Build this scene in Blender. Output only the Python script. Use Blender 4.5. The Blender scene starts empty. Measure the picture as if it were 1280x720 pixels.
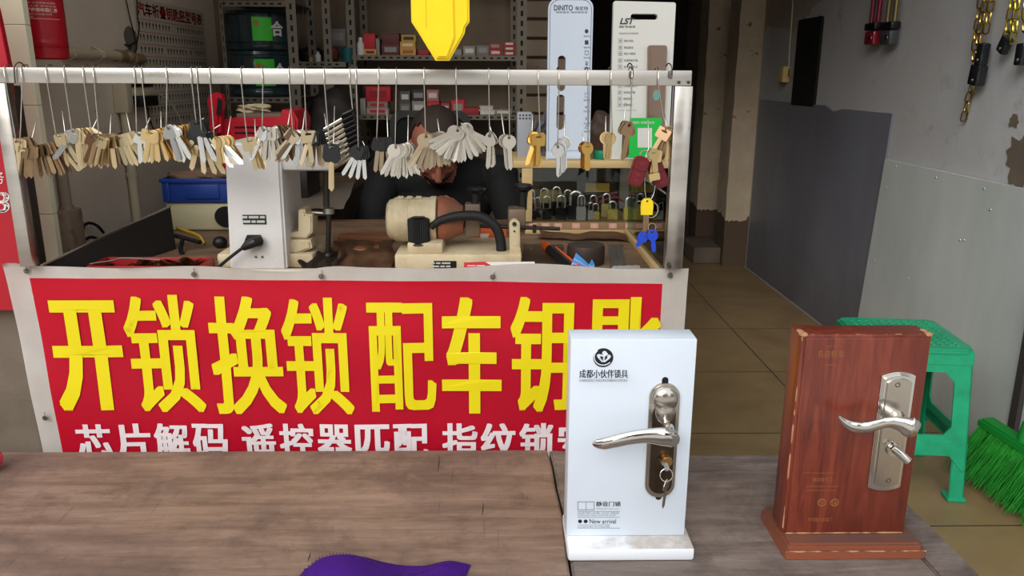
import bpy, bmesh, math, random
from mathutils import Vector, Matrix
random.seed(7)
V = Vector
COL = bpy.context.scene.collection
PI = math.pi
# ------------------------------------------------------------------ camera
H = 1.07; FPX = 1000.0
PIT = math.radians(14.8); YAW = math.radians(1.09); ROL = math.radians(0.25)
r0 = V((math.cos(YAW), -math.sin(YAW), 0)); f0 = V((math.sin(YAW), math.cos(YAW), 0)); z0 = V((0, 0, 1))
look = f0*math.cos(PIT) - z0*math.sin(PIT)
u0 = f0*math.sin(PIT) + z0*math.cos(PIT)
cr = r0*math.cos(ROL) + u0*math.sin(ROL)
cu = u0*math.cos(ROL) - r0*math.sin(ROL)
cam = bpy.data.cameras.new('camera'); camo = bpy.data.objects.new('camera', cam); COL.objects.link(camo)
cam.sensor_width = 36; cam.lens = 36*FPX/1280; cam.clip_start = .01
M3 = Matrix((cr, cu, -look)).transposed()
camo.matrix_world = Matrix.Translation((0, 0, H)) @ M3.to_4x4()
bpy.context.scene.camera = camo
CP = V((0, 0, H))

def ray(px, py):
    return look + cr*((px-640)/FPX) - cu*((py-360)/FPX)
def U(px, py, Y=None, z=None, x=None):
    """the point of the place seen at a spot of the photograph, on a given plane"""
    r = ray(px, py)
    t = Y/r.y if Y is not None else ((z-H)/r.z if z is not None else x/r.x)
    return CP + r*t
class PL:
    """a plane standing in the place: origin, right, up, outward normal"""
    def __init__(s, o, a, b):
        s.o = V(o); s.a = V(a).normalized(); n = s.a.cross(V(b)).normalized(); s.n = n; s.b = n.cross(s.a).normalized()
    def at(s, px, py, off=0):
        r = ray(px, py); n = s.n; p = s.o + n*off
        t = (p-CP).dot(n)/r.dot(n)
        return CP + r*t
    def ab(s, px, py):
        d = s.at(px, py)-s.o
        return (d.dot(s.a), d.dot(s.b))
    def pt(s, a, b, off=0):
        return s.o + s.a*a + s.b*b + s.n*off

# ------------------------------------------------------------------ materials
def lin(c):
    return tuple(((v/255)/12.92 if v/255 <= .04045 else ((v/255+.055)/1.055)**2.4) for v in c)
MC = {}
def mat(name, c, rough=.5, metal=0, noise=None, bump=0, bscale=200, trans=0, alpha=1, ior=1.45, stretch=None, emit=0, coat=0, spec=.5):
    """noise = (scale, colour2, lo, hi)"""
    if name in MC: return MC[name]
    m = bpy.data.materials.new(name); m.use_nodes = True; nt = m.node_tree; N = nt.nodes; L = nt.links
    b = N['Principled BSDF']
    b.inputs['Base Color'].default_value = (*lin(c), 1); b.inputs['Roughness'].default_value = rough
    b.inputs['Metallic'].default_value = metal; b.inputs['IOR'].default_value = ior
    b.inputs['Transmission Weight'].default_value = trans; b.inputs['Alpha'].default_value = alpha
    b.inputs['Coat Weight'].default_value = coat; b.inputs['Specular IOR Level'].default_value = spec
    if emit:
        b.inputs['Emission Color'].default_value = (*lin(c), 1); b.inputs['Emission Strength'].default_value = emit
    if noise or bump:
        tc = N.new('ShaderNodeTexCoord'); mp = N.new('ShaderNodeMapping'); L.new(tc.outputs['Object'], mp.inputs['Vector'])
        if stretch: mp.inputs['Scale'].default_value = stretch
    if noise:
        nz = N.new('ShaderNodeTexNoise'); nz.inputs['Scale'].default_value = noise[0]; nz.inputs['Detail'].default_value = 8
        nz.inputs['Roughness'].default_value = .65
        L.new(mp.outputs[0], nz.inputs['Vector'])
        r = N.new('ShaderNodeValToRGB'); r.color_ramp.elements[0].position = noise[2]; r.color_ramp.elements[1].position = noise[3]
        r.color_ramp.elements[0].color = (*lin(c), 1); r.color_ramp.elements[1].color = (*lin(noise[1]), 1)
        L.new(nz.outputs['Fac'], r.inputs['Fac']); L.new(r.outputs['Color'], b.inputs['Base Color'])
    if bump:
        n2 = N.new('ShaderNodeTexNoise'); n2.inputs['Scale'].default_value = bscale; n2.inputs['Detail'].default_value = 4
        L.new(mp.outputs[0], n2.inputs['Vector'])
        bp = N.new('ShaderNodeBump'); bp.inputs['Strength'].default_value = bump; bp.inputs['Distance'].default_value = .004
        L.new(n2.outputs['Fac'], bp.inputs['Height']); L.new(bp.outputs['Normal'], b.inputs['Normal'])
    MC[name] = m
    return m

def thin_glass(name, tint, ior=1.5):
    m = bpy.data.materials.new(name); m.use_nodes = True; N_ = m.node_tree.nodes; L_ = m.node_tree.links
    N_.remove(N_['Principled BSDF']); t_ = N_.new('ShaderNodeBsdfTransparent'); t_.inputs[0].default_value = (*lin(tint), 1)
    g_ = N_.new('ShaderNodeBsdfGlossy'); g_.inputs['Roughness'].default_value = .01
    f_ = N_.new('ShaderNodeFresnel'); f_.inputs[0].default_value = ior; x_ = N_.new('ShaderNodeMixShader')
    L_.new(f_.outputs[0], x_.inputs[0]); L_.new(t_.outputs[0], x_.inputs[1]); L_.new(g_.outputs[0], x_.inputs[2]); L_.new(x_.outputs[0], N_['Material Output'].inputs[0])
    MC[name] = m
    return m

class NT:
    """small helper to lay out a node material"""
    def __init__(s, name, rough=.6):
        s.m = bpy.data.materials.new(name); s.m.use_nodes = True; s.N = s.m.node_tree.nodes; s.L = s.m.node_tree.links
        s.b = s.N['Principled BSDF']; s.b.inputs['Roughness'].default_value = rough
        s.tc = s.N.new('ShaderNodeTexCoord').outputs['Object']
        MC[name] = s.m
    def map(s, scale=(1, 1, 1), rot=(0, 0, 0), loc=(0, 0, 0), src=None):
        n = s.N.new('ShaderNodeMapping'); n.inputs['Scale'].default_value = scale; n.inputs['Rotation'].default_value = rot
        n.inputs['Location'].default_value = loc
        s.L.new(src or s.tc, n.inputs[0]); return n.outputs[0]
    def noise(s, scale, vec=None, detail=8, rough=.6, dist=0):
        n = s.N.new('ShaderNodeTexNoise'); n.inputs['Scale'].default_value = scale; n.inputs['Detail'].default_value = detail
        n.inputs['Roughness'].default_value = rough; n.inputs['Distortion'].default_value = dist
        s.L.new(vec or s.tc, n.inputs['Vector']); return n.outputs['Fac']
    def ramp(s, fac, stops):
        n = s.N.new('ShaderNodeValToRGB'); e = n.color_ramp.elements
        while len(e) < len(stops): e.new(.5)
        for i, (p, c) in enumerate(stops):
            e[i].position = p; e[i].color = (*(lin(c) if isinstance(c, tuple) else (c, c, c)), 1)
        s.L.new(fac, n.inputs['Fac']); return n.outputs['Color']
    def mix(s, fac, a, b, mode='MIX'):
        n = s.N.new('ShaderNodeMix'); n.data_type = 'RGBA'; n.blend_type = mode
        for sock, v in ((n.inputs[0], fac), (n.inputs[6], a), (n.inputs[7], b)):
            if isinstance(v, (int, float)): sock.default_value = v
            elif isinstance(v, tuple): sock.default_value = (*lin(v), 1)
            else: s.L.new(v, sock)
        return n.outputs[2]
    def math(s, op, a, b=0):
        n = s.N.new('ShaderNodeMath'); n.operation = op
        for sock, v in ((n.inputs[0], a), (n.inputs[1], b)):
            if isinstance(v, (int, float)): sock.default_value = v
            else: s.L.new(v, sock)
        return n.outputs[0]
    def sep(s, src=None):
        n = s.N.new('ShaderNodeSeparateXYZ'); s.L.new(src or s.tc, n.inputs[0]); return n.outputs
    def color(s, c): s.L.new(c, s.b.inputs['Base Color']); return s
    def rough(s, c): s.L.new(c, s.b.inputs['Roughness']); return s
    def bump(s, h, strength=.3, dist=.003):
        n = s.N.new('ShaderNodeBump'); n.inputs['Strength'].default_value = strength; n.inputs['Distance'].default_value = dist
        s.L.new(h, n.inputs['Height']); s.L.new(n.outputs[0], s.b.inputs['Normal']); return s

# ------------------------------------------------------------------ mesh builder
class MB:
    def __init__(s): s.bm = bmesh.new()
    def _add(s, b2, M=None):
        if M is not None: b2.transform(M)
        me = bpy.data.meshes.new('t'); b2.to_mesh(me); b2.free(); s.bm.from_mesh(me); bpy.data.meshes.remove(me)
    def box(s, c, d, bev=0, M=None, seg=2):
        b = bmesh.new(); bmesh.ops.create_cube(b, size=1)
        bmesh.ops.scale(b, vec=d, verts=b.verts)
        if bev: bmesh.ops.bevel(b, geom=b.edges[:], offset=min(bev, min(d)*.45), segments=seg, affect='EDGES', profile=.5)
        b.transform(Matrix.Translation(c)); s._add(b, M); return s
    def bb(s, x0, x1, y0, y1, z0, z1, bev=0, M=None):
        return s.box(((x0+x1)/2, (y0+y1)/2, (z0+z1)/2), (abs(x1-x0), abs(y1-y0), abs(z1-z0)), bev, M)
    def cyl(s, p0, p1, r0, r1=None, seg=24, bev=0):
        p0 = V(p0); p1 = V(p1); r1 = r0 if r1 is None else r1; d = p1-p0; L = d.length
        b = bmesh.new(); bmesh.ops.create_cone(b, cap_ends=True, segments=seg, radius1=max(r0, 1e-5), radius2=max(r1, 1e-5), depth=L)
        if bev:
            es = [e for e in b.edges if abs(e.verts[0].co.z-e.verts[1].co.z) < 1e-6]
            bmesh.ops.bevel(b, geom=es, offset=bev, segments=2, affect='EDGES')
        b.transform(Matrix.Translation((p0+p1)/2) @ d.to_track_quat('Z', 'Y').to_matrix().to_4x4()); s._add(b); return s
    def lathe(s, prof, o, axis=(0, 0, 1), seg=28):
        """prof: list of (r, h) along axis from origin o"""
        q = V(axis).to_track_quat('Z', 'Y').to_matrix().to_4x4(); M = Matrix.Translation(o) @ q
        b = bmesh.new(); rings = []
        for r, h in prof:
            rings.append([b.verts.new((max(r, 1e-5)*math.cos(2*PI*k/seg), max(r, 1e-5)*math.sin(2*PI*k/seg), h)) for k in range(seg)])
        for i in range(len(rings)-1):
            for k in range(seg):
                b.faces.new((rings[i][k], rings[i][(k+1) % seg], rings[i+1][(k+1) % seg], rings[i+1][k]))
        b.faces.new(rings[0][::-1]); b.faces.new(rings[-1]); s._add(b, M); return s
    def tube(s, pts, r, seg=10, closed=False, flat=1, up=None, caps=True):
        pts = [V(p) for p in pts]; n = len(pts); rr = r if isinstance(r, (list, tuple)) else [r]*n
        b = bmesh.new(); rings = []; prev = None
        for i, p in enumerate(pts):
            if closed: t = (pts[(i+1) % n]-pts[i-1]).normalized()
            else: t = (pts[min(i+1, n-1)]-pts[max(i-1, 0)]).normalized()
            if up is not None: a = (V(up)-t*V(up).dot(t))
            elif prev is None: a = t.orthogonal()
            else: a = prev-t*prev.dot(t)
            if a.length < 1e-6: a = t.orthogonal()
            a.normalize(); prev = a; c = t.cross(a)
            rings.append([b.verts.new(p+(a*math.cos(2*PI*k/seg)*flat+c*math.sin(2*PI*k/seg))*rr[i]) for k in range(seg)])
        m = n if closed else n-1
        for i in range(m):
            A = rings[i]; B = rings[(i+1) % n]
            for k in range(seg): b.faces.new((A[k], A[(k+1) % seg], B[(k+1) % seg], B[k]))
        if not closed and caps: b.faces.new(rings[0][::-1]); b.faces.new(rings[-1])
        bmesh.ops.recalc_face_normals(b, faces=b.faces); s._add(b); return s
    def ball(s, c, r, M=None, seg=20):
        b = bmesh.new(); bmesh.ops.create_uvsphere(b, u_segments=seg, v_segments=max(8, seg//2), radius=1)
        d = r if isinstance(r, (list, tuple)) else (r, r, r)
        bmesh.ops.scale(b, vec=d, verts=b.verts); b.transform(Matrix.Translation(c)); s._add(b, M); return s
    def prism(s, outer, depth, fr, holes=(), off=0, bev=0):
        """2-D outline (with holes) in frame fr=(o,a,b,n) raised from off to off+depth along n"""
        o, a, c, n = [V(q) for q in fr]; b = bmesh.new(); es = []
        for loop in [outer]+list(holes):
            vs = [b.verts.new(o+a*p[0]+c*p[1]+n*off) for p in loop]
            es += [b.edges.new((vs[i], vs[(i+1) % len(vs)])) for i in range(len(vs))]
        if holes: bmesh.ops.triangle_fill(b, edges=es, use_beauty=True, use_dissolve=False)
        else: b.faces.new(vs)
        if abs(depth) > 0:
            g = bmesh.ops.extrude_face_region(b, geom=b.faces[:])
            top = [v for v in g['geom'] if isinstance(v, bmesh.types.BMVert)]
            bmesh.ops.translate(b, verts=top, vec=n*depth)
            bmesh.ops.recalc_face_normals(b, faces=b.faces)
            if bev and not holes:
                ts = set(top); e2 = [e for e in b.edges if e.verts[0] in ts and e.verts[1] in ts]
                bmesh.ops.bevel(b, geom=e2, offset=bev, segments=2, affect='EDGES')
        s._add(b); return s
    def quad(s, pts):
        vs = [s.bm.verts.new(p) for p in pts]; s.bm.faces.new(vs); return s
    def grid(s, fn, nu, nv, thick=0):
        b = bmesh.new(); g = [[b.verts.new(fn(i/nu, j/nv)) for i in range(nu+1)] for j in range(nv+1)]
        for j in range(nv):
            for i in range(nu): b.faces.new((g[j][i], g[j][i+1], g[j+1][i+1], g[j+1][i]))
        if thick: bmesh.ops.solidify(b, geom=b.faces[:], thickness=thick)
        s._add(b); return s
    def xf(s, M): s.bm.transform(M); return s
    def build(s, name, m, parent=None, smooth=35, base=None):
        """link as one mesh object; the parent's place is taken off the points"""
        if parent is not None: o = V(parent['_o'])
        elif base is not None: o = V(base)
        else:
            xs = [v.co for v in s.bm.verts]
            o = V(((min(v.x for v in xs)+max(v.x for v in xs))/2, (min(v.y for v in xs)+max(v.y for v in xs))/2, min(v.z for v in xs)))
        bmesh.ops.translate(s.bm, verts=s.bm.verts, vec=-o)
        me = bpy.data.meshes.new(name); s.bm.to_mesh(me); s.bm.free()
        for mm in (m if isinstance(m, (list, tuple)) else [m]): me.materials.append(mm)
        if smooth:
            me.shade_smooth(); me.set_sharp_from_angle(angle=math.radians(smooth))
        ob = bpy.data.objects.new(name, me); COL.objects.link(ob)
        if parent is not None: ob.parent = parent; ob['_o'] = tuple(o)
        else: ob.location = o; ob['_o'] = tuple(o)
        return ob
def tag(o, label=None, cat=None, group=None, kind=None):
    if label: o['label'] = label
    if cat: o['category'] = cat
    if group: o['group'] = group
    if kind: o['kind'] = kind
    return o
def thing(name, loc, label, cat, group=None):
    o = bpy.data.objects.new(name, None); COL.objects.link(o); o.location = loc; o['_o'] = tuple(loc); o.empty_display_size = .02
    return tag(o, label, cat, group)
def struct(name, mb, m, smooth=0): return tag(mb.build(name, m, smooth=smooth), kind='structure')

def rrect(x0, x1, y0, y1, r, k=5):
    pts = []
    for cx, cy, a in ((x1-r, y0+r, -90), (x1-r, y1-r, 0), (x0+r, y1-r, 90), (x0+r, y0+r, 180)):
        for i in range(k+1):
            t = math.radians(a+90*i/k); pts.append((cx+r*math.cos(t), cy+r*math.sin(t)))
    return pts
def circ(cx, cy, r, k=20, ry=None): return [(cx+r*math.cos(2*PI*i/k), cy+(ry or r)*math.sin(2*PI*i/k)) for i in range(k)]
def smooth_path(pts, n=8):
    """Catmull-Rom through the points"""
    P = [V(p) for p in pts]; P = [P[0]*2-P[1]]+P+[P[-1]*2-P[-2]]; out = []
    for i in range(1, len(P)-2):
        for k in range(n):
            t = k/n; a, b, c, d = P[i-1], P[i], P[i+1], P[i+2]
            out.append(.5*((2*b)+(c-a)*t+(2*a-5*b+4*c-d)*t*t+(3*b-a-3*c+d)*t**3))
    out.append(P[-2]); return out
def lerp_list(vals, n):
    out = []
    for i in range(n):
        t = i/(n-1)*(len(vals)-1); k = min(int(t), len(vals)-2); out.append(vals[k]+(vals[k+1]-vals[k])*(t-k))
    return out

# ------------------------------------------------------------------ lettering
TC = {}
def glyphs(s, off=0, res=3, shear=0):
    key = (s, off, shear)
    if key in TC: return TC[key]
    cu_ = bpy.data.curves.new('t', 'FONT'); cu_.body = s; cu_.size = 1; cu_.offset = off; cu_.resolution_u = res; cu_.fill_mode = 'FRONT'; cu_.shear = shear
    ob = bpy.data.objects.new('t', cu_)
    sc = bpy.data.scenes.get('lettering') or bpy.data.scenes.new('lettering')
    sc.collection.objects.link(ob)
    vl = sc.view_layers[0]; vl.update(); dg = vl.depsgraph
    me = bpy.data.meshes.new_from_object(ob.evaluated_get(dg))
    vs = [tuple(v.co) for v in me.vertices]; fs = [tuple(p.vertices) for p in me.polygons]
    bpy.data.objects.remove(ob); bpy.data.curves.remove(cu_); bpy.data.meshes.remove(me)
    TC[key] = (vs, fs); return TC[key]
def put(mb, s, q, off=0, shifts=(0,), fn=None, shear=0, ysh=(0,)):
    """writing s laid on the quad q = (bottom-left, bottom-right, top-left, top-right)"""
    vs, fs = glyphs(s, off, shear=shear)
    if not vs: return
    x0 = min(v[0] for v in vs); x1 = max(v[0] for v in vs); y0 = min(v[1] for v in vs); y1 = max(v[1] for v in vs)
    e = max(shifts)-min(shifts); bl, br, tl, tr = [V(p) for p in q]
    for d, dy in [(d_, y_) for d_ in shifts for y_ in ysh]:
        nv = []
        for x, y, _ in vs:
            a = (x+d-x0-min(shifts))/(x1-x0+e); b = (y+dy-y0-min(ysh))/max(y1-y0+max(ysh)-min(ysh), 1e-6)
            p = (bl*(1-a)+br*a)*(1-b)+(tl*(1-a)+tr*a)*b
            nv.append(mb.bm.verts.new(fn(p) if fn else p))
        for f in fs:
            try: mb.bm.faces.new([nv[i] for i in f])
            except ValueError: pass
def putpx(mb, s, pl, x0, x1, y0, y1, off=.0008, **k):
    put(mb, s, (pl.at(x0, y1, off), pl.at(x1, y1, off), pl.at(x0, y0, off), pl.at(x1, y0, off)), **k)
def rectpx(mb, pl, x0, x1, y0, y1, off=.0008):
    mb.quad((pl.at(x0, y1, off), pl.at(x1, y1, off), pl.at(x1, y0, off), pl.at(x0, y0, off)))
def framepx(mb, pl, x0, x1, y0, y1, t=.7, off=.0008):
    rectpx(mb, pl, x0, x1, y0, y0+t, off); rectpx(mb, pl, x0, x1, y1-t, y1, off); rectpx(mb, pl, x0, x0+t, y0, y1, off); rectpx(mb, pl, x1-t, x1, y0, y1, off)
# ================================================================== THE SETTING
# floor tiles
t = NT('floor_tile', .35); sx = t.sep()
def groove(src, off, step, w):
    f = t.math('FRACT', t.math('DIVIDE', t.math('SUBTRACT', src, off), step)); return t.math('LESS_THAN', f, w/step)
g = t.math('MAXIMUM', groove(sx[0], .93-20*.535, .535, .005), groove(sx[1], 2.336-20*.535, .535, .005))
base = t.ramp(t.noise(3), [(.3, (132, 108, 74)), (.7, (152, 128, 92))])
dirt = t.ramp(t.noise(11, detail=10), [(.45, 0.), (.8, 1.)])
base = t.mix(t.math('MULTIPLY', dirt, .45), base, (104, 86, 64))
t.color(t.mix(g, base, (60, 50, 40)))
rr = t.ramp(t.noise(6), [(.3, .3), (.7, .55)]); t.rough(rr)
# painted plaster of the right wall
t = NT('plaster_right', .8); sx = t.sep()
n1 = t.noise(2.2, detail=10); n2 = t.noise(9, detail=12, rough=.7); n3 = t.noise(1.3, detail=4)
c = t.ramp(n1, [(.3, (158, 142, 130)), (.55, (178, 164, 152)), (.8, (188, 178, 170))])
pale = t.ramp(t.noise(1.6, detail=12, rough=.55), [(.5, 0.), (.56, 1.)])
low = t.ramp(t.math('ADD', sx[2], t.math('MULTIPLY', n3, .5)), [(.0, 1.), (1.0, 1.), ])
hm = t.math('LESS_THAN', t.math('ADD', sx[2], t.math('ADD', t.math('MULTIPLY', t.math('SUBTRACT', n1, .5), .5), t.math('MULTIPLY', sx[1], .18))), 1.50)
c = t.mix(t.math('MULTIPLY', hm, .75), c, (196, 199, 203))
c = t.mix(t.math('MULTIPLY', t.math('MULTIPLY', pale, hm), .5), c, (196, 200, 204))
c = t.mix(t.ramp(n2, [(.58, 0.), (.75, .5)]), c, (112, 102, 92))
t.color(c); t.bump(t.noise(14, detail=10), .35, .006)
# grey sheet
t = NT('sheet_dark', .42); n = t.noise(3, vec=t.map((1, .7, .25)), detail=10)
c = t.ramp(n, [(.3, (112, 112, 120)), (.7, (140, 142, 152))])
scr = t.ramp(t.noise(9, vec=t.map((1, 2.2, .35), rot=(.35, 0, 0)), detail=12, rough=.8), [(.6, 0.), (.72, 1.)])
c = t.mix(t.math('MULTIPLY', scr, .5), c, (62, 58, 56))
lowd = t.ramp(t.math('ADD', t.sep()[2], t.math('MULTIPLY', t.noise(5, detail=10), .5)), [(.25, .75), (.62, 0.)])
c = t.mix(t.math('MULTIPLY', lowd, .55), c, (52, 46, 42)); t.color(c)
t = NT('sheet_light', .45); n = t.noise(4, vec=t.map((1, 1, .4)), detail=10)
c = t.ramp(n, [(.3, (190, 196, 194)), (.7, (212, 217, 215))])
sp = t.ramp(t.noise(30, detail=12, rough=.8), [(.68, 0.), (.74, .6)]); c = t.mix(sp, c, (90, 88, 84)); t.color(c)
# left plaster / cement / cream
t = NT('plaster_left', .85); n = t.noise(2.5, detail=12)
c = t.ramp(n, [(.3, (206, 190, 170)), (.7, (226, 212, 192))])
c = t.mix(t.ramp(t.noise(14, detail=6), [(.7, 0.), (.74, .6)]), c, (92, 80, 68)); t.color(c).bump(t.noise(20), .2, .003)
t = NT('plaster_column', .85); n = t.noise(4, detail=12, rough=.6); sx = t.sep()
c = t.ramp(t.noise(8, detail=10), [(.3, (190, 172, 146)), (.7, (215, 198, 172))])
edge = t.math('GREATER_THAN', t.math('ADD', t.math('MULTIPLY', n, .35), t.math('MULTIPLY', sx[2], -1)), -.13)
c = t.mix(t.ramp(n, [(.62, 0.), (.65, 1.)]), c, (110, 92, 74))
c = t.mix(edge, c, (92, 76, 60)); t.color(c).bump(n, .5, .01)
M_CEM = mat('cement', (118, 106, 92), .9, noise=(5, (86, 76, 66), .35, .75), bump=.5, bscale=30)
M_TILEW = mat('glazed_tile', (240, 238, 206), .3, noise=(3, (228, 222, 190), .3, .8))
M_CEIL = mat('ceiling_paint', (150, 140, 125), .9)
M_DARK = mat('dark_wall', (84, 74, 64), .9, noise=(3, (60, 52, 46), .3, .7))
M_BACK = mat('back_wall_paint', (132, 116, 98), .85, noise=(3, (108, 94, 80), .3, .7))

XR = 1.455
struct('floor', MB().bb(-3, 3.2, -.3, 6.6, -.05, 0), MC['floor_tile'])
struct('ground', MB().bb(-14, 14, -12, -.3, -.12, -.03), mat('street_paving', (192, 188, 180), .85, noise=(6, (164, 158, 150), .3, .7)))
struct('wall_right', MB().bb(XR, XR+.12, .1, 6.5, 0, 2.5), MC['plaster_right'])
struct('wall_left', MB().bb(-1.2, -1.10, 1.757, 3.3, 0, 2.5), MC['plaster_left'])
mb = MB(); mb.bb(-1.2, .27, 3.3, 3.4, 0, 2.5); struct('wall_back', mb, M_BACK)
mb = MB(); mb.bb(.17, .27, 3.4, 6.5, 0, 2.5); struct('wall_passage', mb, M_DARK)
struct('wall_far', MB().bb(.1, 1.6, 6.4, 6.5, 0, 2.5), M_DARK)
struct('ceiling', MB().bb(-3, 3.2, 1.25, 6.6, 2.5, 2.6), M_CEIL)
# white tiled pier beside the stall
mb = MB()
zs = [0, .30, .55, U(30, 268, Y=1.68).z, U(30, 132, Y=1.68).z, U(30, 31, Y=1.68).z, 1.45, 1.75, 2.05, 2.5]
for i in range(len(zs)-1): mb.bb(-2.4, U(27, 0, Y=1.68).x, 1.68, 1.70, zs[i]+.0004, zs[i+1]-.0004, .0012)
mb.bb(-2.4, U(27, 0, Y=1.68).x-.14, 1.701, 1.756, 0, 2.5); struct('wall_pier', mb, M_TILEW)
struct('wall_shade_beam', MB().bb(-3, 3.2, 1.45, 1.58, 2.26, 2.499), M_CEIL)  # unseen beam added over the shop front to keep light off the interior
# rough cement plinth left of the stall
mb = MB(); mb.bb(-3, -.915, 1.50, 1.678, 0, .64, .01); struct('wall_plinth', mb, M_CEM)
# plastered piers at the end of the passage
def column(x0, x1, y0, y1, nm):
    mb = MB(); n = 34
    def face(sx, sy, hx, hy):
        pass
    jag = [random.uniform(-.003, .003) for _ in range(n+1)]
    out = [(x0+jag[i], 2.5*i/n) for i in range(n+1)]+[(x1-jag[::-1][i]*.6, 2.5*(n-i)/n) for i in range(n+1)]
    mb.prism(out, y1-y0, ((0, y1, 0), (1, 0, 0), (0, 0, 1), (0, -1, 0)))
    struct(nm, mb, MC['plaster_column'])
pA0 = U(903, 325, Y=4.55).x; pA1 = U(936, 325, Y=4.55).x
column(pA0, XR, 4.55, 4.75, 'wall_pier_near')
column(U(868, 310, Y=4.95).x, U(893, 310, Y=4.95).x+.02, 4.95, 5.15, 'wall_pier_far')
struct('wall_recess', MB().bb(U(868, 310, Y=4.95).x+.03, XR, 5.1, 5.2, 0, 2.5), M_CEM)
mb = MB(); mb.bb(1.16, XR, 4.6, 4.95, 0, .10, .01); struct('trim_1', mb, M_CEM)

# metal sheets on the right wall
RW = PL((XR, 2, 0), (0, -1, 0), (0, 0, 1))
mb = MB()
pts = [U(1075, 405, x=XR), U(1118, 147, x=XR), U(1055, 139, x=XR)]
zt = .945; xs = XR-.012
yb = U(1077, 400, x=XR).y
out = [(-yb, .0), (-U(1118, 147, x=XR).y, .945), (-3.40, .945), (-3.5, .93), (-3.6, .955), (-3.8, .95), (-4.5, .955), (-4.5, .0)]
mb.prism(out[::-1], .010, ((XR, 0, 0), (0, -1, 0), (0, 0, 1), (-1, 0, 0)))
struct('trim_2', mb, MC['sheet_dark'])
mb = MB()
out = [(-U(1075, 410, x=XR).y-.0, .02), (-1.2, .02), (-1.2, .78), (-2.96, .78)]
mb.prism(out, .012, ((XR-.008, 0, 0), (0, -1, 0), (0, 0, 1), (-1, 0, 0)))
light_sheet = struct('trim_3', mb, MC['sheet_light'])
for px, py in ((1120, 208), (1170, 222), (1230, 236), (1238, 262), (1108, 235), (1092, 325), (1135, 348), (1205, 300), (1200, 300)):
    p = U(px, py, x=XR-.020); MB().cyl(p, p+V((-.002, 0, 0)), .004, .003, 10).build('screw_head', mat('screw_zinc', (190, 190, 186), .4, .8), light_sheet)
# dark edge strip standing on the right wall by the broom
a = U(1262, 500, x=XR-.03); b = U(1284, 380, x=XR-.03)
MBs = MB(); MBs.bb(XR-.035, XR-.0205, a.y-.045, a.y-.015, .0, .52); struct('trim_4', MBs, mat('dark_strip', (66, 60, 62), .5))
# skirting line at the foot of the dark sheet
struct('baseboard_right', MB().bb(XR-.022, XR-.012, 3.05, 4.5, 0, .012, .002), mat('skirting', (150, 140, 128), .6))
# bare cement patch in the paint
mb = MB(); rng = random.Random(3); cpt = RW.ab(1282, 196)
out = []
for i in range(26):
    a_ = 2*PI*i/26; r_ = .075*(1+rng.uniform(-.28, .28)); out.append((cpt[0]+r_*1.0*math.cos(a_), cpt[1]-.01+r_*.95*math.sin(a_)))
mb.prism(out, .002, (RW.o, RW.a, RW.b, RW.n), off=.0005); struct('trim_5', mb, M_CEM)
mb = MB(); out = []; c2 = RW.ab(1268, 152)
for i in range(16):
    a_ = 2*PI*i/16; r_ = .018*(1+rng.uniform(-.35, .35)); out.append((c2[0]+r_*math.cos(a_), c2[1]+r_*math.sin(a_)))
mb.prism(out, .002, (RW.o, RW.a, RW.b, RW.n), off=.0005); struct('trim_6', mb, M_CEM)

# slatted board at the right end of the back wall
M_SLAT = mat('slat_board', (150, 132, 110), .6, noise=(6, (128, 112, 94), .3, .8))
mb = MB(); x0 = U(652, 60, Y=3.27).x; x1 = U(694, 60, Y=3.27).x+.06
zc = 0.5
while zc < 2.0:
    mb.bb(x0, x1, 3.27, 3.298, zc, zc+.062, .004); zc += .072
struct('trim_7', mb, M_SLAT)

# ================================================================== WORLD AND LIGHT
w = bpy.data.worlds.new('daylight'); bpy.context.scene.world = w; w.use_nodes = True
N = w.node_tree.nodes; L = w.node_tree.links; bg = N['Background']
tc = N.new('ShaderNodeTexCoord'); sp = N.new('ShaderNodeSeparateXYZ'); L.new(tc.outputs['Generated'], sp.inputs[0])
# open sky above, a street of facades with gaps round the horizon
mp = N.new('ShaderNodeMapping'); mp.inputs['Scale'].default_value = (2.2, 2.2, .9); L.new(tc.outputs['Generated'], mp.inputs[0])
vo = N.new('ShaderNodeTexVoronoi'); vo.inputs['Scale'].default_value = 3.2; L.new(mp.outputs[0], vo.inputs['Vector'])
sv = N.new('ShaderNodeSeparateColor'); L.new(vo.outputs['Color'], sv.inputs[0])
fac = N.new('ShaderNodeValToRGB'); L.new(sv.outputs[0], fac.inputs[0]); e = fac.color_ramp.elements; fac.color_ramp.interpolation = 'CONSTANT'
e[0].position = 0; e[0].color = (.03, .028, .025, 1); e[1].position = .34; e[1].color = (.26, .24, .22, 1)
for p, c in ((.55, (.16, .17, .20, 1)), (.72, (.62, .60, .56, 1)), (.86, (1.5, 1.5, 1.5, 1))):
    q = e.new(p); q.color = c
r = N.new('ShaderNodeValToRGB'); L.new(sp.outputs[2], r.inputs[0]); e = r.color_ramp.elements
e[0].position = 0; e[0].color = (.20, .19, .175, 1); e[1].position = 1; e[1].color = (.80, .90, 1, 1)
for p, c in ((.30, (.98, .99, 1, 1)),):
    q = e.new(p); q.color = c
mk = N.new('ShaderNodeValToRGB'); L.new(sp.outputs[2], mk.inputs[0]); e = mk.color_ramp.elements
e[0].position = 0; e[0].color = (0, 0, 0, 1); e[1].position = .36; e[1].color = (0, 0, 0, 1)
for p in (.01, .30):
    q = e.new(p); q.color = (1, 1, 1, 1)
mx = N.new('ShaderNodeMix'); mx.data_type = 'RGBA'; L.new(mk.outputs[0], mx.inputs[0]); L.new(r.outputs[0], mx.inputs[6]); L.new(fac.outputs[0], mx.inputs[7])
L.new(mx.outputs[2], bg.inputs[0]); bg.inputs[1].default_value = 1.5
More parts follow.
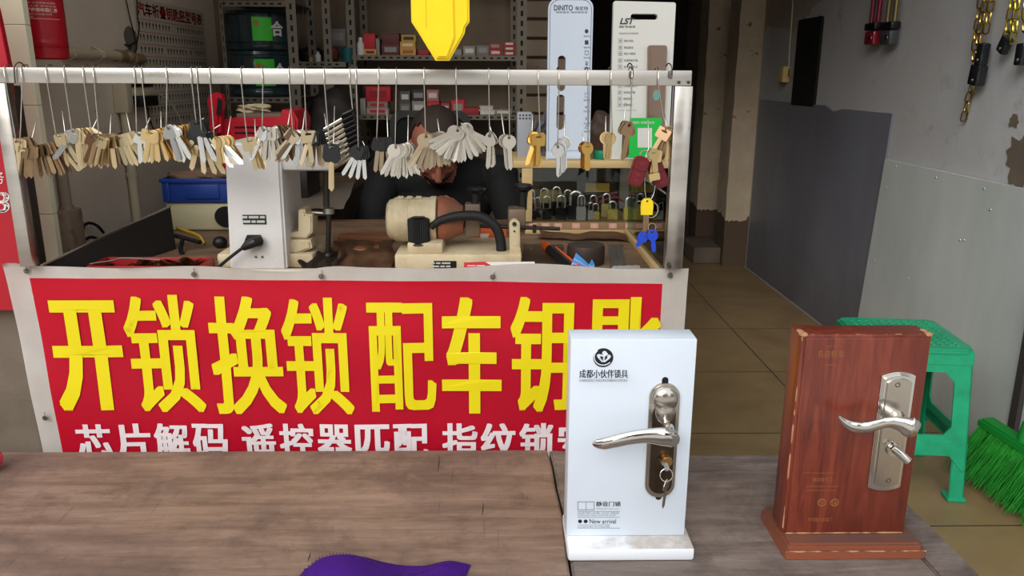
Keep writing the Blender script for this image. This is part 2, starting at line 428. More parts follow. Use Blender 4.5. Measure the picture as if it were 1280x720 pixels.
# view transform and exposure, then the soft sun from the street side
vs = bpy.context.scene.view_settings
vs.view_transform = 'Standard'; vs.look = 'None'; vs.gamma = 1; vs.use_curve_mapping = False; vs.exposure = .2
sun = bpy.data.lights.new('sun', 'SUN'); sun.energy = 1.7; sun.angle = math.radians(40); sun.color = (1, .95, .88)
so = bpy.data.objects.new('sun', sun); COL.objects.link(so)
so.rotation_euler = V((.36, .76, -.58)).to_track_quat('-Z', 'Y').to_euler()
# ================================================================== BENCH IN FRONT
def plankmat(name, c0, c1, c2, stain, loc):
    t = NT(name, .6); base_ = t.map((1, 1, 1), loc=loc)
    g = t.noise(2.6, vec=t.map((1.6, 16, 16), loc=loc, rot=(0, 0, .12)), detail=14, rough=.75, dist=.3)
    big_ = t.noise(3.2, vec=base_, detail=14, rough=.68, dist=.6); mid = t.noise(13, vec=base_, detail=12, rough=.75)
    c = t.ramp(g, [(.32, c0), (.5, c1), (.68, c2)])
    c = t.mix(t.ramp(big_, [(.46, 0.), (.62, .75)]), c, stain)
    c = t.mix(t.ramp(mid, [(.52, 0.), (.70, .55)]), c, (66, 52, 46))
    c = t.mix(t.ramp(mid, [(.30, .35), (.42, 0.)]), c, (168, 140, 122))
    cut = t.noise(7, vec=t.map((30, 1.2, 1), rot=(0, 0, .75), loc=loc), detail=3, rough=.5)
    msk = t.ramp(t.noise(2.2, vec=t.map((1, 1, 1), loc=(4, 2, 0))), [(.5, 0.), (.62, 1.)])
    c = t.mix(t.math('MULTIPLY', t.ramp(cut, [(.66, 0.), (.72, .8)]), msk), c, (52, 40, 35))
    t.color(c).bump(t.mix(.5, g, mid), .55, .003); t.rough(t.ramp(big_, [(.3, .5), (.7, .75)])); return t.m
M_PLANK = plankmat('weathered_plank', (100, 78, 66), (130, 106, 92), (152, 126, 110), (92, 72, 64), (0, 0, 0))
M_PLANK2 = plankmat('weathered_plank_grey', (88, 76, 70), (118, 104, 96), (144, 130, 120), (74, 64, 60), (3, 1, 0))
M_BLEG = mat('bench_leg_wood', (104, 84, 68), .8, noise=(8, (78, 62, 50), .3, .7))
bench = thing('wooden_bench', (-.30, 1.0, 0), 'low weathered brown plank bench under the two lock display boards', 'bench')
def plank(out, zt=.40, th=.038, m=None):
    mb = MB(); mb.prism([(p[0], p[1]) for p in out], th, ((0, 0, zt-th), (1, 0, 0), (0, 1, 0), (0, 0, 1)), bev=.003)
    return mb.build('plank', m or M_PLANK, bench)
sA = U(686, 568, z=.4); sB = U(701, 632, z=.4)
rg = random.Random(5)
seam = [(sA.x, 1.36), (sA.x+.004, 1.30), (sB.x-.003, 1.22), (sB.x+.002, 1.12), (sB.x, 1.0), (sB.x+.002, .52)]
plank([(-1.5, 1.36), (-1.5, .52)]+[(x-.0015, y) for x, y in seam[::-1]])
plank([(x+.0025, y) for x, y in seam]+[(.612, .52), (.616, .95), (.611, 1.10), (.613, 1.335), (.3, 1.338)][::1], .399, m=M_PLANK2)
plank([(.617, .52), (.678, .52), (.676, .8), (.679, 1.0), (.674, 1.17), (.677, 1.335), (.618, 1.335), (.616, 1.1), (.620, .95)], .396, m=M_PLANK2)
for x, y in ((-1.42, .6), (-1.42, 1.28), (.60, .6), (.60, 1.28)):
    MB().bb(x-.03, x+.03, y-.03, y+.03, 0, .358, .004).build('leg', M_BLEG, bench)
for y in (.6, 1.28): MB().bb(-1.39, .57, y-.012, y+.012, .30, .357, .003).build('apron', M_BLEG, bench)
M_CRACK = mat('crack_dark', (40, 32, 28), .9)
for (a, b_) in (((549, 568), (547, 590)), ((604, 628), (602, 645)), ((388, 690), (384, 702))):
    p = U(*a, z=.4003); q = U(*b_, z=.4003)
    MB().tube([p, (p+q)/2+V((.001, 0, 0)), q], [.0002, .0008, .0002], 6).build('crack', M_CRACK, bench)

# purple cloth at the near edge of the bench
def pfun(u, v):
    x = -.266+.232*u; y = .72+.282*v
    e = min(1, 9*u*(1-u)+.0)*min(1, (1-v)*9+.02)
    prof = .55+.45*math.exp(-((u-.22)/.22)**2)+.25*math.exp(-((u-.86)/.12)**2)-.1*math.exp(-((u-.6)/.15)**2)
    z = .402+max(0, e)**.6*(.027*prof+.003*math.sin(9*u+5*v)+.003*math.sin(17*v+3*u))
    y = .72+(y-.72)*(1-.05*abs(2*u-1)**6)
    return V((x+.012*math.sin(6*v), y+.01*math.sin(7*u), z))
mb = MB(); mb.grid(pfun, 60, 44, .003)
M_PUR = mat('purple_fabric', (96, 30, 168), .75, bump=.4, bscale=900, noise=(14, (82, 22, 150), .3, .7))
cloth = tag(mb.build('purple_cloth', M_PUR, smooth=60), 'bright purple folded fabric bag lying on the near edge of the bench', 'bag')
mb = MB()
for i in range(46):
    u = .04+.92*i/46; p = pfun(u, .90); q = pfun(u+.009, .90); mb.tube([p+V((0, 0, .0018)), q+V((0, 0, .0018))], .0007, 5)
mb.build('stitching', mat('purple_thread', (52, 12, 96), .8), cloth)
p = U(-1, 569, z=.43)
mb = MB(); mb.ball(p+V((-.020, 0, -.008)), (.022, .022, .022)); mb.ball(p+V((-.03, -.01, -.004)), (.018, .02, .022))
tag(mb.build('red_ball', mat('pink_red', (206, 60, 82), .6), smooth=60), 'small pinkish red round thing at the far left end of the bench', 'ball')

# ================================================================== STALL COUNTER
t = NT('worktop_wood', .6); n = t.noise(5, vec=t.map((1, 4, 1)), detail=12); c = t.ramp(n, [(.3, (96, 74, 56)), (.7, (146, 116, 88))])
c = t.mix(t.ramp(t.noise(9, detail=10), [(.5, 0.), (.7, .6)]), c, (60, 48, 40)); t.color(c)
ZC = .70
counter = thing('workbench', (-.25, 1.75, 0), 'dark wooden workbench behind the red banner carrying the key machines', 'workbench')
MB().bb(-.86, .345, 1.44, 2.12, ZC-.03, ZC, .003).build('worktop', MC['worktop_wood'], counter)
MB().bb(-.86, .345, 1.4215, 1.438, .60, .728, .002).build('apron', mat('pale_board', (196, 186, 170), .6), counter)
MB().bb(.322, .3448, 1.43, 2.1, .12, ZC-.031, .002).build('side_panel', mat('side_white', (202, 196, 184), .5), counter)
MB().bb(-.86, -.84, 1.44, 2.1, .12, ZC-.031, .002).build('side_panel', MC['side_white'], counter)
MB().bb(-.839, .32, 1.9, 1.92, .12, ZC-.031).build('back_panel', MC['worktop_wood'], counter)
for x in (-.82, .30):
    for y in (1.47, 2.06): MB().bb(x-.018, x+.018, y-.018, y+.018, 0, ZC-.031, .002).build('leg', M_BLEG, counter)

# ---- banner
LB = -.8845
def wave(x, z): return .0022*math.sin(11*x+3*z)+.0016*math.sin(23*x-7*z+1)+.0012*math.sin(31*z+5*x)
YB = 1.418
def bpos(u, v):
    """u across in metres from the left edge line, v = height"""
    return V((u, YB-.004+wave(u, v), v))
cols = [LB]; rL = U(39, 350, Y=YB).x; rR = U(827, 357, Y=YB).x; RB = U(859, 338, Y=YB).x
def spread(a, b, n): return [a+(b-a)*i/n for i in range(1, n+1)]
us = [LB]+spread(LB, rL, 4)+spread(rL, rR, 90)+spread(rR, RB, 4)
vs_ = [.732]+spread(.732, .705, 4)+spread(.705, .17, 44)+spread(.17, .135, 3)
mb = MB(); g = []
def bann(x, z):
    k = (.732-z)/.6
    xl = x+.028*k*max(0, (rL+.15-x)/(.15+rL-LB)) if x < rL+.15 else x
    top = 0
    if z > .7049:
        f = (z-.705)/.027
        top = f*(.0045*math.sin(9*x+1)+.003*math.sin(21*x)+(.010*math.exp(-((x-LB-.012)/.03)**2))+.007*math.exp(-((x+.30)/.05)**2)-.004*math.exp(-((x+.55)/.2)**2))
    rt = (rR-rL) and (.012*(1-(x-rL)/(rR-rL))*(1-min(1, (.732-z)/.3)) if z < .728 else .004)
    y = YB-.004+wave(x, z)
    if z > .70: y -= .004*((z-.70)/.03)
    return V((xl, y, z+top+(rt if z > .69 else rt)))
for z in vs_: g.append([mb.bm.verts.new(bann(x, z)) for x in us])
for j in range(len(vs_)-1):
    for i in range(len(us)-1):
        f = mb.bm.faces.new((g[j][i], g[j+1][i], g[j+1][i+1], g[j][i+1]))
        f.material_index = 1 if (4 <= i < 94 and 4 <= j < 48) else 0
t = NT('vinyl_white', .45); c = t.ramp(t.noise(7, detail=10), [(.35, (240, 236, 230)), (.75, (222, 212, 202))]); t.color(c)
c = None
t = NT('vinyl_red', .38); c = t.ramp(t.noise(3, detail=6), [(.3, (238, 24, 58)), (.7, (230, 20, 52))]); t.color(c)
wv = t.math('SINE', t.math('MULTIPLY', t.sep()[2], 2200)); t.bump(wv, .06, .0004)
bmesh.ops.solidify(mb.bm, geom=mb.bm.faces[:], thickness=-.0008)
banner = tag(mb.build('banner', [MC['vinyl_white'], MC['vinyl_red']], smooth=60), 'red vinyl banner with yellow Chinese lettering hung across the front of the workbench', 'banner')
BP = PL((0, YB, 0), (1, 0, 0), (0, 0, 1))
def onb(p): q = bann(p.x, p.z); return V((q.x, q.y-.0022, q.z))
def onb2(p):
    return V((p.x, YB-.004+wave(p.x, p.z)-.0024, p.z))
YEL = mat('vinyl_yellow', (226, 208, 14), .4); WHT = mat('vinyl_letter_white', (226, 214, 216), .45)
big = [('开', 69, 155, 374, 511), ('锁', 160, 253, 368, 514), ('换', 264, 355, 369, 516), ('锁', 355, 441, 371, 516),
       ('配', 461, 545, 377, 512), ('车', 552, 627, 371, 516), ('钥', 638, 716, 370, 514), ('匙', 732, 826, 370, 514)]
SH = {'锁': .055, '配': .05, '换': .06, '钥': .075, '匙': .07, '开': .11, '车': .11}
for ch, x0, x1, y0, y1 in big:
    mb = MB(); a = BP.at(x0, 440); b = BP.at(x1, 440); zt = BP.at((x0+x1)/2, y0).z; zb = BP.at((x0+x1)/2, y1).z
    put(mb, ch, (V((a.x, YB, zb)), V((b.x, YB, zb)), V((a.x, YB, zt)), V((b.x, YB, zt))), shifts=[q_*SH.get(ch, .085) for q_ in (0, .25, .5, .75, 1)], ysh=(0, SH.get(ch, .085)*.2), fn=onb2)
    mb.build('lettering', YEL, banner, smooth=0)
rows = [('芯片解码', 96, 288), ('遥控器匹配', 301, 538), ('指纹锁安装', 551, 791)]
for s, x0, x1 in rows:
    n = len(s)
    for i, ch in enumerate(s):
        w_ = (x1-x0)/n; xa = x0+i*w_+2; xb = x0+(i+1)*w_-2
        mb = MB(); a = BP.at(xa, 550); b = BP.at(xb, 550); zt = BP.at(xa, 528).z; zb = BP.at(xa, 573).z
        put(mb, ch, (V((a.x, YB, zb)), V((b.x, YB, zb)), V((a.x, YB, zt)), V((b.x, YB, zt))), shifts=(0, .024, .048, .07), ysh=(0, .03), fn=onb2)
        mb.build('lettering', WHT, banner, smooth=0)
M_ZN = mat('zinc', (150, 146, 140), .35, 1)
for px, py in ((37, 337), (244, 342), (403, 344), (616, 345), (836, 342), (61, 519)):
    p = BP.at(px, py); y = YB-.010+wave(p.x, p.z)
    mb = MB(); mb.tube([V((p.x+.004*math.cos(a_), y, p.z+.004*math.sin(a_))) for a_ in [2*PI*i/16 for i in range(16)]], .0013, 6, closed=True)
    mb.cyl((p.x, y+.002, p.z), (p.x, y-.002, p.z), .0022); mb.tube([(p.x, y-.002, p.z), (p.x+.003, y-.004, p.z+.006), (p.x+.001, y-.001, p.z+.012)], .0009, 6)
    mb.build('eyelet', M_ZN, banner)

# ---- metal frame above the counter
t = NT('brushed_steel', .28); t.b.inputs['Metallic'].default_value = 1
c = t.ramp(t.noise(6, vec=t.map((1, 1, 6)), detail=10), [(.3, (214, 208, 200)), (.7, (190, 186, 180))]); t.color(c)
t.rough(t.ramp(t.noise(9, vec=t.map((.6, 3, 3)), detail=10), [(.3, .22), (.7, .42)]))
ft = thing('key_rack', (-.26, 1.40, .70), 'shiny square steel tube frame standing on the workbench with key hooks on its rail', 'frame')
zr1 = U(400, 86, Y=1.389).z; zr0 = U(400, 105.5, Y=1.389).z
MB().bb(-1.02, U(865, 95, Y=1.389).x, 1.389, 1.413, zr0, zr1, .0012).build('top_rail', MC['brushed_steel'], ft)
xa = U(832, 333, Y=1.389).x; xb = U(851, 333, Y=1.389).x
MB().bb(xa, xb+.003, 1.3895, 1.4125, .738, zr0-.0005, .0012).build('post', MC['brushed_steel'], ft)
xa = U(24, 330, Y=1.389).x; xb = U(40, 330, Y=1.389).x
MB().bb(xa, xb, 1.3895, 1.4125, .742, zr0-.0005, .0012).build('post', MC['brushed_steel'], ft)
xa = U(38, 300, Y=1.56).x; xb = U(50, 300, Y=1.56).x
MB().bb(xa, xb, 1.55, 1.572, ZC, 1.05, .0012).build('rear_post', mat('dull_steel', (84, 76, 70), .5, .6), ft)
MB().bb(xa+.002, xb-.002, 1.414, 1.549, 1.03, 1.05, .001).build('side_rail', MC['dull_steel'], ft)
for px in (849, 861):
    p = U(px, 103, Y=1.388); MB().cyl(p, p+V((0, -.0025, 0)), .0028, .002, 12).build('bolt', mat('bolt_dark', (80, 70, 62), .5, .8), ft)
p = U(837, 333, Y=1.386); MB().cyl(p+V((0, .0, .0)), p+V((0, -.003, 0)), .004, .003, 12).build('bolt', MC['bolt_dark'], ft)

# ---- red roadside board at the far left
mb = MB(); o = V((-.98, 1.45, .64)); 
sb = thing('red_sign', (-1.0, 1.47, .64), 'tall red sign board with a white number behind the left post', 'sign')
s1 = U(11, 84, Y=1.463); s2 = U(0, 30, Y=1.463)
mb.prism([(-.35, 0), (.088, 0), (.098, .06), (s1.x+.98, s1.z-.64), (s2.x+.98, s2.z-.64), (s2.x+.96, .75), (-.35, .75)], .012, ((-.98, 1.475, .64), (1, 0, 0), (0, 0, 1), (0, -1, 0)), bev=.001)
mb.build('board', mat('sign_red', (168, 18, 36), .4), sb)  # red lowered to carry the shade the sign stands in
SP = PL((0, 1.4628, 0), (1, 0, 0), (0, 0, 1))
mb = MB(); putpx(mb, '3', SP, -6, 12, 240, 266, shifts=(0, .03, .06)); putpx(mb, '务', SP, -10, 5, 214, 230)
mb.build('lettering', mat('sign_white', (225, 215, 210), .5), sb, smooth=0)

# ================================================================== LOCK DISPLAYS
CHR = mat('satin_chrome', (212, 208, 202), .11, 1); CHR2 = mat('satin_nickel', (176, 168, 156), .22, 1, noise=(9, (196, 190, 180), .3, .7))
BLK = mat('black_plastic', (22, 22, 23), .4); SLOT = mat('slot_black', (8, 8, 8), .8)
STEEL = mat('wire_steel', (205, 200, 190), .25, 1)
def key_mb(kind):
    """a key hanging from its hole at the origin, blade down"""
    mb = MB(); F = ((0, .001, 0), (1, 0, 0), (0, 0, 1), (0, -1, 0)); th = .0018
    if kind == 'round':
        o = []
        for i in range(25):
            a = math.radians(-62+304*i/24); o.append((.0115*math.cos(a), -.007+.0115*math.sin(a)))
        o = [(q if abs(q[0]) > 0 else q) for q in o]
        o += [(-.0034, -.0195), (-.0034, -.050), (0, -.055), (.0034, -.050), (.0034, -.0195)]
        mb.prism(o, th, F, holes=[circ(0, -.0005, .0027, 10)])
        mb.bb(-.0016, .0016, -.0013, .0013+.0003, -.046, -.020)
    elif kind == 'smile':
        o = []
        for i in range(25):
            a = math.radians(-60+300*i/24); o.append((.0112*math.cos(a), -.0075+.0108*math.sin(a)))
        o += [(-.0055, -.018), (-.0055, -.040), (-.003, -.044), (.003, -.044), (.0055, -.040), (.0055, -.018)]
        slit = [(-.006, -.0055)]+[(.006*math.cos(math.radians(a)), -.0055+.0035*math.sin(math.radians(a))) for a in range(200, 345, 24)]+[(.006, -.0055), (0, -.0062)]
        mb.prism(o, th, F, holes=[[(-.0055, -.003), (-.003, -.0052), (0, -.006), (.003, -.0052), (.0055, -.003), (.003, -.0035), (0, -.004), (-.003, -.0035)]])
        mb.bb(-.002, .002, -.0013, .0016, -.041, -.018)
    elif kind == 'square':
        o = rrect(-.0125, .0125, -.017, .0035, .003, 3)
        mb.prism(o, th, F, holes=[rrect(-.0055, .0055, -.004, -.0005, .0016, 3)])
        mb.prism([(-.0037, -.0165), (.0037, -.0165), (.0037, -.048), (0, -.053), (-.0037, -.048)][::-1], th, F)
        mb.bb(-.0017, .0017, -.0013, .0016, -.047, -.018)
    elif kind == 'clover':
        o = []
        for i in range(36):
            a = math.radians(-66+312*i/35); r = .0112+.0016*math.cos(3*(a-PI/2)); o.append((r*math.cos(a), -.0075+r*math.sin(a)))
        o += [(-.0034, -.0185), (-.0038, -.024), (-.0038, -.052), (-.001, -.057), (.0038, -.052), (.0038, -.024), (.0034, -.0185)]
        mb.prism(o, th, F, holes=[circ(0, -.001, .003, 10)])
        for k in range(6): mb.bb(.003, .0048, -.0007, .0009, -.050+.0045*k, -.0475+.0045*k)
        mb.bb(-.0034, .0, -.0013, .0016, -.050, -.022)
    elif kind == 'blade':   # steel blade of a plastic-headed key
        mb.prism([(-.0038, -.018), (.0038, -.018), (.0038, -.056), (.001, -.061), (-.0038, -.057)][::-1], th, F)
        mb.bb(-.0015, .0015, -.0013, .0016, -.054, -.020)
    elif kind == 'head':
        mb.prism([(-.013, -.015), (-.0105, .002), (-.008, .0045), (.008, .0045), (.0105, .002), (.013, -.015), (.009, -.021), (-.009, -.021)][::-1], .0024, ((0, .0012, 0), (1, 0, 0), (0, 0, 1), (0, -1, 0)), holes=[rrect(-.004, .004, -.002, .001, .001, 2)])
    return mb

LT = .0
def board_common(): pass
# --- white display
WD = thing('lock_display_board', (.19, 1.06, .40), 'white lock display board on white base with lever handle and key ring', 'lock display', 'lock display boards on the bench')
WM = mat('white_laminate', (208, 217, 228), .35, noise=(5, (202, 211, 222), .4, .8)); 
t = NT('white_dirty', .45); n = t.noise(14, detail=10)
up = t.N.new('ShaderNodeNewGeometry'); nz = t.sep(up.outputs['Normal'])[2]
c = t.mix(t.math('MULTIPLY', t.ramp(n, [(.42, 0.), (.62, .8)]), t.math('GREATER_THAN', nz, .6)), (226, 230, 236), (164, 150, 136)); t.color(c)
yF = 1.037; xl = U(708, 660, Y=yF).x; xr = U(856, 660, Y=yF).x; zt = U(788, 424, Y=yF).z
MB().bb(xl, xr, yF, yF+.045, .4205, zt, .0015).build('board', WM, WD)
fl = U(711, 704, z=.40); fr = U(866, 699, z=.40)
MB().bb(fl.x-.001, fr.x+.001, 1.004, 1.104, .40, .42, .004).build('base', t.m, WD)
WP = PL((0, yF, 0), (1, 0, 0), (0, 0, 1))
mb = MB(); p0 = WP.ab(811, 500)[0]; p1 = WP.ab(849, 500)[0]; b1 = WP.ab(830, 478)[1]; b0 = WP.ab(830, 620)[1]
FW = (WP.o, WP.a, WP.b, WP.n)
xm = (p0+p1)/2; wd = (p1-p0)/2
mb.prism(rrect(xm-.0045, xm+.0045, b0-.006, b1+.008, .0044), .0004, FW); mb.build('lock_slot', SLOT, WD)
mb = MB(); mb.prism(rrect(p0, p1, b0, b1, wd*.98, 9), .006, FW, bev=.002)
mb.build('lock_plate', CHR2, WD)
mb = MB(); mb.prism(rrect(p0+.005, p1-.005, b0+.008, b1-.03, wd*.7, 8), .0015, FW, off=.0058); mb.build('plate_inlay', mat('bronze_dark', (92, 80, 68), .3, 1), WD)
# domed upper part of the plate
mb = MB(); c0 = WP.ab(831, 497)
mb.ball(WP.pt(c0[0], c0[1], .006), (wd*.88, .009, .0185)); mb.ball(WP.pt(c0[0], c0[1]-.018, .006), (wd*.7, .009, .02))
mb.build('plate_dome', CHR2, WD)
hub = WP.ab(838, 545); hb = WP.pt(hub[0], hub[1], 0)
mb = MB(); q = WP.at(833, 536, .006); q2 = WP.at(838, 547, .036)
mb.tube([q+V((0, .002, .004)), q+V((0, -.012, .002)), q2+V((-.002, .012, 0)), q2], [.0105, .0085, .008, .011], 20, up=(0, 0, 1))
mb.build('handle_neck', CHR, WD)
cl = [(842, 549), (828, 546), (808, 545), (788, 547.5), (768, 552), (754, 555), (744, 554), (741.5, 552.5)]
rp = [10, 11, 8.5, 8, 7.6, 7.2, 4.5, 1.2]; of = [.040, .043, .045, .045, .043, .040, .037, .036]
pts = [WP.at(x, y, o) for (x, y), o in zip(cl, of)]; sp = smooth_path(pts, 6)
mb = MB(); mb.tube(sp, [r*.00124 for r in lerp_list(rp, len(sp))], 20, flat=.56, up=(0, 1, 0)); mb.build('handle', CHR, WD, smooth=60)
e = WP.at(841, 550, .046); mb = MB(); mb.cyl(e+V((0, .003, 0)), e+V((0, -.002, 0)), .0105, .009, 24, bev=.001).build('handle_cap', CHR, WD)
cy = WP.at(832, 573, .007); mb = MB(); mb.cyl(cy, cy+V((0, -.012, 0)), .0085, .0075, 24, bev=.001).build('cylinder', mat('brass_core', (196, 158, 104), .3, 1), WD)
PR = mat('print_black', (24, 24, 28), .5); PG = mat('print_grey', (120, 124, 130), .5)
mb = MB(); ce = WP.ab(754, 447); R_ = .0138
mb.prism(circ(ce[0], ce[1], R_, 32), .0003, FW, off=.0003); mb.build('logo', PR, WD, smooth=0)
mb = MB()
for i, (dx, dy, r) in enumerate(((.0015, .0068, .0032), (-.0062, .0030, .0026), (.0078, .0018, .0026))): mb.prism(circ(ce[0]+dx, ce[1]+dy, r, 14), .0002, FW, off=.0007)
for (x0_, y0_, x1_, y1_) in ((.0005, -.006, .0012, .004), (-.001, -.006, -.0065, .001), (.0015, -.006, .008, -.0002), (.001, .002, .006, .006), (.0005, .002, -.004, .004)):
    mb.tube([WP.pt(ce[0]+x0_, ce[1]+y0_, .0006), WP.pt(ce[0]+x1_, ce[1]+y1_, .0006)], [.0011, .0016], 6)
mb.tube([WP.pt(ce[0]+.0125*math.cos(a), ce[1]+.012*math.sin(a)+.0012, .0004) for a in [math.radians(130+ i*10) for i in range(20)]], [.0009]*20, 6)
mb.build('logo_figures', WM, WD, smooth=0)
mb = MB(); putpx(mb, '成都小伙伴锁具', WP, 724, 785, 462, 472.5, off=.02, shifts=(0, .03, .06)); mb.build('lettering', PR, WD, smooth=0)
mb = MB(); putpx(mb, '静音门锁', WP, 745, 776, 627, 633, shifts=(0, .03)); putpx(mb, 'New arrival', WP, 737, 770, 649, 654.5)
for x in (725, 732): mb.prism(circ(*WP.ab(x, 651.5), .0029, 16), .0003, FW, off=.0003)
mb.build('lettering', PR, WD, smooth=0)
mb = MB(); putpx(mb, 'CHENGDU XIAOHUOBAN LOCKS', WP, 724, 784, 474, 477); mb.build('lettering', PG, WD, smooth=0)
mb = MB(); putpx(mb, 'Ming yin men suo', WP, 746, 774, 635, 637); putpx(mb, 'MORTISE LEVER LOCK SERIES', WP, 722, 774, 640.5, 642.5)
putpx(mb, 'STAINLESS STEEL MORTISE LEVER', WP, 722, 770, 643.5, 645); putpx(mb, 'CHENGDU LOCKS HARDWARE', WP, 722, 762, 655.5, 657); putpx(mb, '0123456789 0123456789', WP, 722, 762, 657.8, 659.3)
for y in (639, 646.5, 660): rectpx(mb, WP, 722, 775, y, y+.5)
framepx(mb, WP, 722, 743, 627, 637.5); rectpx(mb, WP, 732.3, 732.8, 627, 637)
mb.build('lettering', PG, WD, smooth=0)
# keys in the white board's lock
p = WP.at(833, 577, .021); M = Matrix.Translation(p+V((0, -.012, .004)))
kmb = key_mb('clover'); kmb.xf(Matrix.Rotation(PI/2, 4, 'Z') @ Matrix.Rotation(-PI/2, 4, 'Y') @ Matrix.Scale(.55, 4)); kmb.xf(Matrix.Translation(WP.at(834, 583, .030)+V((0, -.006, 0))) @ Matrix.Rotation(.3, 4, 'Z'))
kmb.bb(0, .0001, 0, .0001, 0, .0001, M=Matrix.Translation(WP.at(834, 583, .030)))
tag(kmb.build('key', CHR2), 'small silver key pushed into the lock of the white display board', 'key')
rc = WP.at(833, 594, .030); mb = MB(); mb.tube([rc+V((.0088*math.cos(a), .002*math.sin(a), .0088*math.sin(a))) for a in [2*PI*i/28 for i in range(28)]], .0008, 8, closed=True)
tag(mb.build('key_ring', STEEL), 'thin split ring hanging from the key in the white display board', 'ring')
kmb = key_mb('clover'); kmb.xf(Matrix.Translation(rc+V((.001, -.0015, -.0085))) @ Matrix.Rotation(.08, 4, 'Y') @ Matrix.Rotation(.9, 4, 'Z') @ Matrix.Scale(.74, 4))
tag(kmb.build('key', CHR2), 'silver key hanging from the split ring on the white display board', 'key')

# --- brown display
BD = thing('lock_display_board', (.51, 1.06, .40), 'reddish brown wood-grain lock display board with worn edges and wavy lever handle', 'lock display', 'lock display boards on the bench')
BD['group'] = 'lock display boards on the bench'
t = NT('mahogany_grain', .33); v = t.map((9, 9, .9)); n = t.noise(6, vec=v, detail=12, rough=.7, dist=1.2); n2 = t.noise(3, vec=t.map((4, 4, 1)), detail=6)
c = t.ramp(n, [(.25, (58, 24, 18)), (.5, (112, 48, 34)), (.75, (142, 68, 48))]); c = t.mix(t.ramp(n2, [(.4, 0.), (.7, .6)]), c, (78, 32, 24)); t.color(c)
t = NT('mahogany_dusty', .5); n = t.noise(9, detail=10); up = t.N.new('ShaderNodeNewGeometry'); nz = t.sep(up.outputs['Normal'])[2]
c = t.mix(t.math('MULTIPLY', t.ramp(n, [(.3, .35), (.65, .85)]), t.math('GREATER_THAN', nz, .8)), (134, 72, 48), (82, 66, 62)); t.color(c)
WEAR = mat('worn_board', (176, 134, 98), .8, noise=(40, (146, 98, 66), .4, .7))
yF2 = 1.036; BPn = PL((0, yF2, 0), (1, 0, 0), (0, 0, 1)); FB = (BPn.o, BPn.a, BPn.b, BPn.n)
xl = U(978, 668, Y=yF2).x; xr = U(1131, 668, Y=yF2).x; ztb = U(1075, 416, Y=yF2).z
MB().bb(xl, xr, yF2+.003, yF2+.047, .4225, ztb-.003, .003).build('board', MC['mahogany_grain'], BD)
MB().bb(xl+.005, xr-.002, yF2, yF2+.006, .4235, ztb-.007, .0025).build('front_panel', MC['mahogany_grain'], BD)
mb = MB(); out = rrect(.414, .618, 1.006, 1.122, .005, 4); mb.prism(out, .012, ((0, 0, .40), (1, 0, 0), (0, 1, 0), (0, 0, 1)))
mb.prism(rrect(.418, .614, 1.010, 1.120, .005, 4), .010, ((0, 0, .412), (1, 0, 0), (0, 1, 0), (0, 0, 1)), bev=.003)
mb.build('base', MC['mahogany_dusty'], BD)
rgw = random.Random(9)
def wear_strip(a, b, r, n=26):
    mb = MB(); pts = [V(a)+(V(b)-V(a))*i/n for i in range(n+1)]
    mb.tube(pts, [r*rgw.choice([.3, .5, .8, 1, 1.2]) for _ in pts], 6); mb.build('worn_edge', WEAR, BD)
wear_strip((xl+.0015, yF2+.0045, .43), (xl+.0015, yF2+.0045, ztb-.006), .0012)
wear_strip((xl+.003, yF2+.005, ztb-.0045), (xr-.003, yF2+.005, ztb-.0045), .0013)
wear_strip((xr-.0015, yF2+.0045, .43), (xr-.0015, yF2+.0045, ztb-.006), .001)
wear_strip((.414, 1.007, .4115), (.618, 1.007, .4115), .0011)
for x, s in ((xl+.004, 1), (xr-.004, 1)):
    for y in (yF2+.008, ): mb = MB(); mb.ball((x, y, ztb-.0048), (.0062, .007, .0035)); mb.ball((x, y+.012, ztb-.0042), (.005, .008, .0025)); mb.build('worn_corner', WEAR, BD)
wear_strip((xl+.004, yF2+.0005, .4235), (xr-.004, yF2+.0005, .4235), .0013)
# plate
aL = BPn.ab(1100, 480)[0]; aR = BPn.ab(1142, 480)[0]; bT = BPn.ab(1121, 464)[1]; bB = BPn.ab(1111, 612)[1]
def arched(a0, a1, b0, b1, h=.006, s=.012, n=14):
    out = []
    for i in range(n+1):
        t_ = i/n; out.append((a0+(a1-a0)*t_, b0+h-(h)*math.sin(PI*t_)**.8))
    for i in range(n+1):
        t_ = i/n; out.append((a1+(a0-a1)*t_, b1-h+h*math.sin(PI*t_)**.8))
    return out
mb = MB(); mb.prism(arched(aL, aR, bB, bT), .004, FB, bev=.0012); mb.prism(arched(aL+.0022, aR-.0022, bB+.003, bT-.003), .003, FB, off=.0035, bev=.0012)
mb.build('lock_plate', CHR, BD)
mb = MB(); mb.prism(arched(aL+.006, aR-.006, bB+.008, bT-.008), .0022, FB, off=.0062, bev=.001); mb.build('plate_inlay', CHR2, BD)
for px, py in ((1122, 481), (1110.5, 600.5)):
    p = BPn.at(px, py, .008); mb = MB(); mb.tube([p+V((.003*math.cos(a), 0, .003*math.sin(a))) for a in [2*PI*i/16 for i in range(16)]], .0009, 6, closed=True); mb.cyl(p+V((0, .001, 0)), p+V((0, -.0003, 0)), .0026, .0026, 12)
    mb.build('screw', mat('screw_brown', (120, 92, 66), .4, 1), BD)
n0 = BPn.at(1120, 522, .006)
mb = MB(); e = BPn.at(1126, 530, .036); mb.tube([n0, n0+V((0, -.010, 0)), e], [.0125, .0105, .0085], 20, up=(0, 0, 1)); mb.build('handle_neck', CHR, BD)
cl = [(1149, 536), (1146, 535), (1138, 534.5), (1127, 530), (1112, 528), (1097, 531), (1082, 534.5), (1068, 533.5), (1058, 529), (1048.5, 520.5)]
rp = [2, 9, 12, 8.6, 6, 6, 6.6, 6.6, 4.6, 1.2]
